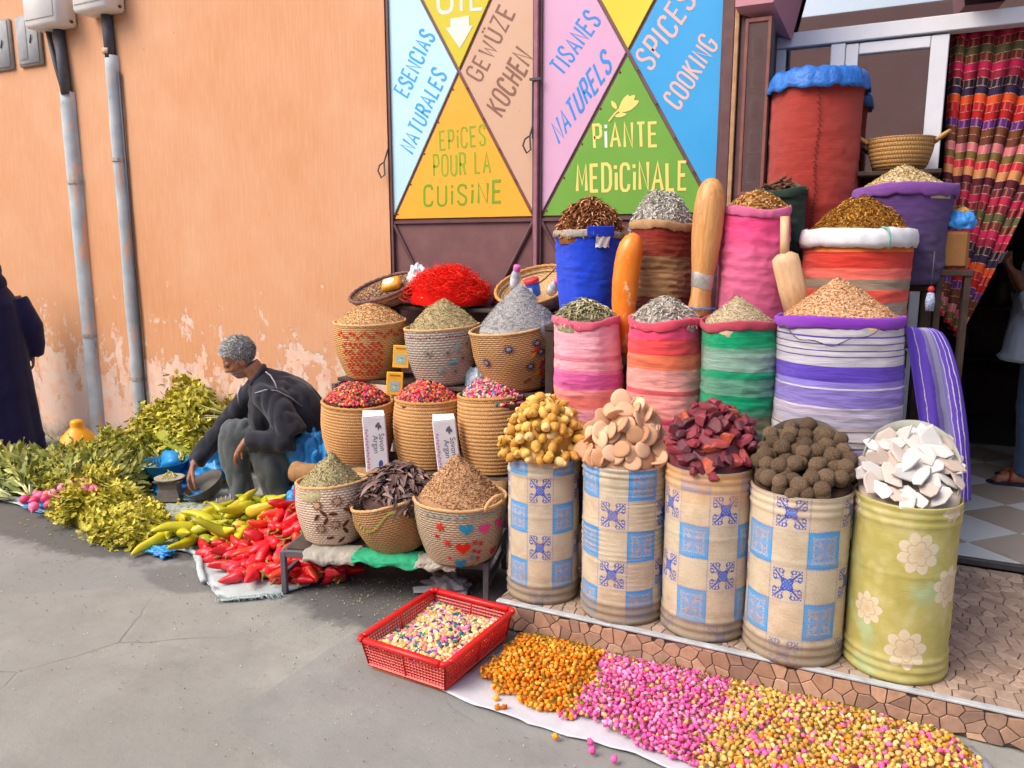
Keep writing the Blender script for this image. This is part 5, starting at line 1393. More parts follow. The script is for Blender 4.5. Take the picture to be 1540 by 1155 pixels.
for j in range(nv + 1):
    f_ = j / nv
    for i in range(nu + 1):
        u = i / nu
        xl = .062 + .13 * f_; xr = .165 + .20 * math.sqrt(f_) * (1 - .12 * max(0, f_ - .6))
        z = 1.355 - .01 * u - f_ * (.62 + .07 * u) - .012 * math.sin(u * 9) * f_
        x = xl + (xr - xl) * u; y = 3.42 - .05 * f_ + .16 * u * (.6 + .4 * f_) + .022 * math.sin(u * 11 + f_ * 2) * (.4 + f_) 
        V.append((x, y, z))
for j in range(nv):
    for i in range(nu):
        a = j * (nu + 1) + i; F.append([a, a + nu + 1, a + nu + 2, a + 1]); uvs.append([(i / nu, j / nv), (i / nu, (j + 1) / nv), ((i + 1) / nu, (j + 1) / nv), ((i + 1) / nu, j / nv)])
mb.add(V, F, 0, uvs); o = mb.build('purple_cloth', DRAPE); sm = o.modifiers.new('t', 'SOLIDIFY'); sm.thickness = .004
tag(o, 'purple striped cloth hanging beside the large striped sack', 'cloth')
mb = MB(); mb.box((-.08, 3.235, .735), (.42, .016, .10), bev=.003); tag(mb.build('red_cloth_strip', cloth('magenta_cloth', '#b02050', '#8c1840'), None, False), 'magenta cloth edge under the large striped sack', 'cloth')

# ================================================================== METAL STAND WITH BASKETS
STEEL = M('painted_angle_steel', '#56525a', '#6a646a', 16, .55, .45, .3, .002)
rack = thing('metal_stand', 'dark angle-steel tiered stand carrying the embroidered baskets', 'stand', (-2.1, 3.3, 0))
def kpart(name, mb, mat=None, smooth=False): o = mb.build(name, mat or STEEL, rack, smooth); o.location = (2.1, -3.3, 0); return o
A0, A1, B0, B1 = Vector((-2.56, 2.715, 0)), Vector((-1.60, 3.005, 0)), Vector((-2.69, 3.16, 0)), Vector((-1.73, 3.45, 0))
def beam(a, b, w=.022, h=.03, name='rail'):
    a, b = Vector(a), Vector(b); d = b - a; mb = MB(); mb.box((a + b) / 2, (d.length, w, h) if abs(d.z) < .5 * d.length else (w, w, d.length), (0, -math.asin(max(-1, min(1, d.z / d.length))) if abs(d.z) < .5 * d.length else 0, math.atan2(d.y, d.x)), bev=.002); return kpart(name, mb)
U = lambda p, z: (p.x, p.y, z)
for a, b in ((A0, A1), (B0, B1), (A0, B0), (A1, B1)): beam(U(a, .205), U(b, .205))
beam(U(A0, .10), U(B0, .10), .02, .022); beam(U(A1, .10), U(B1, .10), .02, .022)
for p in (A0, A1, B0, B1): 
    mb = MB(); mb.box((p.x, p.y, .108), (.026, .026, .215), (0, 0, .3), bev=.002); kpart('leg', mb)
BOARD = M('stand_board', '#5c5048', '#4a403a', 14, .85, .2, .4)
def board(x0, y0, x1, y1, z, w, name='shelf_board'):
    d = Vector((x1 - x0, y1 - y0, 0)); mb = MB(); mb.box(((x0 + x1) / 2, (y0 + y1) / 2, z), (d.length, w, .022), (0, 0, math.atan2(d.y, d.x)), bev=.004); return kpart(name, mb, BOARD)
c0 = (A0 + B0) / 2; c1_ = (A1 + B1) / 2; board(c0.x, c0.y, c1_.x, c1_.y, .2115, .40)
board(-2.93, 3.56, -1.70, 3.765, .435, .38); board(-2.98, 3.86, -1.64, 3.87, .885, .34); board(-3.02, 4.11, -1.62, 4.11, 1.305, .26)
for x, y0, y1 in ((-2.95, 3.66, 4.24), (-1.64, 3.78, 4.24)):
    for y, z in ((y0 - .03, .87), (y1, 1.29)):
        mb = MB(); mb.box((x, y, z / 2), (.028, .028, z), bev=.002); kpart('post', mb)
    for z in (.42, .86): mb = MB(); mb.box((x, (y0 + y1) / 2, z), (.022, y1 - y0, .026), bev=.002); kpart('rail', mb)
# burlap-wrapped front edge of the second tier
BURL = M('burlap', '#a8845c', '#8c6c48', 26, .95, .1, .6, .004, 300)
def roll(pts, r, seed, mat, name, label, cat='cloth', flat=.8, n=14, rough=.25):
    P = []; rr = []
    for i in range(len(pts) - 1):
        for k in range(8):
            f = k / 8; p = Vector(pts[i]).lerp(Vector(pts[i + 1]), f); P.append(p + Vector((0, .012 * ns(p.x * 6, 1, seed), .016 * ns(p.x * 5, 2, seed)))); rr.append(r * (1 + rough * ns(p.x * 8, 3, seed) + .12 * ns(p.x * 25, 3, seed)))
    mb = MB(); mb.tube(P, rr, n, 0, True, flat); o = mb.build(name, mat); tag(o, label, cat); return o
roll([(-3.02, 3.33, .395), (-2.6, 3.37, .40), (-2.2, 3.43, .395), (-1.68, 3.53, .395)], .060, 3, BURL, 'burlap_roll', 'brown burlap wrapped along the front edge under the coiled baskets', 'cloth', 1.0)
GREENC = M('green_mesh_cloth', '#2c9a6c', '#3cac80', 20, .8, .2, .5)
GREYC = M('grey_sack_cloth', '#9a948a', '#b0a99c', 18, .9, .15, .5)
def strip(name, label, p0, p1, z, drop, back, mat, seed, cat='cloth'):
    """cloth lying on the board and hanging crumpled over the front rail"""
    p0, p1 = Vector((p0[0], p0[1], 0)), Vector((p1[0], p1[1], 0)); d = (p1 - p0); nb = Vector((-d.y, d.x, 0)).normalized(); nu, nv = 40, 22; V = []
    for j in range(nv + 1):
        for i in range(nu + 1):
            u, v = i / nu, j / nv; p = p0 + d * u; e = .010 * ns(u * 5, v * 3, seed) + .006 * ns(u * 14, v * 7, seed)
            dr = drop * (.75 + .5 * ns(u * 4, 1, seed))
            if v < .5: q = p + nb * (back * (1 - v * 2)) + Vector((0, 0, z + .004 + max(0, e)))
            else: f = (v - .5) * 2; q = p - nb * (.016 + max(-.008, e) + .02 * math.sin(f * 2)) + Vector((0, 0, z - dr * f + e * .5))
            V.append(tuple(q + d.normalized() * .02 * ns(v * 3, u * 2, seed + 3)))
    mb = MB(); mb.add(V, [[j * (nu + 1) + i, j * (nu + 1) + i + 1, (j + 1) * (nu + 1) + i + 1, (j + 1) * (nu + 1) + i] for j in range(nv) for i in range(nu)])
    o = mb.build(name, mat); sm = o.modifiers.new('t', 'SOLIDIFY'); sm.thickness = .003; tag(o, label, cat)
strip('grey_sacking', 'grey sacking bunched over the front rail below the brown pod basket', (-2.44, 2.738), (-2.20, 2.812), .224, .055, .10, GREYC, 7)
strip('green_netting', 'green netting strip hanging over the front rail of the metal stand', (-2.21, 2.808), (-1.90, 2.902), .224, .045, .08, GREENC, 9, 'netting')
strip('grey_rag', 'small grey rag on the front rail beside the green netting', (-1.91, 2.90), (-1.72, 2.957), .224, .05, .06, GREYC, 12)

# ---- baskets
def basket(name, label, c, zb, zt, rb, rt, mat, rimmat, rot=(0, 0, 0), group='woven spice baskets', wave=.0, coils=0, cdepth=.004, seed=0, ears=None, wob=0.0, cat='basket', rimr=.008, squash=0.0, belly=.02):
    b = thing(name, label, cat, (c[0], c[1], zb), rot, group)
    H = zt - zb; n = max(60, coils * 6); prof = [(.001, .003), (rb * .6, .002)]
    def rad(z): f = max(0, min(1, z / H)); return rb + (rt - rb) * f ** .8 + belly * math.sin(PI * f)
    for i in range(n + 1):
        z = H * i / n; r = rad(z)
        if coils: r += cdepth * (abs(math.sin(PI * i / n * coils)) ** .7 - .5)
        if i < 3: r -= .010 * (1 - i / 3)
        prof.append((r, z))
    top = len(prof); prof += [(rt - .010, H - .002), (rt - .014, H * .7), (rb * .8, H * .3), (.001, H * .3)]
    def disp(r, th, z):
        c_, s_ = math.cos(th), math.sin(th); f = z / H
        k = r * (1 + .02 * math.sin(2 * th + seed)) + wob * ns(c_ * 1.8 + seed, s_ * 1.8, f * 2) * (.4 + f)
        return k * c_, k * s_, z + wave * math.sin(th * 1.0 + seed) * f * f + wave * .5 * math.sin(2 * th + seed * 2) * f * f
    mb = MB(); mb.lathe(prof, 80, disp); mb.build('basket_body', mat, b)
    V = []; N = 80; m_ = 8
    for k in range(N):
        th = 2 * PI * k / N; p = disp(rt - .004, th, H); tr = rimr * (1 + .2 * math.sin(k * 2.4))
        for j in range(m_):
            a = 2 * PI * j / m_; V.append((p[0] + tr * math.cos(a) * math.cos(th), p[1] + tr * math.cos(a) * math.sin(th), p[2] + tr * math.sin(a)))
    mb = MB(); mb.add(V, [[k * m_ + j, ((k + 1) % N) * m_ + j, ((k + 1) % N) * m_ + (j + 1) % m_, k * m_ + (j + 1) % m_] for k in range(N) for j in range(m_)]); mb.build('rim', rimmat, b)
    for a in (ears or ()):
        mb = MB(); pts = []
        for k in range(9):
            q = PI * k / 8; th = a + .28 * math.cos(q); p = disp(rt + .004, th, H); pts.append((p[0] * (1 + .04 * math.sin(q)), p[1] * (1 + .04 * math.sin(q)), p[2] + .062 * math.sin(q) - .01))
        mb.tube(pts, .0085, 8); mb.build('ear', rimmat, b)
    def surf(ang, z, off=.004):
        p = disp(rad(z) + (cdepth * .5 if coils else 0) + off, ang, z); return p
    return b, surf, H, math.atan2(-c[1], -c[0]) - rot[2]
def motif(b, surf, ang, z, pts, r, mat, name, off=.004):
    """flat stitched shape laid on the basket's side"""
    n = len(pts); cx = sum(p[0] for p in pts) / n; cz = sum(p[1] for p in pts) / n
    V = [surf(ang + cx / r, z + cz, off + .002)] + [surf(ang + p[0] / r, z + p[1], off) for p in pts]
    mb = MB(); mb.add(V, [[0, 1 + k, 1 + (k + 1) % n] for k in range(n)]); return mb.build(name, mat, b)
def burst(r0, r1, n, ph=0): return [((r0 if k % 2 else r1) * math.cos(ph + PI * k / n), (r0 if k % 2 else r1) * math.sin(ph + PI * k / n)) for k in range(2 * n)]
def heart(s): return [(s * .062 * 16 * math.sin(a) ** 3, s * .062 * (13 * math.cos(a) - 5 * math.cos(2 * a) - 2 * math.cos(3 * a) - math.cos(4 * a))) for a in [2 * PI * k / 20 for k in range(20)]]
def leafs(l, w, ang): return [(l * math.cos(a) * math.cos(ang) - w * math.sin(a) * math.sin(ang), l * math.cos(a) * math.sin(ang) + w * math.sin(a) * math.cos(ang)) for a in [2 * PI * k / 10 for k in range(10)]]
YARN = {k: M('yarn_' + k, c, d, 90, .95, .1, .6) for k, c, d in [('brown', '#7a4a30', '#8c5a3c'), ('darkbrown', '#5a2c1c', '#6a3824'), ('red', '#d83c28', '#c83020'), ('blue', '#2a8ab4', '#3898c0'), ('pink', '#e0508c', '#d04880'), ('navy', '#3c3a6c', '#302e58'), ('scarlet', '#e03824', '#d02c1c'), ('crimson', '#b02c3c', '#c03444'), ('grey', '#8c8a84', '#a09e98'), ('teal', '#6a9a98', '#84aca8'), ('green', '#a4b060', '#94a050'), ('gold', '#b89038', '#c8a048')]}
ROPE = M('rim_rope', '#d8b080', '#c09868', 60, .9, .1, .6)
W_CREAM = wicker('cream_weave', '#dec8b2', '#d2baa4', '#a88a70', 46, 80)
W_TAN = wicker('tan_weave', '#c09468', '#b0885c', '#7c5a38', 50, 90)
W_SAND = wicker('sand_weave', '#c6b298', '#b6a28a', '#8a765e', 48, 90)
W_GOLD = wicker('gold_weave', '#d2a066', '#deb078', '#986a3c', 52, 85)
W_GREY = wicker('grey_weave', '#beb2a6', '#aa9e92', '#7c7064', 40, 70)
W_BRONZE = wicker('bronze_weave', '#be9060', '#cc9e6c', '#7e5834', 50, 85)
# front row
b, sf_, H_, fa = basket('cream_flower_basket', 'cream basket with brown stitched flowers, front left of the stand', (-2.425, 2.93), .225, .525, .128, .172, W_CREAM, ROPE, (R(-3), R(-2), 0), seed=1, wob=.008, wave=.006)
for a, z in ((-.42, .22), (.12, .235), (.06, .12), (-.35, .10), (.5, .2)):
    motif(b, sf_, fa + a, z, burst(.013, .034, 11), .16, YARN['brown'], 'embroidered_flower'); motif(b, sf_, fa + a, z, burst(.012, .017, 7), .16, W_CREAM, 'flower_centre', .0065)
for a, z, q in ((.38, .19, -.5), (.5, .17, -1.2), (.34, .12, .9), (.36, .085, -.9), (-.2, .14, 1.1), (-.25, .18, 2.3), (-.1, .05, .2), (.25, .035, .7), (-.45, .16, 1), (.0, .175, 0)):
    motif(b, sf_, fa + a, z, leafs(.021, .008, q), .16, YARN['darkbrown'], 'embroidered_leaf')
heap('olive_spice_heap', 'cone of ground olive-beige spice in the cream flower basket', (-2.425, 2.93, .512), .158, .165, mats2('olivesp', '#a09470', ['#b0a47c', '#948860', '#c0b48c', '#7c7248']), FLAKE, .008, 4200, 1.05, 'spice', .08)
b, sf_, H_, fa = basket('brown_pod_basket', 'tan basket of dark curled pods, middle of the front row', (-2.075, 3.01), .225, .485, .125, .188, W_TAN, ROPE, (R(9), R(-9), 0), seed=2, wob=.008, wave=.010)
for k in range(22):
    a = -1.0 + k * .095; motif(b, sf_, fa + a, .20 - .035 * math.sin(k * .42), leafs(.012, .006, .5 + .3 * math.sin(k)), .16, YARN['green' if k % 3 else 'gold'], 'embroidered_leaf')
heap('brown_pod_heap', 'dark purplish brown curled dried pods in the middle front basket', (-2.072, 3.005, .475), .178, .125, mats2('podc', '#4a3a36', ['#6a5450', '#7e6862', '#54423e', '#8c7872', '#604c48']), curl_t(6, .12, 2.0), .085, 420, 2.0, 'dried pod', .25, .6)
b, sf_, H_, fa = basket('heart_basket', 'rounded sand-coloured basket stitched with hearts and stars, front right of the stand', (-1.755, 3.045), .225, .515, .158, .222, W_SAND, ROPE, (R(2), R(0), 0), seed=3, wob=.006, wave=.006, ears=(-.25, 2.5), belly=.014)
for a, z, p, k, nm in ((-.42, .215, burst(.010, .030, 6, .3), 'red', 'embroidered_star'), (-.28, .14, burst(.008, .028, 6), 'red', 'embroidered_star'), (-.52, .17, burst(.006, .016, 5), 'crimson', 'embroidered_star'), (.12, .21, heart(.030), 'blue', 'embroidered_heart'),
    (.52, .20, heart(.030), 'pink', 'embroidered_heart'), (.05, .115, heart(.034), 'scarlet', 'embroidered_heart'), (-.02, .03, heart(.030), 'blue', 'embroidered_heart'), (.30, .14, burst(.006, .021, 6), 'crimson', 'embroidered_star'), (.44, .13, burst(.006, .021, 6, .2), 'crimson', 'embroidered_star'), (.30, .095, burst(.005, .018, 6), 'crimson', 'embroidered_star'), (.42, .085, burst(.006, .019, 6), 'crimson', 'embroidered_star'),
    (.27, .06, burst(.005, .018, 5), 'blue', 'embroidered_star'), (.42, .05, burst(.005, .018, 6), 'crimson', 'embroidered_star'), (.40, .018, burst(.008, .022, 6), 'green', 'embroidered_star'), (.95, .2, heart(.030), 'pink', 'embroidered_heart'), (-.28, .06, burst(.005, .014, 5), 'red', 'embroidered_star'), (.9, .06, heart(.026), 'crimson', 'embroidered_heart')):
    motif(b, sf_, fa + a, z, p, .2, YARN[k], nm)
for k in range(11): motif(b, sf_, fa - .75 + k * .16, .258, burst(.006, .022, 7)[:8] + [(0, -.004)], .2, YARN['teal' if k % 2 else 'grey'], 'embroidered_fan')
heap('sawdust_spice_heap', 'tall cone of ground light brown spice in the heart basket', (-1.755, 3.045, .505), .205, .215, mats2('sawd', '#ac8460', ['#bc9470', '#a07a54', '#c8a480', '#8c6a48']), FLAKE, .0095, 5200, 1.1, 'spice', .08)
# second row: coiled straw baskets of coloured flowers
def coilmat(name):
    t = NT(name); uv = t.coord('UV'); U, V, _ = t.sep(uv)
    sh = t.math('SINE', t.math('ADD', t.math('MULTIPLY', U, 2 * PI * 120), t.math('MULTIPLY', V, 260)))
    nz = t.noise(t.mapping(uv, (60, 30, 1)), 2, 5, .7)
    col = t.ramp(nz, [(.25, lin('#bc8850')), (.5, lin('#d8a66c')), (.75, lin('#e2b988'))])
    col = t.mix(t.ramp(sh, [(.0, .35), (.4, 0)]), col, lin('#8a5a2e'))
    t.bump(t.math('MULTIPLY_ADD', sh, .5, nz), .6, .003); return t.fin(col, .8, .25)
COIL = coilmat('coiled_straw'); COLR = M('straw_rim', '#c8965c', '#b88650', 60, .85, .15, .6)
tb = MB(); tb.lathe([(.12, -.8), (.7, -.5), (.95, 0), (.7, .5), (.2, .8), (.001, .7)], 6, lambda r, th, z: (r * (1 + .6 * ns(math.cos(th) * 1.4, math.sin(th) * 1.4, z * 1.6)) * math.cos(th), r * (1 + .6 * ns(math.cos(th) * 1.4, math.sin(th) * 1.4, z * 1.6)) * math.sin(th), z), 0, True); TV0 = tb.V[0]; TF0 = [f for f in tb.F if len(f) == 4]
POTP = ['#b03038', '#d85c40', '#7a2838', '#284838', '#c84a6c', '#d8a060', '#3c3850', '#e07848', '#986838', '#c83848']
POTP2 = ['#c83078', '#e06098', '#1f6a70', '#e08050', '#4a2c68', '#d8a070', '#c02848', '#2878a0', '#e8b090', '#7c2c5c']
for nm, c, zt, rt, lb, pal, rot, sd in (('coiled_basket', (-2.755, 3.585), .792, .20, 'coiled straw basket of red potpourri, left of the middle row', POTP, (R(3), R(3), 0), 1), ('coiled_basket', (-2.315, 3.66), .828, .186, 'coiled straw basket of red and orange potpourri between the two soap boxes', POTP, (0, 0, 0), 2), ('coiled_basket', (-1.915, 3.73), .872, .198, 'coiled straw basket of multicoloured flower potpourri, right of the middle row', POTP2, (0, R(-3), 0), 3)):
    basket(nm, lb, c, .447, zt, .165, rt, COIL, COLR, rot, 'coiled straw baskets of potpourri', coils=20, cdepth=.0045, seed=sd, wob=.004, rimr=.010)
    heap('potpourri_heap', 'dried potpourri flowers in the ' + lb.split(',')[0].replace('coiled straw basket of ', '') .replace(' between the two soap boxes', '') + ' basket' + (' beside the grey stand post' if sd == 1 else ' between the soap boxes' if sd == 2 else ' below the bronze basket'), (c[0], c[1], zt - .004), rt - .008, .105, [M('potp_base_%d' % sd, '#4a3028', '#5c3c30', 60, .95), Mvar('potp_bits_%d' % sd, pal, .85, .15, 80, .2)], (TV0, TF0), .0105, 1900, 1.9, 'potpourri', .12, None)
# third row
b, sf_, H_, fa = basket('red_stitched_basket', 'golden basket with red zigzag stitching, left of the upper row', (-2.81, 3.83), .897, 1.235, .155, .222, W_GOLD, ROPE, (R(3), 0, 0), seed=4, wob=.006)
for k in range(20):
    a = -.95 + k * .1; motif(b, sf_, fa + a, .285 + .015 * math.sin(k * 1.8), burst(.005, .017, 5), .2, YARN['red'], 'embroidered_star')
for i in range(5):
    for k in range(15):
        a = -.8 + k * .075; z = .05 + i * .042 + .018 * (k % 2); 
        if (a > .25 and i in (2, 3)) or (k + i * 3) % 7 == 0: continue
        motif(b, sf_, fa + a, z, leafs(.013, .0055, .75 * (1 if k % 2 else -1)), .18, YARN['red'], 'embroidered_stitch')
heap('tan_grain_heap', 'mound of fine tan grain in the red stitched basket', (-2.81, 3.83, 1.226), .214, .115, mats2('tang', '#c49c6c', ['#d4ac7c', '#bc9464', '#a88050', '#dcbc90']), FLAKE, .009, 4600, 1.7, 'grain', .06)
b, sf_, H_, fa = basket('grey_floral_basket', 'grey basket with silvery flower stitching, middle of the upper row', (-2.295, 3.83), .897, 1.222, .158, .214, W_GREY, ROPE, (R(2), R(-3), 0), seed=5, wob=.008)
for k in range(24): motif(b, sf_, fa - 1.0 + k * .085, .285 + .004 * math.sin(k), burst(.003, .007, 4), .2, YARN['crimson' if k % 3 == 0 else 'darkbrown'], 'embroidered_dot')
for a, z, s_ in ((.35, .22, .04), (.5, .16, .032), (.1, .2, .03), (-.1, .1, .034), (.3, .09, .03), (.65, .24, .03), (-.4, .2, .03)):
    motif(b, sf_, fa + a, z, burst(s_ * .45, s_, 6, a), .19, YARN['grey'], 'embroidered_flower'); motif(b, sf_, fa + a, z, burst(s_ * .2, s_ * .35, 5), .19, YARN['teal' if s_ > .033 else 'brown'], 'flower_centre', .0065)
motif(b, sf_, fa + .25, .14, [(-.035, -.014), (.03, -.010), (.032, .016), (-.033, .012)], .19, YARN['teal'], 'stitched_patch'); motif(b, sf_, fa + .25, .137, [(-.02, -.004), (.016, -.002), (.016, .004), (-.02, .003)], .19, YARN['blue'], 'stitched_patch', .007)
heap('seed_heap', 'mound of pale greenish seeds in the grey floral basket', (-2.295, 3.83, 1.213), .207, .165, mats2('seed', '#948460', ['#b8a880', '#a09068', '#ccbc94', '#847450', '#c0ac80']), NEEDLE, .019, 3800, 1.35, 'seed', .08)
b, sf_, H_, fa = basket('bronze_flower_basket', 'bronze basket with navy stitched flowers, right of the upper row', (-1.815, 3.85), .90, 1.255, .16, .236, W_BRONZE, ROPE, (R(6), R(-8), 0), seed=6.0, wob=.008, wave=.018)
for a, z in ((-.12, .27), (.55, .275), (.32, .15), (.75, .04), (.62, .22), (-.75, .2)):
    motif(b, sf_, fa + a, z, burst(.012, .036, 12), .2, YARN['navy'], 'embroidered_flower'); motif(b, sf_, fa + a, z, burst(.008, .014, 6), .2, YARN['grey'], 'flower_centre', .0065)
for a, z, k, q in ((.5, .235, 'scarlet', .3), (.62, .14, 'crimson', 1.2), (.42, .21, 'gold', .9), (.5, .1, 'gold', .2), (.66, .09, 'scarlet', 2), (.2, .07, 'brown', .4), (.8, .17, 'crimson', .5), (.9, .1, 'gold', .4)):
    motif(b, sf_, fa + a, z, leafs(.026, .010, q), .2, YARN[k], 'embroidered_leaf')
heap('lavender_heap', 'peaked heap of grey lavender in the bronze flower basket', (-1.820, 3.848, 1.236), .232, .235, mats2('lav', '#8c8a8c', ['#a8a6a4', '#94929a', '#b8b6b0', '#807e84', '#9c9890']), NEEDLE, .015, 5600, 1.15, 'lavender', .06)
# top row
W_PALE = wicker('pale_coil', '#dcb888', '#d0a878', '#a07c50', 36, 70)
PURR = M('purple_bound_rim', '#5c4058', '#8c6c58', 40, .85, .15, .5)
basket('shallow_basket', 'shallow basket with purple bound rim, brown nuts, soap and plastic bag', (-2.845, 4.07), 1.335, 1.435, .13, .225, W_PALE, PURR, (R(22), R(-8), 0), coils=6, cdepth=.010, seed=7, rimr=.011, belly=.01)
heap('brown_nut_heap', 'small brown nuts in the shallow purple-rimmed basket', (-2.845, 4.045, 1.415), .195, .03, mats2('nut', '#6c5240', ['#8c6c54', '#7a5c46', '#a08468', '#644a3a']), GRAIN, .0105, 620, 2, 'nut', .1, rot=(R(22), R(-8), 0))
sp = thing('yellow_soap', 'yellow soap block with white label in the shallow basket', 'soap', (-2.755, 3.975, 1.435), (R(34), R(-14), R(20)))
mb = MB(); mb.box((0, 0, .02), (.115, .10, .05), bev=.014); mb.build('soap_block', M('amber_soap', '#e8a834', '#dc9828', 10, .4, .5, .1), sp)
mb = MB(); mb.add([(-.01 + .038 * math.cos(a), .03 * math.sin(a), .0462) for a in [2 * PI * k / 16 for k in range(16)]], [list(range(16))]); mb.build('paper_label', WPL, sp)
def crumple(name, label, c, s, mat, seed, cat='bag', flat=1.0, amp=.5, sub=26):
    b = MB(); b.ell((0, 0, 0), (1, 1, 1), n=sub * 2, m=sub); V = b.V[0]
    k = 1 + amp * (np.abs(nsv(V, 1.6, seed)) * 1.4 - .35 + np.abs(nsv(V, 4, seed)) * .5)
    V = V * k[:, None] * np.array(s); V[:, 2] = np.maximum(V[:, 2], -s[2] * .5)
    m_ = MB(); m_.add(V, b.F); o = m_.build(name, mat, None, True, c); tag(o, label, cat); return o
CLEAR = M('clear_bag_plastic', '#c8ccd0', '#e4e6e8', 30, .15, .6, .6, .01, 40)
crumple('blue_bag', 'small bright blue plastic bag of golden grains at the curtain', (.26, 4.12, 1.778), (.055, .055, .06), M('bag_blue', '#2f86d8', '#4a9ae0', 18, .4, .4, .4), 8.8, amp=.35)
crumple('plastic_bag', 'clear crumpled plastic bag behind the yellow soap', (-2.66, 4.10, 1.485), (.055, .045, .075), CLEAR, 4.2, amp=.55)
basket('wool_basket', 'tan basket heaped with bright red wool', (-2.40, 4.06), 1.318, 1.40, .14, .205, W_PALE, COLR, (R(6), 0, 0), coils=6, cdepth=.010, seed=8, rimr=.010, belly=.01)
def strand_t(k=9):
    V = []; F = []
    for i in range(k + 1):
        a = i / k * 2.6; x, y, z = math.sin(a) * .9, math.cos(a) * .9 - .3, .15 * math.sin(3 * a); w = .022
        V += [(x, y - w, z), (x, y + w, z + w), (x + w * .6, y, z + w * 2)]
    for i in range(k):
        for j in range(3): F.append([i * 3 + j, i * 3 + (j + 1) % 3, i * 3 + 3 + (j + 1) % 3, i * 3 + 3 + j])
    return V, F
heap('red_wool', 'bright red wool strands mounded in a basket on the top row', (-2.40, 4.055, 1.385), .228, .145, [M('red_wool_base', '#c81410', '#dc1c14', 40, .95, .1, .6), Mvar('red_wool_strand', ['#e01c12', '#f43024', '#cc140a', '#f84838'], .9, .1, 60, .1)], strand_t(), .055, 1700, 2.4, 'wool', .42, .6)
basket('open_basket', 'pale coiled basket tipped forward with bottles, right of the red wool', (-1.815, 4.09), 1.36, 1.475, .13, .24, W_PALE, COLR, (R(26), R(-4), 0), coils=8, cdepth=.011, seed=9, rimr=.010, belly=.012)
# bottles and jar in the open basket
GLB = M('clear_bottle_plastic', '#a8b0b8', '#c0c8cc', 12, .1, .6, .05)
for x, y, z, rt_, lb in ((-1.925, 3.975, 1.445, (R(14), R(16), 0), 'clear bottle with pink cap at the left of the open basket'), (-1.695, 3.965, 1.425, (R(35), R(48), 0), 'clear bottle with pink cap lying at the right of the open basket')):
    bt = thing('small_bottle', lb, 'bottle', (x, y, z), rt_, 'pink-capped bottles in the open basket')
    mb = MB(); mb.lathe([(.001, 0), (.026, .0), (.028, .01), (.028, .08), (.022, .095), (.018, .105)], 24); mb.build('bottle_body', GLB, bt)
    mb = MB(); mb.lathe([(.0282, .02), (.0286, .022), (.0286, .062), (.0282, .064)], 24); mb.build('paper_label', WPL, bt)
    mb = MB(); mb.lathe([(.021, .104), (.0215, .107), (.0215, .13), (.019, .134), (.001, .134)], 20); mb.build('cap', M('pink_cap_%d' % int(-x * 100), '#d878b4', '#c868a8', 20, .4), bt)
jr = thing('blue_jar', 'blue plastic jar with red lid in the open basket', 'jar', (-1.785, 3.95, 1.405), (R(14), R(-8), 0))
mb = MB(); mb.lathe([(.001, 0), (.034, 0), (.038, .01), (.040, .07), (.036, .078)], 26); mb.build('jar_body', M('jar_blue', '#2a5cc8', '#3068d4', 10, .35, .5, .05), jr)
mb = MB(); mb.lathe([(.042, .074), (.043, .076), (.043, .094), (.040, .098), (.001, .098)], 26); mb.build('lid', M('lid_red', '#d83c48', '#c83040', 10, .4, .5, .05), jr)
mb = MB(); mb.add([(.0405 * math.cos(a), .0405 * math.sin(a), z) for a in (-1.9, -1.7, -1.5, -1.3) for z in (.018, .055)], [[0, 2, 3, 1], [2, 4, 5, 3], [4, 6, 7, 5]]); mb.build('paper_label', WPL, jr)
mb = MB(); mb.tube([(-1.75, 4.215, 1.57), (-1.77, 4.19, 1.545), (-1.795, 4.12, 1.495), (-1.835, 4.05, 1.45), (-1.85, 4.0, 1.43)], .0045, 6); tag(mb.build('hanging_cord', M('brown_cord', '#6a4434', '#7a5040', 40, .8)), 'dark brown cord hanging into the open basket', 'cord')  # a brown cord that dangles into the open basket
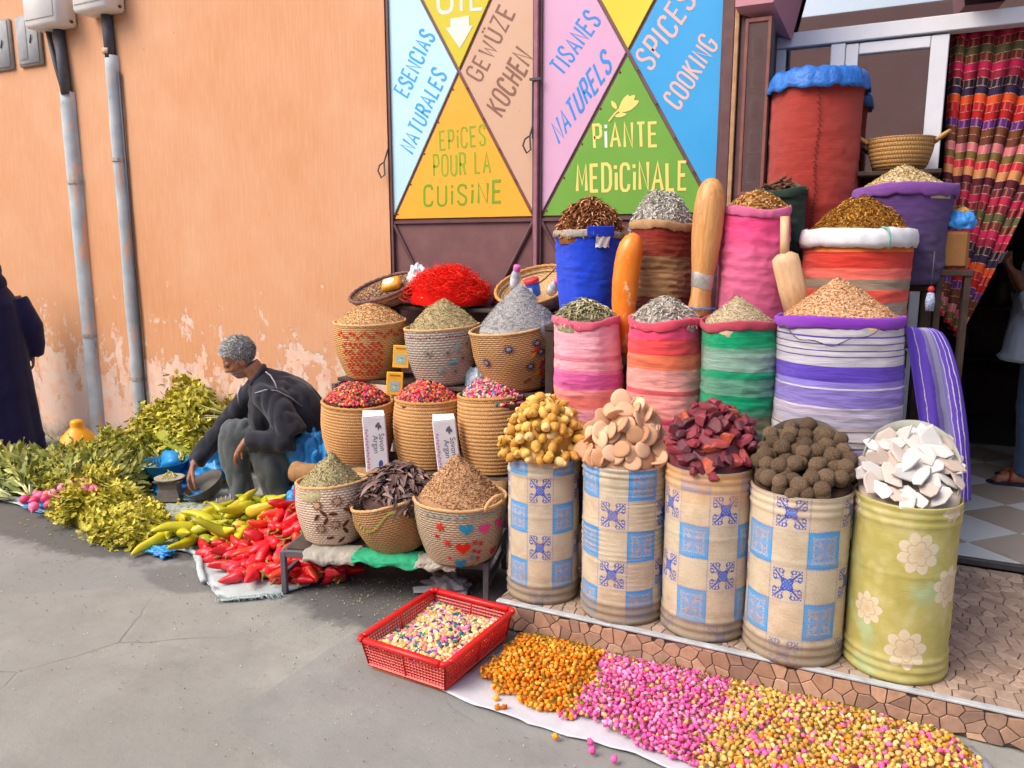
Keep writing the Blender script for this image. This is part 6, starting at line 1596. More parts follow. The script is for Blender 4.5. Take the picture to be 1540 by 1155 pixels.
# ---- soap boxes with printed sides, small yellow cartons
def textmesh(name, body, size, mat, parent, loc, rot):
    cu_ = bpy.data.curves.new('t', 'FONT'); cu_.body = body; cu_.size = size; cu_.extrude = 0
    o = bpy.data.objects.new('t', cu_); COL.objects.link(o); me = evalmesh(o); bpy.data.objects.remove(o); bpy.data.curves.remove(cu_)
    me.materials.clear(); me.materials.append(mat); o = obj(name, me, parent, loc, rot); return o
PAPW = M('soap_paper', '#e6e2e4', '#d8d4d8', 12, .55, .35, .25, .003); PINKP = M('soap_pink_print', '#c868a8', '#d888bc', 120, .6); INKG = M('soap_grey_ink', '#5c5868', '#6c6878', 60, .6); INKB = M('soap_blue_ink', '#4c5ca8', '#3c4c98', 60, .6)
for x, y, z, ry, rz, lb in ((-2.485, 3.40, .447, R(-3), R(34), 'white paper soap box with upright lettering, left of two'), (-2.07, 3.485, .450, R(-6), R(30), 'white paper soap box with upright lettering, right of two')):
    sb = thing('soap_box', lb, 'box', (x, y, z), (R(-4), ry, rz), 'white printed soap boxes')
    mb = MB(); mb.box((0, 0, .155), (.125, .055, .31), bev=.005); mb.build('carton', PAPW, sb, False)
    mb = MB(); mb.add([(-.06, -.0275, .31), (.06, -.0275, .31), (.055, .02, .335), (-.058, .01, .345), (-.06, .0275, .31), (.06, .0275, .31)], [[0, 1, 2, 3], [4, 3, 2, 5], [0, 3, 4], [1, 5, 2]]); mb.build('folded_end', PAPW, sb, False)
    textmesh('printed_name', 'Savon', .042, INKG, sb, (.022, -.0282, .215), (R(90), R(90), 0)); textmesh('printed_name', 'Argan', .042, INKG, sb, (-.012, -.0282, .205), (R(90), R(90), 0))
    mb = MB()
    for k in range(14): 
        pp = burst(.004, .009, 4, k); mb.add([(-.047 + p[0] + .004 * (k % 2), -.0283, .03 + k * .016 + p[1]) for p in pp], [list(range(len(pp)))[::-1]])
    mb.build('printed_border', PINKP, sb, False)
    mb = MB()
    for cx, cz, l, w, q in ((.018, .262, .018, .008, .9), (.030, .255, .014, .007, 2.0), (.022, .245, .012, .005, 1.5)): mb.add([(cx + p[0], -.0283 - .0002 * q, cz + p[1]) for p in leafs(l, w, q)], [list(range(10))[::-1]])
    mb.build('printed_leaf', INKG, sb, False)
    mb = MB(); mb.add([(.02 + p[0], -.0283, .045 + p[1]) for p in leafs(.022, .012, 1.4)], [list(range(10))[::-1]]); mb.build('printed_seal', INKB, sb, False)
    mb = MB(); mb.box((.0632, 0, .15), (.001, .045, .27)); mb.build('printed_side', PINKP, sb, False)
YEL = M('yellow_carton', '#e8b034', '#f0bc48', 14, .6, .3, .1); PICG = M('carton_picture', '#3c9470', '#d8e0d0', 90, .6)
for x, y, z, rz, lb in ((-2.515, 3.69, .985, R(30), 'upper of two small yellow cartons wedged between baskets'), (-2.51, 3.61, .84, R(36), 'lower of two small yellow cartons wedged between baskets')):
    yb = thing('yellow_carton', lb, 'box', (x, y, z), (R(-6), R(4), rz), 'small yellow cartons')
    mb = MB(); mb.box((0, 0, .065), (.092, .05, .13), bev=.003); mb.build('carton', YEL, yb, False)
    mb = MB(); mb.box((.0, -.0258, .05), (.055, .0012, .055)); mb.build('printed_picture', M('carton_sky', '#b8c8c0', '#8ca8b0', 40, .6) if 'carton_sky' not in bpy.data.materials else bpy.data.materials['carton_sky'], yb, False)
    mb = MB(); mb.add([(p[0], -.0268, .045 + p[1]) for p in leafs(.02, .016, .4)], [list(range(10))[::-1]]); mb.build('printed_fruit', PICG, yb, False)
    mb = MB(); mb.box((.0, -.0258, .112), (.06, .0012, .008)); mb.build('printed_bar', M('carton_ink', '#a06c20', '#b87c28', 40, .6) if 'carton_ink' not in bpy.data.materials else bpy.data.materials['carton_ink'], yb, False)
crumple('snack_bag', 'pale blue printed plastic packet behind the right potpourri basket', (-2.09, 3.80, .93), (.075, .04, .07), M('packet_blue', '#8cb0cc', '#d8e0e4', 26, .3, .5, .3), 7.7, 'packet', amp=.4)

# ================================================================== RED CRATE AND FLOWER BUDS ON THE STREET
REDP = M('red_plastic', '#dc1c1a', '#d01614', 8, .38, .5, .06)
cr = thing('red_crate', 'bright red plastic crate with perforated sides of mixed dried buds', 'crate', (-1.575, 2.545, .0), (0, 0, R(-3.5)))
cw, cl_, ch = .40, .50, .125
def cpt(u, v, z, o=0): s = .90 + .10 * z / ch; return (u * (cw / 2) * s, v * (cl_ / 2) * s, z)
mb = MB(); mb.box((0, 0, .008), (cw * .9, cl_ * .9, .012), bev=.003); mb.build('crate_floor', REDP, cr)
for ax in range(4):
    mb = MB(); n = 26 if ax % 2 == 0 else 32
    L_ = cw if ax % 2 == 0 else cl_
    def pt(a, z):
        return cpt(a, -1, z) if ax == 0 else cpt(1, a, z) if ax == 1 else cpt(-a, 1, z) if ax == 2 else cpt(-1, -a, z)
    for k in range(n + 1):
        a = -1 + 2 * k / n; solid = k in (0, n) or abs(k - n / 2) < .6
        w = .012 if solid else .0036
        p0, p1 = Vector(pt(a, .012)), Vector(pt(a, ch)); mb.tube([p0, p1], w * (.9 if not solid else .6), 4, flat=.8)
    for k in range(8):
        z = .018 + (ch - .03) * k / 7; mb.tube([pt(-1, z), pt(1, z)], (.0036 if k else .008), 4)
    mb.build('mesh_side', REDP, cr, False)
mb = MB()
for ax in range(4):
    a, b_ = [((-1, -1), (1, -1)), ((1, -1), (1, 1)), ((1, 1), (-1, 1)), ((-1, 1), (-1, -1))][ax]
    q0, q1 = Vector((a[0] * (cw / 2 + .008), a[1] * (cl_ / 2 + .008), ch + .008)), Vector((b_[0] * (cw / 2 + .008), b_[1] * (cl_ / 2 + .008), ch + .008)); d = (q1 - q0).normalized()
    mb.box((q0 + q1) / 2, (.03 if ax % 2 else (q1 - q0).length - .05, (q1 - q0).length - .05 if ax % 2 else .03, .022), bev=.007)
for sx in (-1, 1):
    for sy in (-1, 1): mb.tube([(sx * (cw / 2 - .012 + .022 * math.cos(a)), sy * (cl_ / 2 - .012 + .022 * math.sin(a)), ch + .008) for a in [PI / 2 * k / 6 for k in range(7)]], .0125, 8)
mb.build('crate_rim', REDP, cr)
def budmesh(name, mat, seed):
    rg = random.Random(seed); mb = MB(); h = rg.uniform(.85, 1.15)
    def dp(r, th, z):
        k = 1 + .16 * math.sin(5 * th + z * 3 + seed) + .10 * math.sin(9 * th) + .55 * ns(math.cos(th) * 1.3 + seed, math.sin(th) * 1.3, z * 1.5)
        return r * k * math.cos(th), r * k * math.sin(th), z
    mb.lathe([(.12, -.8 * h), (.62, -.55 * h), (.92, -.1 * h), (.86, .35 * h), (.5, .72 * h), (.22, .82 * h), (.001, .7 * h)], 10, dp, 0, True)
    return mb.mesh(name, [mat])
ORB = Mvar('orange_bud', ['#e88a1c', '#f09a2c', '#d87812', '#f4a840', '#e07c14', '#e8a048', '#c86c10', '#f0922a'], .8, .2, 60, .5, var=.6)
PKB = Mvar('pink_bud', ['#e860a4', '#f07cb4', '#d84c94', '#ec6cac', '#f49cc4', '#d05090', '#e874a8', '#f088b8', '#e0569c', '#d8a860'], .8, .2, 60, .5, var=.6)
MXB = Mvar('mixed_bud', ['#dcae60', '#c89448', '#e4bc78', '#d49c50', '#b8883c', '#e8c484', '#e86ca4', '#d8a458', '#e08828', '#c49c54', '#d85c98', '#e0b468', '#b09048'], .82, .2, 60, .5, var=.6)
CRB = Mvar('crate_bud', ['#dcb474', '#e4c48c', '#c89c58', '#d888b0', '#e8cc9c', '#1f7a70', '#d8ac68', '#c85c94', '#e0bc80', '#4c3c78', '#e4c890', '#e09060'], .82, .2, 60, .5, var=.6)
# buds in the crate: too small and many to count
rg = random.Random(5); mb = MB()
tb = MB(); tb.lathe([(.12, -.8), (.7, -.5), (.95, 0), (.7, .5), (.2, .8), (.001, .7)], 8, lambda r, th, z: (r * (1 + .6 * ns(math.cos(th) * 1.4, math.sin(th) * 1.4, z * 1.6)) * math.cos(th), r * (1 + .6 * ns(math.cos(th) * 1.4, math.sin(th) * 1.4, z * 1.6)) * math.sin(th), z), 0, True); TV, TF = tb.V[0], tb.F
TF4 = np.array([f for f in TF if len(f) == 4])
n = 2000; px = RNG.uniform(-.178, .178, n); py = RNG.uniform(-.225, .225, n)
pz = .075 + .03 * (1 - (px / .19) ** 2) * (1 - (py / .25) ** 2) + .012 * np.sin(px * 18 + 1) * np.cos(py * 15) + RNG.uniform(-.008, .006, n)
scatter(mb, TV, TF4, np.stack([px, py, pz], 1), RNG.uniform(.0095, .0135, n), rotmats(n))
gr = MB(); gr.box((0, 0, .03), (.35, .44, .08)); mb.add(gr.V[0], gr.F)
o = mb.build('mixed_bud_heap', CRB, None, True, cr.location, cr.rotation_euler); tag(o, 'cream, pink and teal dried buds filling the red crate', 'dried flower', None, 'stuff')
# white sheet under the flower buds
SHEET = M('white_sheet', '#c8cad0', '#babcc4', 9, .6, .3, .4, .01, 14)
edge = [(-1.43, 2.31), (-1.30, 2.285), (-1.04, 2.262), (-.65, 2.265), (-.36, 2.20), (.1, 2.22), (.40, 2.42), (.42, 2.66), (.36, 2.80), (.0, 2.842), (-.6, 2.842), (-1.1, 2.84), (-1.33, 2.835), (-1.37, 2.6)]
def sheet(name, label, edge, mat, z=.004, amp=.012, seed=1, cat='sheet', dens=.03, thick=.002):
    xs = [p[0] for p in edge]; ys = [p[1] for p in edge]; cx, cy = sum(xs) / len(xs), sum(ys) / len(ys)
    B = []
    for i in range(len(edge)):
        a, b_ = edge[i], edge[(i + 1) % len(edge)]; k = max(2, int(math.hypot(b_[0] - a[0], b_[1] - a[1]) / dens))
        for j in range(k): f = j / k; B.append((a[0] + (b_[0] - a[0]) * f + .008 * ns(i * 3 + f * 4, 1, seed), a[1] + (b_[1] - a[1]) * f + .008 * ns(i * 3 + f * 4, 7, seed)))
    rings = 14; V = [(cx, cy, z + .003)]; n = len(B)
    for r in range(1, rings + 1):
        q = (r / rings) ** .7
        for p in B:
            x, y = cx + (p[0] - cx) * q, cy + (p[1] - cy) * q
            V.append((x, y, z + max(0, amp * (.35 + .8 * ns(x * 5, y * 5, seed) + .4 * ns(x * 17, y * 17, seed)) * (.3 + .7 * q))))
    F = [[0, 1 + k, 1 + (k + 1) % n] for k in range(n)] + [[1 + r * n + k, 1 + (r + 1) * n + k, 1 + (r + 1) * n + (k + 1) % n, 1 + r * n + (k + 1) % n] for r in range(rings - 1) for k in range(n)]
    mb = MB(); mb.add(V, F); o = mb.build(name, mat); sm = o.modifiers.new('t', 'SOLIDIFY'); sm.thickness = thick; tag(o, label, cat); return o
sheet('white_sheet', 'white plastic sheet under the orange and pink dried buds', edge, SHEET, .004, .010, 3)
def inside(x, y, poly):
    c = False; j = len(poly) - 1
    for i in range(len(poly)):
        if (poly[i][1] > y) != (poly[j][1] > y) and x < (poly[j][0] - poly[i][0]) * (y - poly[i][1]) / (poly[j][1] - poly[i][1]) + poly[i][0]: c = not c
        j = i
    return c
def budfield(name, label, group, poly, mat, count, size, base_h, seed, stuffname):
    rg = random.Random(seed); meshes = [budmesh(name, mat, seed + i) for i in range(4)]
    xs = [p[0] for p in poly]; ys = [p[1] for p in poly]; P = []; cell = size * .98; grid = {}
    tries = 0
    while len(P) < count and tries < count * 120:
        tries += 1
        x, y = rg.uniform(min(xs), max(xs)), rg.uniform(min(ys), max(ys))
        if not inside(x + .05 * ns(x * 7, y * 7, seed) + .035 * ns(x * 23, y * 23, seed), y + .04 * ns(x * 9, y * 9, seed + 4) + .02 * ns(x * 25, y * 25, seed + 4), poly): continue
        k = (int(x / cell), int(y / cell))
        if any((x - q[0]) ** 2 + (y - q[1]) ** 2 < cell * cell for a in (-1, 0, 1) for b_ in (-1, 0, 1) for q in grid.get((k[0] + a, k[1] + b_), ())): continue
        grid.setdefault(k, []).append((x, y)); P.append((x, y))
    def hz(x, y):
        d = min(abs(x - min(xs)), abs(max(xs) - x), abs(y - min(ys)), abs(max(ys) - y)); q = min(1, d / .10)
        return base_h * q * (.75 + .5 * ns(x * 4, y * 4, seed))
    P.sort(key=lambda p: p[0] ** 2 + p[1] ** 2)
    P2 = P[:300]; mb = MB()
    for i, (x, y) in enumerate(P2):
        o = obj(name, meshes[i % 4], None, (x, y, max(0, hz(x, y)) + size * .62 + .012 + rg.uniform(0, .006)), (rg.uniform(0, 6), rg.uniform(0, 6), 0), [size * rg.uniform(.50, .68) * rg.uniform(.65, 1.12) for _ in range(3)]); tag(o, label, 'dried bud', group)
    rest = P[300:]
    if rest:
        pos = np.array([(x, y, max(0, hz(x, y)) + size * .62 + .012) for x, y in rest]); scatter(mb, TV, TF4, pos, size * RNG.uniform(.40, .66, (len(rest), 3)), rotmats(len(rest)))
    n = int(count * 1.7); U_ = []
    while len(U_) < n:
        x, y = rg.uniform(min(xs), max(xs)), rg.uniform(min(ys), max(ys))
        if inside(x + .05 * ns(x * 7, y * 7, seed) + .035 * ns(x * 23, y * 23, seed), y + .04 * ns(x * 9, y * 9, seed + 4) + .02 * ns(x * 25, y * 25, seed + 4), poly): U_.append((x, y, max(0, hz(x, y)) * rg.uniform(.3, 1) + size * .35 + .012))
    scatter(mb, TV, TF4, np.array(U_), size * RNG.uniform(.32, .60, (n, 3)), rotmats(n))
    n2 = 1700
    scatter(mb, FLAKE[0], FLAKE[1], np.array([U_[rg.randrange(n)] for _ in range(n2)]) + np.array([0, 0, size * .75]), RNG.uniform(.008, .017, n2), rotmats(n2), 1)
    o = mb.build(stuffname, [mat, M(stuffname + '_leaf', '#6a6428', '#8c7c30', 40, .9)]); tag(o, stuffname.replace('_', ' ').replace('heap', 'heap lying deeper in its pile on the white sheet'), 'dried flower', None, 'stuff')
OP = [(-1.34, 2.44), (-1.20, 2.375), (-1.0, 2.34), (-.90, 2.345), (-.90, 2.5), (-.93, 2.7), (-.97, 2.835), (-1.30, 2.825), (-1.33, 2.65)]
PP = [(-.93, 2.36), (-.72, 2.325), (-.45, 2.25), (-.42, 2.5), (-.43, 2.70), (-.46, 2.83), (-.95, 2.835), (-.91, 2.6)]
MP = [(-.47, 2.27), (-.2, 2.22), (.15, 2.28), (.36, 2.50), (.37, 2.68), (.28, 2.815), (.0, 2.835), (-.44, 2.835), (-.42, 2.55)]
budfield('orange_bud', 'orange dried flower bud on the white sheet beside the red crate', 'orange dried buds on the sheet', OP, ORB, 1000, .0185, .035, 3, 'orange_bud_heap')
budfield('pink_bud', 'pink dried rosebud between the orange and the yellow buds', 'pink dried buds on the sheet', PP, PKB, 1150, .0185, .035, 13, 'pink_bud_heap')
budfield('yellow_bud', 'golden or mixed dried flower bud at the right end of the sheet', 'mixed dried buds on the sheet', MP, MXB, 1500, .019, .035, 23, 'mixed_bud_pile')
# strays
sm_ = budmesh('stray_bud', ORB, 91); sp_ = budmesh('stray_bud', PKB, 92)
for i, (x, y, me, lb) in enumerate(((-1.205, 2.335, sm_, 'stray orange bud on the bare white sheet in front of the orange pile'), (-1.175, 2.285, sm_, 'stray orange bud at the edge of the white sheet, nearest the crate corner'), (-1.155, 2.300, sm_, 'stray orange bud beside another at the sheet edge'), (-.92, 2.225, sm_, 'stray orange bud on the asphalt below the pink pile'), (-.80, 2.245, sp_, 'stray pink bud on the white sheet edge'), (-.78, 2.205, sp_, 'stray pink bud on the asphalt in front of the pink pile'), (-.70, 2.195, sp_, 'pink bud fallen on the asphalt at the bottom of the photo'))):
    tag(obj('stray_bud', me, None, (x, y, .016), (.5 * i, .8 * i, 0), .013), lb, 'dried bud')
o = obj('resin_chunk', ROCKS[2], None, (.0, 2.40, .062), (.2, .3, 1), .034); tag(o, 'single dark red chunk lying on the yellow dried buds', 'resin')
# litter under the stand
crumple('litter_bag', 'grey crumpled litter bag on the ground under the stand', (-1.86, 3.10, .03), (.10, .06, .05), M('litter_grey', '#a8a4a8', '#c4c0c4', 20, .5, .4, .5), 2.2, 'litter', amp=.7)
mb = MB(); mb.add([(-2.02, 3.02, .012), (-1.93, 3.04, .03), (-1.86, 3.06, .014), (-1.90, 2.99, .02), (-1.98, 2.97, .010)], [[0, 1, 3, 4], [1, 2, 3]]); tag(mb.build('litter_scrap', WPL, None, False), 'white paper scrap beside the litter bag under the stand', 'litter')
# grit and crumbs on the asphalt
n = 1500; pos = np.stack([RNG.uniform(-4.6, .4, n), RNG.uniform(1.6, 3.1, n), np.full(n, .002)], 1); pos = pos[(pos[:, 0] < -1.6) | (pos[:, 1] < 2.22)]
near = np.stack([RNG.normal(-2.0, .45, 800), RNG.normal(2.95, .16, 800), np.full(800, .003)], 1); near = near[(near[:, 0] < -1.5)]
pos = np.concatenate([pos, near]); mb = MB(); scatter(mb, GRAIN[0], GRAIN[1], pos, RNG.uniform(.0012, .0042, len(pos)) , rotmats(len(pos)))
tag(mb.build('street_grit', Mvar('grit', ['#8c8880', '#a8a294', '#6c6862', '#c8bca8', '#b89868'], .9, .15)), 'loose grit and crumbs scattered on the asphalt', 'grit', None, 'stuff')

# ================================================================== VEGETABLES ON THE GROUND
TARP = M('woven_tarp', '#a9b8b8', '#bcc8c6', 12, .7, .3, .5, .006, 60)
tarp = sheet('grey_tarp', 'pale blue-grey woven tarp spread under the vegetables', [(-5.35, 2.97), (-4.9, 2.94), (-4.4, 2.90), (-4.05, 2.80), (-3.80, 2.79), (-3.52, 2.885), (-3.32, 2.87), (-3.08, 2.67), (-2.76, 2.50), (-2.62, 2.60), (-2.50, 2.82), (-2.66, 3.2), (-3.0, 4.15), (-4.3, 4.2), (-5.5, 4.2)], TARP, .005, .018, 5, 'tarp')
roll([(-3.62, 2.84, .014), (-3.42, 2.87, .022), (-3.28, 2.84, .022), (-3.12, 2.70, .02), (-2.98, 2.60, .012)], .016, 21, TARP, 'tarp_fold', 'ruffled folded front edge of the pale tarp before the peppers', 'tarp', .7, 10, .6)
mb = MB(); rg = random.Random(3)
for k in range(90):
    f = rg.random(); x, y = -2.80 + .26 * f, 2.495 + .19 * f + .02 * rg.random(); a = rg.uniform(-2.3, -.6); l = rg.uniform(.015, .045)
    mb.tube([(x, y, .008), (x + l * .5 * math.cos(a), y + l * .5 * math.sin(a), .016), (x + l * math.cos(a + .6), y + l * math.sin(a + .6), .004)], .0012, 4)
mb.build('frayed_edge', TARP, tarp)['kind'] = 'stuff'
BLUS = M('blue_sheet_plastic', '#2f9ad8', '#2a84cc', 14, .35, .45, .5, .01, 26)
for i, (c, s, lb) in enumerate((((-4.56, 3.80, .10), (.30, .16, .11), 'crumpled blue plastic sheet under the cut celery stems'), ((-4.18, 3.84, .16), (.16, .12, .16), 'crumpled blue plastic bag behind the seated man\'s arm'), ((-4.25, 3.60, .03), (.22, .13, .035), 'flat blue plastic under the small weighing stand'), ((-3.10, 3.62, .30), (.13, .12, .24), 'blue plastic bag bulging behind the seated man\'s back'), ((-2.98, 3.36, .17), (.10, .10, .14), 'blue plastic wrap beside the cream flower basket'), ((-3.50, 2.785, .018), (.075, .045, .022), 'small bright blue plastic scrap on the asphalt by the tarp'), ((-4.86, 2.985, .015), (.15, .05, .02), 'thin blue plastic strip under the radishes'))):
    crumple('blue_plastic', lb, c, s, BLUS, 3.1 * i + 1, 'plastic', amp=.75)
# ---- leafy bunches
def leaf3():
    P = [(0, 0), (.22, -.16), (.5, -.42), (.55, -.16), (.86, -.2), (1, 0), (.86, .2), (.55, .16), (.5, .42), (.22, .16)]
    V = [(.45, 0, .10)] + [(x, y, .16 * abs(y) - .12 * x * x) for x, y in P]
    return V, [[0, 1 + k, 1 + (k + 1) % 10] for k in range(10)]
def blade():
    V = []; F = []
    for i in range(7):
        x = i / 6; w = .13 * math.sin(PI * min(1, x * .9 + .07)) ** .8
        for j, y in enumerate((-1, 0, 1)): V.append((x, y * w, .22 * math.sin(x * 2.2) + (.06 * math.sin(i * 2.1 + j) if y else -.02)))
    for i in range(6):
        for j in (0, 1): F.append([i * 3 + j, i * 3 + j + 1, i * 3 + 4 + j, i * 3 + 3 + j])
    return V, F
LEAFM = {'celery': Mvar('celery_leaf', ['#b6ac32', '#a59d2c', '#c8bd48', '#908c28', '#c2b654'], .6, .3, 40, .2, var=.5), 'parsley': Mvar('parsley_leaf', ['#92932c', '#828628', '#a49f36', '#687022', '#9e973e'], .6, .3, 40, .2, var=.5),
         'radish': Mvar('radish_leaf', ['#969848', '#84883c', '#a8a658', '#747a34', '#aea862'], .6, .3, 40, .2, var=.4), 'chard': Mvar('chard_leaf', ['#989e50', '#868e44', '#a8aa5c', '#747c38', '#b6b46c', '#9ea256'], .5, .35, 30, .2, var=.4)}
STEMM = {'celery': Mvar('celery_stem', ['#b4b04c', '#c4c068', '#a4a040', '#d0cc88'], .5, .35), 'parsley': Mvar('parsley_stem', ['#8c9438', '#a0a448', '#7c8430'], .5, .35), 'radish': Mvar('radish_stem', ['#b0b06c', '#c0b880', '#a0a458'], .5, .35), 'chard': Mvar('chard_stem', ['#c0c490', '#d0d0a4', '#b0b87c'], .5, .35)}
def bunch_meshes(kind, seed):
    rg = np.random.default_rng(seed); L = {'celery': .36, 'parsley': .30, 'radish': .30, 'chard': .42}[kind]
    st = MB(); ns_ = {'celery': 26, 'parsley': 22, 'radish': 18, 'chard': 16}[kind]; tips = []
    for k in range(ns_):
        a = rg.uniform(0, 2 * PI); q = math.sqrt(rg.uniform(0, 1)); y0, z0 = .024 * q * math.cos(a), .024 * q * math.sin(a); sp_ = {'chard': .45}.get(kind, .38)
        tip = (L * rg.uniform(.55, .85), y0 * 1.5 + sp_ * L * q * math.cos(a) * .9, z0 + sp_ * L * q * math.sin(a) * .55)
        m_ = (L * .3, y0 * 1.2 + tip[1] * .25, z0 + tip[2] * .25 + .008); r_ = {'celery': .0055, 'chard': .007}.get(kind, .003)
        st.tube([(rg.uniform(-.03, .01), y0, z0), m_, tip], [r_, r_ * .9, r_ * .5], 6); tips.append((m_, tip))
    lf = MB(); N = {'celery': 560, 'parsley': 640, 'radish': 120, 'chard': 90}[kind]
    m_ = np.array([t_[0] for t_ in tips]); e_ = np.array([t_[1] for t_ in tips]); idx = rg.integers(0, ns_, N); f = rg.uniform(.25 if kind != 'chard' else 0, 1.25, N)[:, None]
    pos = m_[idx] * (1 - f) + e_[idx] * f + rg.normal(0, .016 if kind in ('celery', 'parsley') else .012, (N, 3))
    sz = {'celery': (.032, .06), 'parsley': (.024, .042), 'radish': (.07, .12), 'chard': (.13, .21)}[kind]
    if kind in ('celery', 'parsley'): tp = leaf3(); rots = rotmats(N, 1.3)
    else:
        tp = blade(); rots = []
        for k in range(N):
            d = Vector(e_[idx[k]] - m_[idx[k]]).normalized() + Vector(rg.normal(0, .35, 3)); d.normalize(); qq = d.to_track_quat('X', 'Z').to_matrix() @ Matrix.Rotation(rg.uniform(-1.2, 1.2), 3, 'X'); rots.append(np.array(qq))
        rots = np.array(rots)
    scatter(lf, tp[0], tp[1], pos, rg.uniform(sz[0], sz[1], N), rots)
    tie = MB(); tie.tube([(.06, .03 * math.cos(a), .03 * math.sin(a)) for a in [2 * PI * k / 14 for k in range(15)]], .003, 5)
    return st.mesh('stems', [STEMM[kind]]), lf.mesh('leaves', [LEAFM[kind]], kind != 'parsley'), tie.mesh('tie', [STEMM[kind]])
BM = {(k, i): bunch_meshes(k, 10 * j + i) for j, k in enumerate(('celery', 'parsley', 'radish', 'chard')) for i in range(3)}
def bunch(kind, i, loc, rz, label, group, tilt=0.0, s=1.0, rx=0.0):
    b = thing(kind + '_bunch', label, 'greens', loc, (rx, tilt, rz), group); b.scale = (s, s, s)
    a, c, d = BM[kind, i % 3]; obj('stems', a, b); obj('leaves', c, b); obj('tie', d, b); return b
rg = random.Random(12)
g_ = 'celery bunches piled at the wall'
for k, (x, y, z, rz, tl) in enumerate(((-4.42, 3.74, .20, 2.5, -.25), (-4.62, 3.70, .19, 2.7, -.15), (-4.30, 3.98, .30, 2.9, -.3), (-4.52, 4.02, .42, 2.8, -.2), (-4.66, 3.98, .34, 3.3, -.1), (-4.78, 3.96, .34, 3.0, -.1), (-4.58, 3.92, .30, 2.6, .0), (-4.34, 4.08, .46, 3.4, -.15), (-4.82, 4.08, .42, 2.4, .1), (-4.12, 4.05, .26, 2.4, -.4), (-4.72, 3.72, .2, 2.9, .0), (-4.75, 3.86, .30, 2.2, -.2), (-4.48, 4.12, .56, 3.0, .0), (-4.20, 4.12, .42, 2.7, .0))):
    bunch('celery', k, (x, y, z), rz, 'yellow-green celery bunch in the tall pile against the orange wall', g_, tl, 1.1, rg.uniform(0, 6))
heap('celery_leaf_pile', 'loose yellow-green celery leaves filling the pile against the wall', (-4.62, 3.98, .02), .44, .46, [LEAFM['parsley'], LEAFM['celery']], leaf3(), .05, 1500, 1.6, 'greens', .15, 1.5, .5)
for k, (x, y, z, rz) in enumerate(((-5.0, 3.48, .08, 2.6), (-4.80, 3.42, .14, 3.4), (-4.62, 3.52, .13, 2.2), (-4.92, 3.60, .20, 2.9), (-4.70, 3.30, .10, 3.9), (-4.66, 3.62, .16, 3.0), (-4.55, 3.36, .09, 3.3), (-4.98, 3.34, .12, 3.6))):
    bunch('parsley', k, (x, y, z), rz, 'dark green parsley bunch between the celery pile and the radishes', 'parsley bunches in the middle', rg.uniform(-.3, .1), 1.15, rg.uniform(0, 6))
heap('parsley_leaf_pile', 'loose dark parsley leaves under the middle bunches', (-4.80, 3.46, .01), .34, .22, [LEAFM['parsley'], LEAFM['parsley']], leaf3(), .04, 900, 1.8, 'greens', .15, 1.5, .55)
for k, (x, y, z, rz) in enumerate(((-4.02, 3.16, .09, 3.5), (-4.00, 3.04, .08, 3.7), (-4.14, 3.00, .08, 3.3), (-4.30, 3.04, .09, 4.0), (-4.30, 3.16, .15, 3.1), (-4.40, 3.12, .10, 3.6), (-3.86, 2.98, .06, 4.1), (-3.70, 2.96, .05, 4.0), (-3.80, 2.88, .05, 3.2), (-4.0, 2.90, .06, 2.9), (-3.62, 3.0, .05, 3.9))):
    bunch('celery', k + 1, (x, y, z), rz, 'yellow-green leafy bunch lying at the front between radishes and yellow peppers', 'leafy bunches at the front of the tarp', rg.uniform(-.15, .05), .85, rg.uniform(0, 6))
heap('front_leaf_pile', 'loose yellow-green leaves under the front bunches', (-4.08, 3.0, .005), .40, .13, [LEAFM['celery'], LEAFM['celery']], leaf3(), .04, 1100, 1.8, 'greens', .15, 1.5, .45)
for k, (x, y, z, rz) in enumerate(((-5.02, 3.02, .06, 2.6), (-5.12, 3.12, .09, 2.9), (-5.28, 3.02, .06, 2.4), (-5.30, 3.20, .12, 2.8), (-5.10, 3.26, .10, 2.6), (-5.36, 3.24, .07, 3.0), (-5.46, 3.14, .08, 2.7), (-5.02, 3.24, .12, 2.3), (-5.22, 3.24, .08, 2.5), (-5.34, 3.2, .05, 2.9), (-5.14, 2.96, .05, 3.1), (-5.2, 3.1, .10, 2.2))):
    bunch('chard', k, (x, y, z), rz, 'long-leaved green chard bunch at the left end of the vegetables', 'chard bunches at the left', rg.uniform(-.05, .12), .95, rg.uniform(-.6, .6))
for k, (x, y, z, rz) in enumerate(((-4.80, 3.14, .10, 2.2), (-4.66, 3.20, .12, 1.6), (-4.92, 3.22, .14, 2.6), (-4.58, 3.12, .10, 1.2), (-4.50, 3.24, .12, 1.9), (-4.76, 3.28, .15, 2.4))):
    bunch('radish', k, (x, y, z), rz, 'pale green radish tops behind the pink radishes', 'radish tops', rg.uniform(-.3, .0), 1.0, rg.uniform(-1, 1))
RADM = Mvar('radish_skin', ['#d84c78', '#e06c90', '#c83c68', '#e490a8', '#d45c80'], .4, .45, 40, .2)
def radmesh(i):
    mb = MB(); mb.lathe([(.02, -1.9 + .3 * i), (.06, -1.4), (.25, -1.02), (.75, -.65), (1, 0), (.85, .6), (.4, .9), (.15, .98), (.001, 1.0)], 14, lambda r, th, z: (r * math.cos(th) + .15 * min(0, z + .9) * i, r * math.sin(th), z)); return mb.mesh('radish', [RADM])
RAD = [radmesh(i) for i in range(3)]
P = []
while len(P) < 30:
    cx, cy, s_ = (-4.74, 2.99, .10) if len(P) < 18 else (-4.62, 3.14, .11); x, y = rg.gauss(cx, s_), rg.gauss(cy, s_ * .55)
    if all((x - q[0]) ** 2 + (y - q[1]) ** 2 > .043 ** 2 for q in P): P.append((x, y))
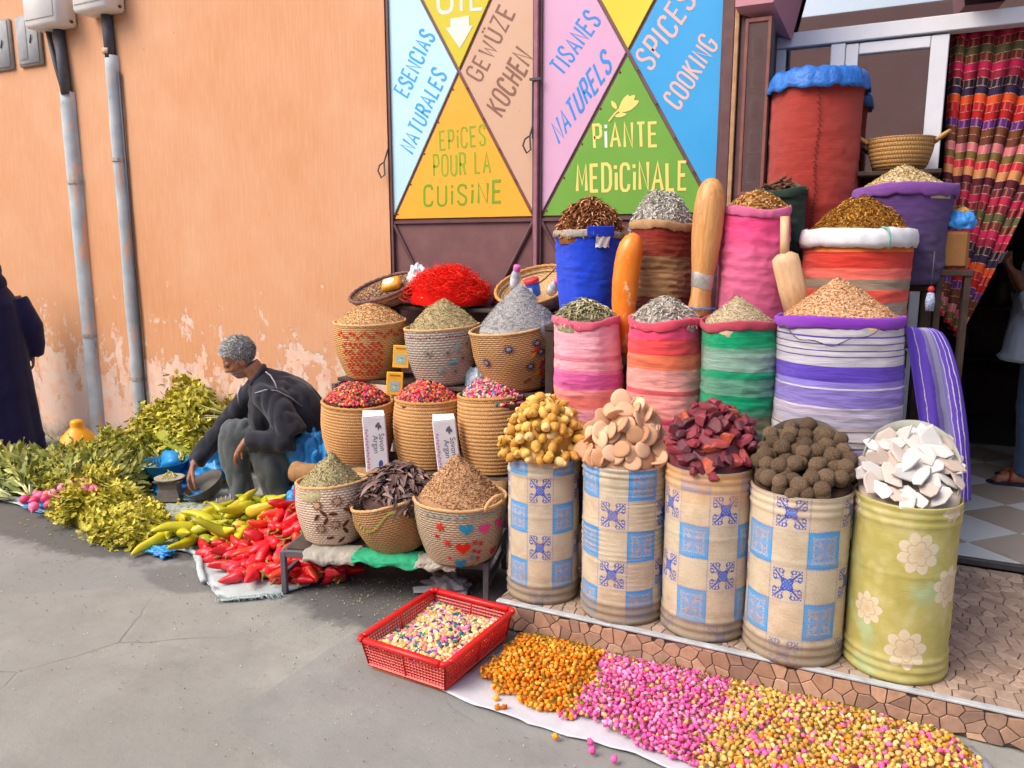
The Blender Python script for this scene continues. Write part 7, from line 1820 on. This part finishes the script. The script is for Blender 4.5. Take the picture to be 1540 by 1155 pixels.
for i, (x, y) in enumerate(P):
    z = (.055 + .07 * math.exp(-((x + 4.74) ** 2 + (y - 3.04) ** 2) / .012)) if i < 18 else .15
    tag(obj('radish', RAD[i % 3], None, (x, y, z + rg.uniform(0, .02)), (rg.uniform(-2, 2), rg.uniform(-2, 2), rg.uniform(0, 6)), rg.uniform(.027, .034)), 'pink radish in the clump on the blue strip' if i < 18 else 'pink radish among the radish tops behind the front clump', 'radish', 'pink radishes')
mb = MB(); n = 420; pos = np.stack([RNG.uniform(-4.3, -3.4, n), RNG.uniform(3.1, 3.6, n), RNG.uniform(.02, .035, n)], 1); scatter(mb, leaf3()[0], leaf3()[1], pos, RNG.uniform(.015, .03, n), rotmats(n, .7))
n = 60; pos = np.stack([RNG.uniform(-4.9, -4.7, n), RNG.uniform(2.3, 2.5, n), np.full(n, .006)], 1); pos = np.concatenate([pos[:14], np.stack([RNG.uniform(-5.2, -3.6, 30), RNG.uniform(2.7, 2.85, 30), np.full(30, .005)], 1)]); scatter(mb, leaf3()[0], leaf3()[1], pos, RNG.uniform(.012, .03, len(pos)), rotmats(len(pos), .5))
tag(mb.build('fallen_leaves', LEAFM['celery']), 'stray yellow-green leaves fallen on the tarp and asphalt', 'leaves', None, 'stuff')
# ---- peppers
def pepskin(name, cols):
    m = Mvar(name, cols, .32, .45, 25, .08, var=.4); return m
PR = pepskin('red_pepper_skin', ['#c8141c', '#d8202c', '#b40e18', '#dc3040', '#c01820', '#d02430', '#d84028']); PY = pepskin('yellow_pepper_skin', ['#b8b01c', '#a8a418', '#c8bc28', '#bcb020', '#9c9c1c', '#d0b838', '#b0aa1c']); PST = M('pepper_stalk', '#7c8030', '#949040', 40, .6)
def pepmesh(nm, mat, seed, L, r, lobes=3):
    rg = random.Random(seed); mb = MB(); pts = []; rad = []; bend = rg.uniform(.2, 1.0)
    for i in range(13):
        f = i / 12; pts.append((L * f, L * .25 * bend * f * f, .03 * L * math.sin(f * 6 + seed))); rad.append(r * (.55 + .45 * min(1, f * 7)) * (1 - f ** 2.2) ** .6 * (1 + .06 * math.sin(f * 9 + seed)) if f < 1 else .001)
    rad[0] = r * .35
    mb.tube(pts, rad, 14); V = mb.V[0]
    for i in range(13):
        for k in range(14):
            c = np.array(pts[i]); d = V[i * 14 + k] - c; V[i * 14 + k] = c + d * (1 + .10 * math.cos(lobes * 2 * PI * k / 14 + seed + f) + .08 * ns(i * .9, k * .5, seed))
    st = MB(); st.tube([(-.002, 0, 0), (-.25 * r, .0, .0), (-r * .9, .1 * r, .25 * r), (-r * 1.5, .2 * r, .7 * r)], [r * .42, r * .2, r * .13, r * .17], 7)
    return mb.mesh(nm, [mat]), st.mesh('stalk', [PST])
REDS = [pepmesh('flesh', PR, i, random.uniform(.105, .14), random.uniform(.027, .033)) for i in range(6)]; YELS = [pepmesh('flesh', PY, 20 + i, random.uniform(.19, .25), random.uniform(.028, .033)) for i in range(6)]
def peppers(n, poly, hfun, mind, ms, nm, label, group, seed, tilt=.5):
    rg = random.Random(seed); xs = [p[0] for p in poly]; ys = [p[1] for p in poly]; P = []; tr = 0
    while len(P) < n and tr < 6000:
        tr += 1; x, y = rg.uniform(min(xs), max(xs)), rg.uniform(min(ys), max(ys))
        if inside(x, y, poly) and all((x - q[0]) ** 2 + (y - q[1]) ** 2 > mind ** 2 for q in P): P.append((x, y))
    for i, (x, y) in enumerate(P):
        a, s = rg.choice(ms); rz = rg.uniform(0, 6.3)
        t_ = thing(nm, label, 'pepper', (x, y, hfun(x, y) + .03 + rg.uniform(0, .02)), (rg.uniform(0, 6.3), rg.uniform(-tilt, tilt), rz), group); obj('flesh', a, t_); obj('stalk', s, t_)
hr = lambda x, y: max(0, .25 * math.exp(-((x + 2.78) ** 2 / .10 + (y - 3.16) ** 2 / .06)) - .005)
hy = lambda x, y: max(0, .17 * math.exp(-((x + 3.22) ** 2 / .08 + (y - 3.22) ** 2 / .05)) + .05 * math.exp(-((x + 3.6) ** 2 / .06 + (y - 3.02) ** 2 / .03)))
RPOLY = [(-3.26, 2.86), (-3.05, 2.80), (-2.86, 2.69), (-2.70, 2.72), (-2.50, 2.80), (-2.36, 2.90), (-2.40, 3.05), (-2.62, 3.24), (-2.85, 3.30), (-3.0, 3.12), (-3.2, 2.98)]
YPOLY = [(-3.74, 2.93), (-3.5, 2.91), (-3.26, 2.92), (-3.1, 3.02), (-2.98, 3.16), (-2.95, 3.32), (-3.2, 3.42), (-3.42, 3.25), (-3.66, 3.06)]
peppers(46, YPOLY, hy, .062, YELS, 'yellow_pepper', 'long yellow-green pepper in the pile at the seated man\'s feet', 'yellow-green peppers', 5, .45)
peppers(20, YPOLY, lambda x, y: hy(x, y) * .45, .085, YELS, 'yellow_pepper', 'long yellow-green pepper in the pile at the seated man\'s feet', 'yellow-green peppers', 6, .3)
peppers(110, RPOLY, hr, .043, REDS, 'red_pepper', 'glossy red pepper in the pile left of the metal stand', 'red peppers', 7, .6)
peppers(46, RPOLY, lambda x, y: hr(x, y) * .5, .065, REDS, 'red_pepper', 'glossy red pepper in the pile left of the metal stand', 'red peppers', 8, .4)
mb = MB(); V = []; n = 24
for j in range(n + 1):
    for i in range(n + 1):
        x, y = -3.6 + 1.15 * i / n, 2.8 + .6 * j / n; V.append((x, y, max(hr(x, y), hy(x, y)) * .55 - .02))
mb.add(V, [[j * (n + 1) + i, j * (n + 1) + i + 1, (j + 1) * (n + 1) + i + 1, (j + 1) * (n + 1) + i] for j in range(n) for i in range(n)]); tag(mb.build('pepper_crate_cloth', M('dark_sacking', '#4a4838', '#5c5844', 20, .9)), 'dark sacking mounded under the pepper piles', 'cloth')
# ---- vessels
mb = MB(); mb.lathe([(.001, 0), (.135, 0), (.150, .015), (.158, .05), (.160, .055), (.160, .062), (.156, .066), (.150, .10), (.120, .165), (.075, .215), (.052, .235), (.048, .25), (.050, .275), (.042, .295), (.018, .302), (.001, .302)], 40); tag(mb.build('yellow_funnel_jug', M('yellow_plastic', '#f0a820', '#eca018', 6, .42, .45, .08), None, True, (-5.74, 3.88, .03)), 'bright yellow plastic funnel-shaped jug standing by the wide conduit', 'jug')
bw = thing('blue_bowl', 'blue plastic strainer bowl beside the dark parsley', 'bowl', (-4.46, 3.62, .10))
TEAL = M('blue_bowl_plastic', '#1c6c98', '#207aa4', 10, .4, .45, .1)
mb = MB(); mb.lathe([(.001, 0), (.085, .0), (.10, .01), (.140, .075), (.150, .098), (.160, .104), (.160, .112), (.146, .108), (.132, .075), (.09, .014), (.001, .012)], 44); mb.build('bowl_shell', TEAL, bw)
mb = MB()
for k in range(40): a = 2 * PI * k / 40; mb.tube([(.142 * math.cos(a), .142 * math.sin(a), .095), (.118 * math.cos(a), .118 * math.sin(a), .055)], .003, 4)
mb.build('strainer_ribs', M('rib_blue', '#4c9cc4', '#5cacd0', 20, .4), bw)
ws = thing('weighing_stand', 'worn grey weighing stand with flat top on the blue sheet', 'scale', (-4.22, 3.46, .02))
STN = M('worn_pewter', '#7c746a', '#645c54', 18, .6, .35, .5, .004)
mb = MB()
for z0, z1, w0, w1 in ((0, .075, .085, .058), (.075, .12, .058, .066), (.12, .135, .075, .088)):
    mb.add([(s * w, q * w * .8, z) for z, w in ((z0, w0), (z1, w1)) for s, q in ((-1, -1), (1, -1), (1, 1), (-1, 1))], [[0, 1, 5, 4], [1, 2, 6, 5], [2, 3, 7, 6], [3, 0, 4, 7], [0, 3, 2, 1], [4, 5, 6, 7]])
mb.build('stand_body', STN, ws, False, rot=(0, 0, .5))
mb = MB(); mb.lathe([(.001, .138), (.088, .140), (.096, .150), (.088, .148), (.001, .146)], 28); mb.build('weighing_plate', M('pale_tin', '#a8a490', '#c0bca8', 20, .5, .4, .3, metal=.3), ws)
mb = MB()
for k in range(7): a = k * .9; mb.tube([(.05 * math.cos(a), .05 * math.sin(a), .15), (.02 * math.cos(a + 1), .02 * math.sin(a + 1), .17 + .01 * (k % 3))], .004, 5)
mb.build('herb_sprigs', STEMM['celery'], ws)
bp = thing('black_pan', 'dark rubber pan tilted under the seated man\'s far hand', 'pan', (-4.02, 3.60, .055), (R(18), R(-22), R(30)))
mb = MB(); mb.lathe([(.001, 0), (.09, .0), (.115, .03), (.130, .075), (.137, .082), (.130, .084), (.11, .035), (.085, .010), (.001, .009)], 40); mb.build('pan_shell', M('black_rubber', '#4c4844', '#5c5852', 16, .6, .35, .3), bp)

# ================================================================== PEOPLE
def hand(mb, W, fwd, up, side, curl=.6, s=1.0):
    """palm with four unequal bent fingers and a thumb off the side"""
    W, f, u, sd = Vector(W), Vector(fwd).normalized(), Vector(up).normalized(), Vector(side).normalized()
    for k, off in enumerate((-.028, -.009, .010, .028)):
        mb.tube([W - f * .015 * s + sd * off * .6 * s, W + f * .045 * s + sd * off * s, W + f * .088 * s + sd * off * 1.12 * s], [.017 * s, .016 * s, .0125 * s], 8)
        L = (.055, .070, .076, .066)[k] * s; p = W + f * .085 * s + sd * off * 1.12 * s; a = .25 * curl; pts = [p]; rr = [.0100 * s]
        for j, seg in enumerate((.45, .32, .28)):
            a += curl * (.45 + .25 * j); d = f * math.cos(a) - u * math.sin(a); p = p + d * L * seg; pts.append(p); rr.append((.0095, .0088, .0072)[j] * s)
        mb.tube(pts, rr, 8)
    b = W + f * .018 * s + sd * .030 * s; mb.tube([b, b + (f * .5 + sd * .7 - u * .2) * .04 * s, b + (f * .95 + sd * .75 - u * .45) * .062 * s, b + (f * 1.35 + sd * .62 - u * .7) * .075 * s], [.015 * s, .0135 * s, .011 * s, .008 * s], 8)
def headmesh(mb, C, e, beard=True, s=1.0):
    """adult head facing local +x"""
    Rm = np.array(Euler(e).to_matrix()); C = np.array(C)
    def E(c, r, rot=None):
        b = MB(); b.ell((0, 0, 0), r, rot, 20, 14); mb.add((b.V[0] + np.array(c)) @ Rm.T * s + C, b.F)
    E((-.012, 0, .032), (.098, .076, .088)); E((.026, 0, -.03), (.068, .060, .085)); E((.045, 0, -.088), (.042, .040, .028)); E((.02, 0, -.075), (.055, .052, .035))
    E((.100, 0, -.028), (.016, .0125, .014), (0, .4, 0)); E((.088, 0, -.010), (.016, .010, .026), (0, .35, 0)); E((.098, .012, -.034), (.009, .008, .008)); E((.098, -.012, -.034), (.009, .008, .008))
    E((.076, .028, .010), (.018, .024, .010)); E((.076, -.028, .010), (.018, .024, .010)); E((.066, .036, -.030), (.022, .018, .018)); E((.066, -.036, -.030), (.022, .018, .018))
    E((.082, 0, -.060), (.014, .022, .006)); E((.080, 0, -.070), (.013, .020, .006)); E((.0, .074, -.018), (.020, .010, .032), (.2, 0, .25)); E((.0, -.074, -.018), (.020, .010, .032), (-.2, 0, -.25))
    return lambda p: tuple((np.array(p) @ Rm.T) * s + C)
SKIN = NT('weathered_skin'); t = SKIN; co = t.coord(); nz = t.noise(co, 30, 5, .6); col = t.ramp(nz, [(.3, lin('#8a5c46')), (.55, lin('#a06e56')), (.75, lin('#b07e64'))]); t.bump(t.noise(co, 160, 3), .25, .002); SKIN = t.fin(col, .55, .4); t.b.inputs['Subsurface Weight'].default_value = .08; t.b.inputs['Subsurface Radius'].default_value = (.02, .008, .004)
def clothm(name, a, b, bs=700): 
    t = NT(name); co = t.coord(); nz = t.noise(co, 9, 5, .6); col = t.ramp(nz, [(.3, lin(a)), (.7, lin(b))]); t.bump(t.math('ADD', t.math('MULTIPLY', t.noise(co, bs, 1), .4), t.noise(t.mapping(co, (1, 1, .5)), 26, 4, .6)), .4, .006); m = t.fin(col, .95, .1); t.b.inputs['Sheen Weight'].default_value = .2; return m
JACK = clothm('charcoal_jacket', '#24252e', '#32333c'); TROU = clothm('grey_trousers', '#4e5456', '#606668'); GREYH = Mvar('grey_hair', ['#9c9c9a', '#848484', '#b0b0ac', '#747476', '#a6a6a2'], .7, .3, 90, .2)
def wr_fn(seed, amp=.006, sc=9): return lambda p: amp * ns(p[0] * sc + seed, p[1] * sc, p[2] * sc * .6) + amp * .7 * abs(ns(p[0] * sc * 1.9, p[1] * sc * 1.9 + seed, p[2] * sc)) - amp * .2
# --- the seated seller, facing the left of the photo (local +x), near side = +y
man = thing('person', 'grey-haired seated person in dark charcoal jacket bending over the vegetables', 'person', (-3.40, 3.69, 0), (0, 0, R(-136))); man.scale = (1.05, 1.10, 1.04)
HC, HE = (.245, -.01, .965), (R(-4), R(32), R(4))
body = MB(); hp = headmesh(body, HC, HE)
body.tube([(.19, 0, .92), (.155, 0, .87), (.10, 0, .80)], [.058, .060, .075], 16)
body.tube([(.12, 0, .80), (.02, 0, .66), (-.08, 0, .48), (-.10, 0, .30)], [.10, .135, .14, .15], 18)
body.tube([(.09, .15, .77), (.02, .24, .62), (-.02, .28, .53)], [.05, .045, .04], 12); body.tube([(-.02, .28, .53), (.12, .25, .515), (.235, .215, .505)], [.042, .038, .028], 12)
hand(body, (.24, .214, .50), (.55, -.06, -.83), (.83, .1, .55), (-.05, -1, .05), .55)
body.tube([(.15, -.16, .76), (.28, -.26, .58), (.36, -.28, .48)], [.05, .045, .04], 12); body.tube([(.36, -.28, .48), (.47, -.22, .37), (.55, -.16, .285)], [.042, .036, .027], 12)
hand(body, (.552, -.155, .28), (.35, .15, -.93), (.93, .0, .35), (-.1, 1, .1), .5)
for s in (1, -1):
    kn = (.135, .17, .47) if s > 0 else (.315, -.13, .50); an = (.055, .16, .11) if s > 0 else (.285, -.10, .11)
    body.tube([(-.09, .09 * s, .29), ((kn[0] - .09) / 2, (kn[1] + .09 * s) / 2, (kn[2] + .29) / 2 + .02), kn], [.10, .085, .062], 14); body.tube([kn, ((kn[0] + an[0]) / 2, (kn[1] + an[1]) / 2, .3), an], [.06, .055, .038], 12); body.tube([an, (an[0] + .03, an[1], .06), (an[0] + .13, an[1] + .01 * s, .04)], [.036, .038, .028], 10)
remeshed('body', body, SKIN, man, .0062, 2)
jk = MB()
jk.tube([(.15, .0, .85), (.125, 0, .83), (.09, 0, .77), (.0, 0, .66), (-.09, 0, .50), (-.125, 0, .36), (-.13, 0, .24)], [.075, .112, .165, .200, .212, .212, .20], 24)
jk.ell((.10, .13, .745), (.085, .09, .085)); jk.ell((.145, -.14, .735), (.08, .09, .08))
jk.tube([(.085, .15, .765), (.03, .245, .63), (-.025, .285, .53)], [.092, .090, .084], 16); jk.tube([(-.03, .285, .53), (.04, .275, .515), (.13, .25, .515), (.222, .222, .505)], [.085, .078, .066, .052], 16)
jk.tube([(.15, -.16, .755), (.27, -.26, .59), (.36, -.285, .485)], [.08, .075, .066], 16); jk.tube([(.355, -.285, .49), (.45, -.23, .39), (.53, -.175, .305)], [.066, .060, .047], 16)
jk.ell((-.17, .04, .20), (.13, .20, .11)); jk.ell((-.12, .17, .26), (.10, .06, .11)); jk.ell((.12, .02, .62), (.10, .13, .13))
o = remeshed('jacket', jk, JACK, man, .009, 4, wr=wr_fn(3, .028, 6.5))
mb = MB(); c = Vector((.150, 0, .855)); pts = []
for k in range(19):
    a = 2 * PI * k / 18; pts.append(c + Vector((.028 * math.sin(a) * 0 + .055 * math.cos(a) * .75, .072 * math.sin(a), -.05 * math.cos(a))))
mb.tube(pts, .016, 10); mb.build('collar', JACK, man)
mb = MB(); mb.tube([(.10, .09, .885), (.075, .13, .868), (.055, .175, .835), (.035, .222, .765)], .0042, 6); mb.tube([(.165, .19, .78), (.11, .215, .80), (.05, .222, .795), (-.03, .21, .745), (-.09, .19, .685)], .0042, 6); mb.build('piping', M('grey_piping', '#8c8c96', '#a0a0a8', 30, .8), man)
mb = MB(); mb.tube([(.245, .03, .80), (.262, .028, .755), (.262, .02, .69)], [.02, .018, .006], 8, flat=.4); mb.build('shirt_front', M('pale_shirt', '#a8a4a4', '#c4c0c0', 30, .9), man)
tr = MB()
for s in (1, -1):
    kn = (.135, .17, .47) if s > 0 else (.315, -.13, .50); an = (.058, .165, .08) if s > 0 else (.275, -.10, .09)
    tr.tube([(-.10, .08 * s, .27), ((kn[0] - .09) / 2, (kn[1] + .09 * s) / 2, (kn[2] + .29) / 2 + .01), (kn[0] - .03, kn[1], kn[2] - .005)], [.125, .112, .09], 18)
    tr.ell((kn[0] - .012, kn[1], kn[2] - .012), (.088, .084, .088)); tr.tube([(kn[0], kn[1], kn[2] - .02), ((kn[0] + an[0]) / 2 + .01, (kn[1] + an[1]) / 2, .28), an], [.084, .085, .078], 18)
tr.ell((-.10, 0, .22), (.15, .17, .10))
remeshed('trousers', tr, TROU, man, .009, 4, wr=wr_fn(8, .024, 7.5))
SHOE = clothm('shoe_leather', '#7c7268', '#8c8276', 300); SOLE = M('shoe_sole', '#a89c90', '#8c8278', 20, .8)
for an in ((.065, .165), (.285, -.10)):
    sh = MB(); x, y = an; sh.tube([(x - .05, y, .045), (x + .02, y, .05), (x + .11, y + .004, .042), (x + .185, y + .008, .030)], [.040, .046, .046, .030], 14, flat=.9); sh.tube([(x - .01, y, .06), (x - .02, y, .11)], [.045, .043], 12); sh.ell((x + .17, y + .008, .03), (.045, .042, .028))
    so_ = remeshed('shoe', sh, SHOE, man, .007, 3)
    mb = MB(); V = []; out = [(-.088, 0), (-.075, .032), (-.02, .036), (.06, .042), (.13, .047), (.185, .038), (.215, .012), (.215, -.01), (.185, -.034), (.13, -.04), (.05, -.036), (-.03, -.036), (-.075, -.03)]
    Vv, Ff = slab([(x + p[0], y + p[1] + .006) for p in out], .026, .004); mb.add(Vv, Ff); mb.build('sole', SOLE, so_, False)
    mb = MB()
    for k in range(4): q = x + .055 + k * .026; mb.tube([(q, y - .028, .080 - .004 * k), (q + .008, y, .098 - .006 * k), (q + .004, y + .034, .078 - .004 * k)], .0035, 5)
    mb.build('laces', M('lace_%d' % int(x * 100), '#c8c0b8', '#b0a8a0', 30, .9), so_)
# hair cap and stubble: short clumps over the skull
Rm = np.array(Euler(HE).to_matrix())
def on_head(n, fn, rad=(.102, .080, .092), c=(-.012, 0, .032)):
    out = []
    while len(out) < n:
        v = RNG.normal(0, 1, 3); v /= np.linalg.norm(v); p = v * np.array(rad) + np.array(c)
        if fn(p): out.append((p, v))
    return out
hairline = lambda p: (p[2] > .030 + .32 * max(0, p[0] - .01) + (.02 if p[0] > .07 else 0)) or (p[0] < -.012 and p[2] > -.055) or (abs(p[1]) > .055 and -.03 < p[0] < .028 and p[2] > -.012)
mb = MB(); b = MB(); b.ell((-.014, 0, .034), (.1005, .0785, .0905), None, 44, 30); V = b.V[0]; F = [f for f in b.F if all(hairline(V[i]) for i in f)]; V = V * (1 + .02 * nsv(V, 40, 2))[:, None]; mb.add(V @ Rm.T + np.array(HC), F)
H_ = on_head(2600, hairline); pos = np.array([h[0] for h in H_]); dirs = np.array([h[1] for h in H_]); rots = []
for h in H_:
    d = Vector(h[1]) + Vector(RNG.normal(0, .45, 3)) + Vector((.5, 0, -.2)); rots.append(Rm @ np.array(d.normalized().to_track_quat('X', 'Z').to_matrix()))
scatter(mb, np.array(NEEDLE[0]) * np.array([1, 1.4, 1.4]), NEEDLE[1], pos @ Rm.T + np.array(HC), RNG.uniform(.014, .026, len(pos)), np.array(rots)); mb.build('hair', GREYH, man)
mb = MB(); bl_ = lambda p: p[2] < -.052 and p[0] > -.005; H_ = on_head(900, bl_, (.066, .057, .083), (.030, 0, -.034)); rots = [Rm @ np.array((Vector(h[1]) + Vector(RNG.normal(0, .5, 3)) + Vector((0, 0, -.6))).normalized().to_track_quat('X', 'Z').to_matrix()) for h in H_]
scatter(mb, np.array(NEEDLE[0]) * np.array([1, 1.4, 1.4]), NEEDLE[1], np.array([h[0] for h in H_]) @ Rm.T + np.array(HC), RNG.uniform(.006, .011, len(H_)), np.array(rots)); mb.build('beard', Mvar('grey_beard', ['#a8a4a0', '#9c9894', '#b4b0ac', '#8c8884'], .8, .2), man)
for s in (1, -1):
    mb = MB(); mb.tube([hp((.090, .012 * s, .016)), hp((.090, .028 * s, .021)), hp((.078, .046 * s, .015))], [.003, .0045, .002], 6); mb.build('eyebrow', M('brow_%d' % s, '#5c5854', '#6c6864', 60, .9), man)
    mb = MB(); mb.ell(hp((.0835, .030 * s, -.006)), (.007, .008, .005), HE, 12, 8); mb.build('eye', M('dark_eye_%d' % s, '#3c2c26', '#2c201c', 60, .3), man)
# low stool under him
so2 = thing('low_stool', 'low dark wooden stool hidden under the seated person', 'stool', (-3.36, 3.73, 0), (0, 0, R(-136)))
mb = MB(); mb.box((0, 0, .135), (.28, .32, .03), bev=.004); mb.build('seat', WOODD, so2, False)
for sx in (-1, 1):
    for sy in (-1, 1): mb = MB(); mb.box((sx * .11, sy * .13, .06), (.035, .035, .12)); mb.build('leg', WOODD, so2, False)
# --- walker in the hooded navy robe, back turned
wk = thing('person', 'standing person in a dark navy hooded robe at the left edge, seen from behind', 'person', (-6.58, 3.80, 0), (0, 0, R(145)))
NAVY = clothm('navy_robe', '#1c1a3c', '#242248')
bd = MB(); headmesh(bd, (.02, 0, 1.47), (0, R(14), 0)); bd.tube([(0, 0, 1.40), (-.01, 0, 1.30), (0, 0, 1.1), (0, 0, .85)], [.055, .12, .15, .15], 16)
for s in (1, -1):
    bd.tube([(0, .08 * s, .88), (.01, .09 * s, .48), (0, .09 * s, .08)], [.085, .06, .04], 12); bd.tube([(-.03, .09 * s, .05), (.05, .10 * s, .045), (.15, .11 * s, .03)], [.04, .042, .03], 10)
    bd.tube([(0, .18 * s, 1.28), (-.02, .26 * s, 1.02), (.06, .26 * s, .80)], [.05, .042, .032], 12); hand(bd, (.065, .26 * s, .79), (.2, 0, -1), (-.2, s, 0), (1, 0, .2), .5)
remeshed('body', bd, SKIN, wk, .009, 2)
rb = MB(); rb.tube([(0, 0, .015), (0, 0, .30), (-.01, 0, .75), (-.02, 0, 1.05), (-.02, 0, 1.22), (-.01, 0, 1.33), (.0, 0, 1.40)], [.30, .275, .24, .235, .22, .16, .11], 26)
rb.ell((-.02, .0, 1.20), (.16, .25, .12)); rb.ell((-.015, 0, .12), (.27, .30, .12))
for s in (1, -1): rb.tube([(-.01, .18 * s, 1.25), (-.03, .27 * s, 1.03), (.03, .285 * s, .88), (.06, .275 * s, .79)], [.10, .098, .085, .075], 16)
o = remeshed('robe', rb, NAVY, wk, .012, 5, wr=lambda p: .010 * math.sin(math.atan2(p[1], p[0]) * 9 + 2 * ns(p[0] * 2, p[1] * 2, p[2])) * max(0, 1 - p[2] / 1.0) + .006 * ns(p[0] * 6, p[1] * 6, p[2] * 4))
hd = MB(); hd.ell((-.015, 0, 1.49), (.135, .118, .150)); hd.ell((-.05, 0, 1.40), (.13, .15, .11), (0, .3, 0)); hd.tube([(-.08, 0, 1.46), (-.15, 0, 1.38), (-.19, 0, 1.24)], [.10, .09, .03], 16)
remeshed('hood', hd, NAVY, wk, .010, 4, wr=wr_fn(5, .008, 9))
# --- shop man in pale blue shirt at the right edge, facing left
rm = thing('person', 'standing person in pale blue shirt, jeans and slides inside the shop, holding paper', 'person', (.89, 5.84, FZ), (0, 0, R(180)))
bd = MB(); headmesh(bd, (.03, 0, 1.66), (0, R(12), 0)); bd.tube([(0, 0, 1.58), (-.01, 0, 1.48), (0, 0, 1.3), (0, 0, .95)], [.056, .12, .15, .15], 16)
for s, fx in ((1, .02), (-1, -.05)):
    bd.tube([(0, .09 * s, .95), (.01 + fx, .10 * s, .52), (fx - .01, .10 * s, .08)], [.09, .062, .042], 12); bd.tube([(fx - .04, .10 * s, .05), (fx + .06, .105 * s, .05), (fx + .17, .115 * s, .03)], [.04, .042, .028], 10)
    for k in range(5): bd.tube([(fx + .14, (.08 + .018 * k) * s, .035), (fx + .20 - .008 * abs(k - 1), (.078 + .019 * k) * s, .022)], [.014, .009 if k else .012], 7)
    bd.tube([(0, .18 * s, 1.46), (.06, .23 * s, 1.20), (.10, .21 * s, 1.16)], [.05, .043, .042], 12); bd.tube([(.10, .21 * s, 1.16), (.16, .14 * s, 1.27), (.205, .07 * s, 1.355)], [.042, .036, .028], 12)
    hand(bd, (.205, .07 * s, 1.355), (.35, -.25 * s, .45), (.6, .2 * s, -.3), (.1, -.9 * s, .3), .7)
remeshed('body', bd, SKIN, rm, .007, 2)
st2 = MB(); st2.tube([(0, 0, 1.53), (0, 0, 1.42), (0, 0, 1.2), (.01, 0, .98), (.015, 0, .80)], [.08, .16, .185, .20, .215], 24); st2.ell((0, 0, 1.42), (.13, .24, .10)); st2.ell((.06, 0, .82), (.19, .18, .04))
for s in (1, -1): st2.tube([(0, .18 * s, 1.45), (.05, .235 * s, 1.24), (.10, .215 * s, 1.16)], [.085, .08, .07], 14); st2.tube([(.10, .215 * s, 1.16), (.14, .165 * s, 1.235)], [.07, .055], 14)
remeshed('shirt', st2, clothm('pale_blue_shirt', '#c0d0e8', '#ccd8ec'), rm, .010, 4, wr=wr_fn(11, .010, 7))
je = MB(); je.tube([(0, 0, .80), (0, 0, .92), (0, 0, 1.0)], [.16, .165, .15], 20)
for s, fx in ((1, .02), (-1, -.05)): je.tube([(0, .085 * s, .92), (.02 + fx, .10 * s, .52), (fx - .01, .10 * s, .075)], [.115, .088, .085], 16)
remeshed('jeans', je, clothm('blue_jeans', '#34486c', '#46608a'), rm, .010, 4, wr=wr_fn(15, .012, 8))
for s, fx in ((1, .02), (-1, -.05)):
    sl_ = MB(); Vv, Ff = slab([(fx - .09, .10 * s + .0), (fx - .07, .10 * s + .042), (fx + .08, .105 * s + .05), (fx + .19, .11 * s + .05), (fx + .225, .11 * s), (fx + .19, .11 * s - .045), (fx + .08, .105 * s - .045), (fx - .07, .10 * s - .04)], .018, .004); sl_.add([(v[0], v[1], v[2] + .001) for v in Vv], Ff)
    so3 = sl_.build('slide_sandal', M('slide_navy_%d' % s, '#22243c', '#2c2e48', 20, .7), rm, False)
    mb = MB(); mb.tube([(fx + .10, .105 * s - .05, .02), (fx + .095, .105 * s - .042, .06), (fx + .09, .105 * s, .083), (fx + .095, .105 * s + .045, .06), (fx + .10, .105 * s + .052, .02)], .022, 8, flat=.35, up=(1, 0, 0)); mb.build('strap', M('strap_navy_%d' % s, '#26283e', '#c84030', 26, .7), so3)
mb = MB(); mb.add([(.235, -.06, 1.43), (.30, .0, 1.40), (.315, .07, 1.45), (.25, .02, 1.49), (.27, .01, 1.437)], [[0, 1, 4], [1, 2, 4], [2, 3, 4], [3, 0, 4]]); o = mb.build('paper_slip', WPL, None, False, rm.location, rm.rotation_euler); sm = o.modifiers.new('t', 'SOLIDIFY'); sm.thickness = .001; tag(o, 'small white paper slip in the hand of the person in the shop', 'paper')
hb = MB(); b = MB(); b.ell((.02, 0, 1.705), (.106, .083, .085), None, 30, 20); F = [f for f in b.F if all(b.V[0][i][2] > 1.69 + .4 * max(0, b.V[0][i][0] - .05) or b.V[0][i][0] < .0 for i in f)]; hb.add(b.V[0], F); hb.build('hair', M('black_hair', '#2a2624', '#1c1a18', 60, .8), rm)
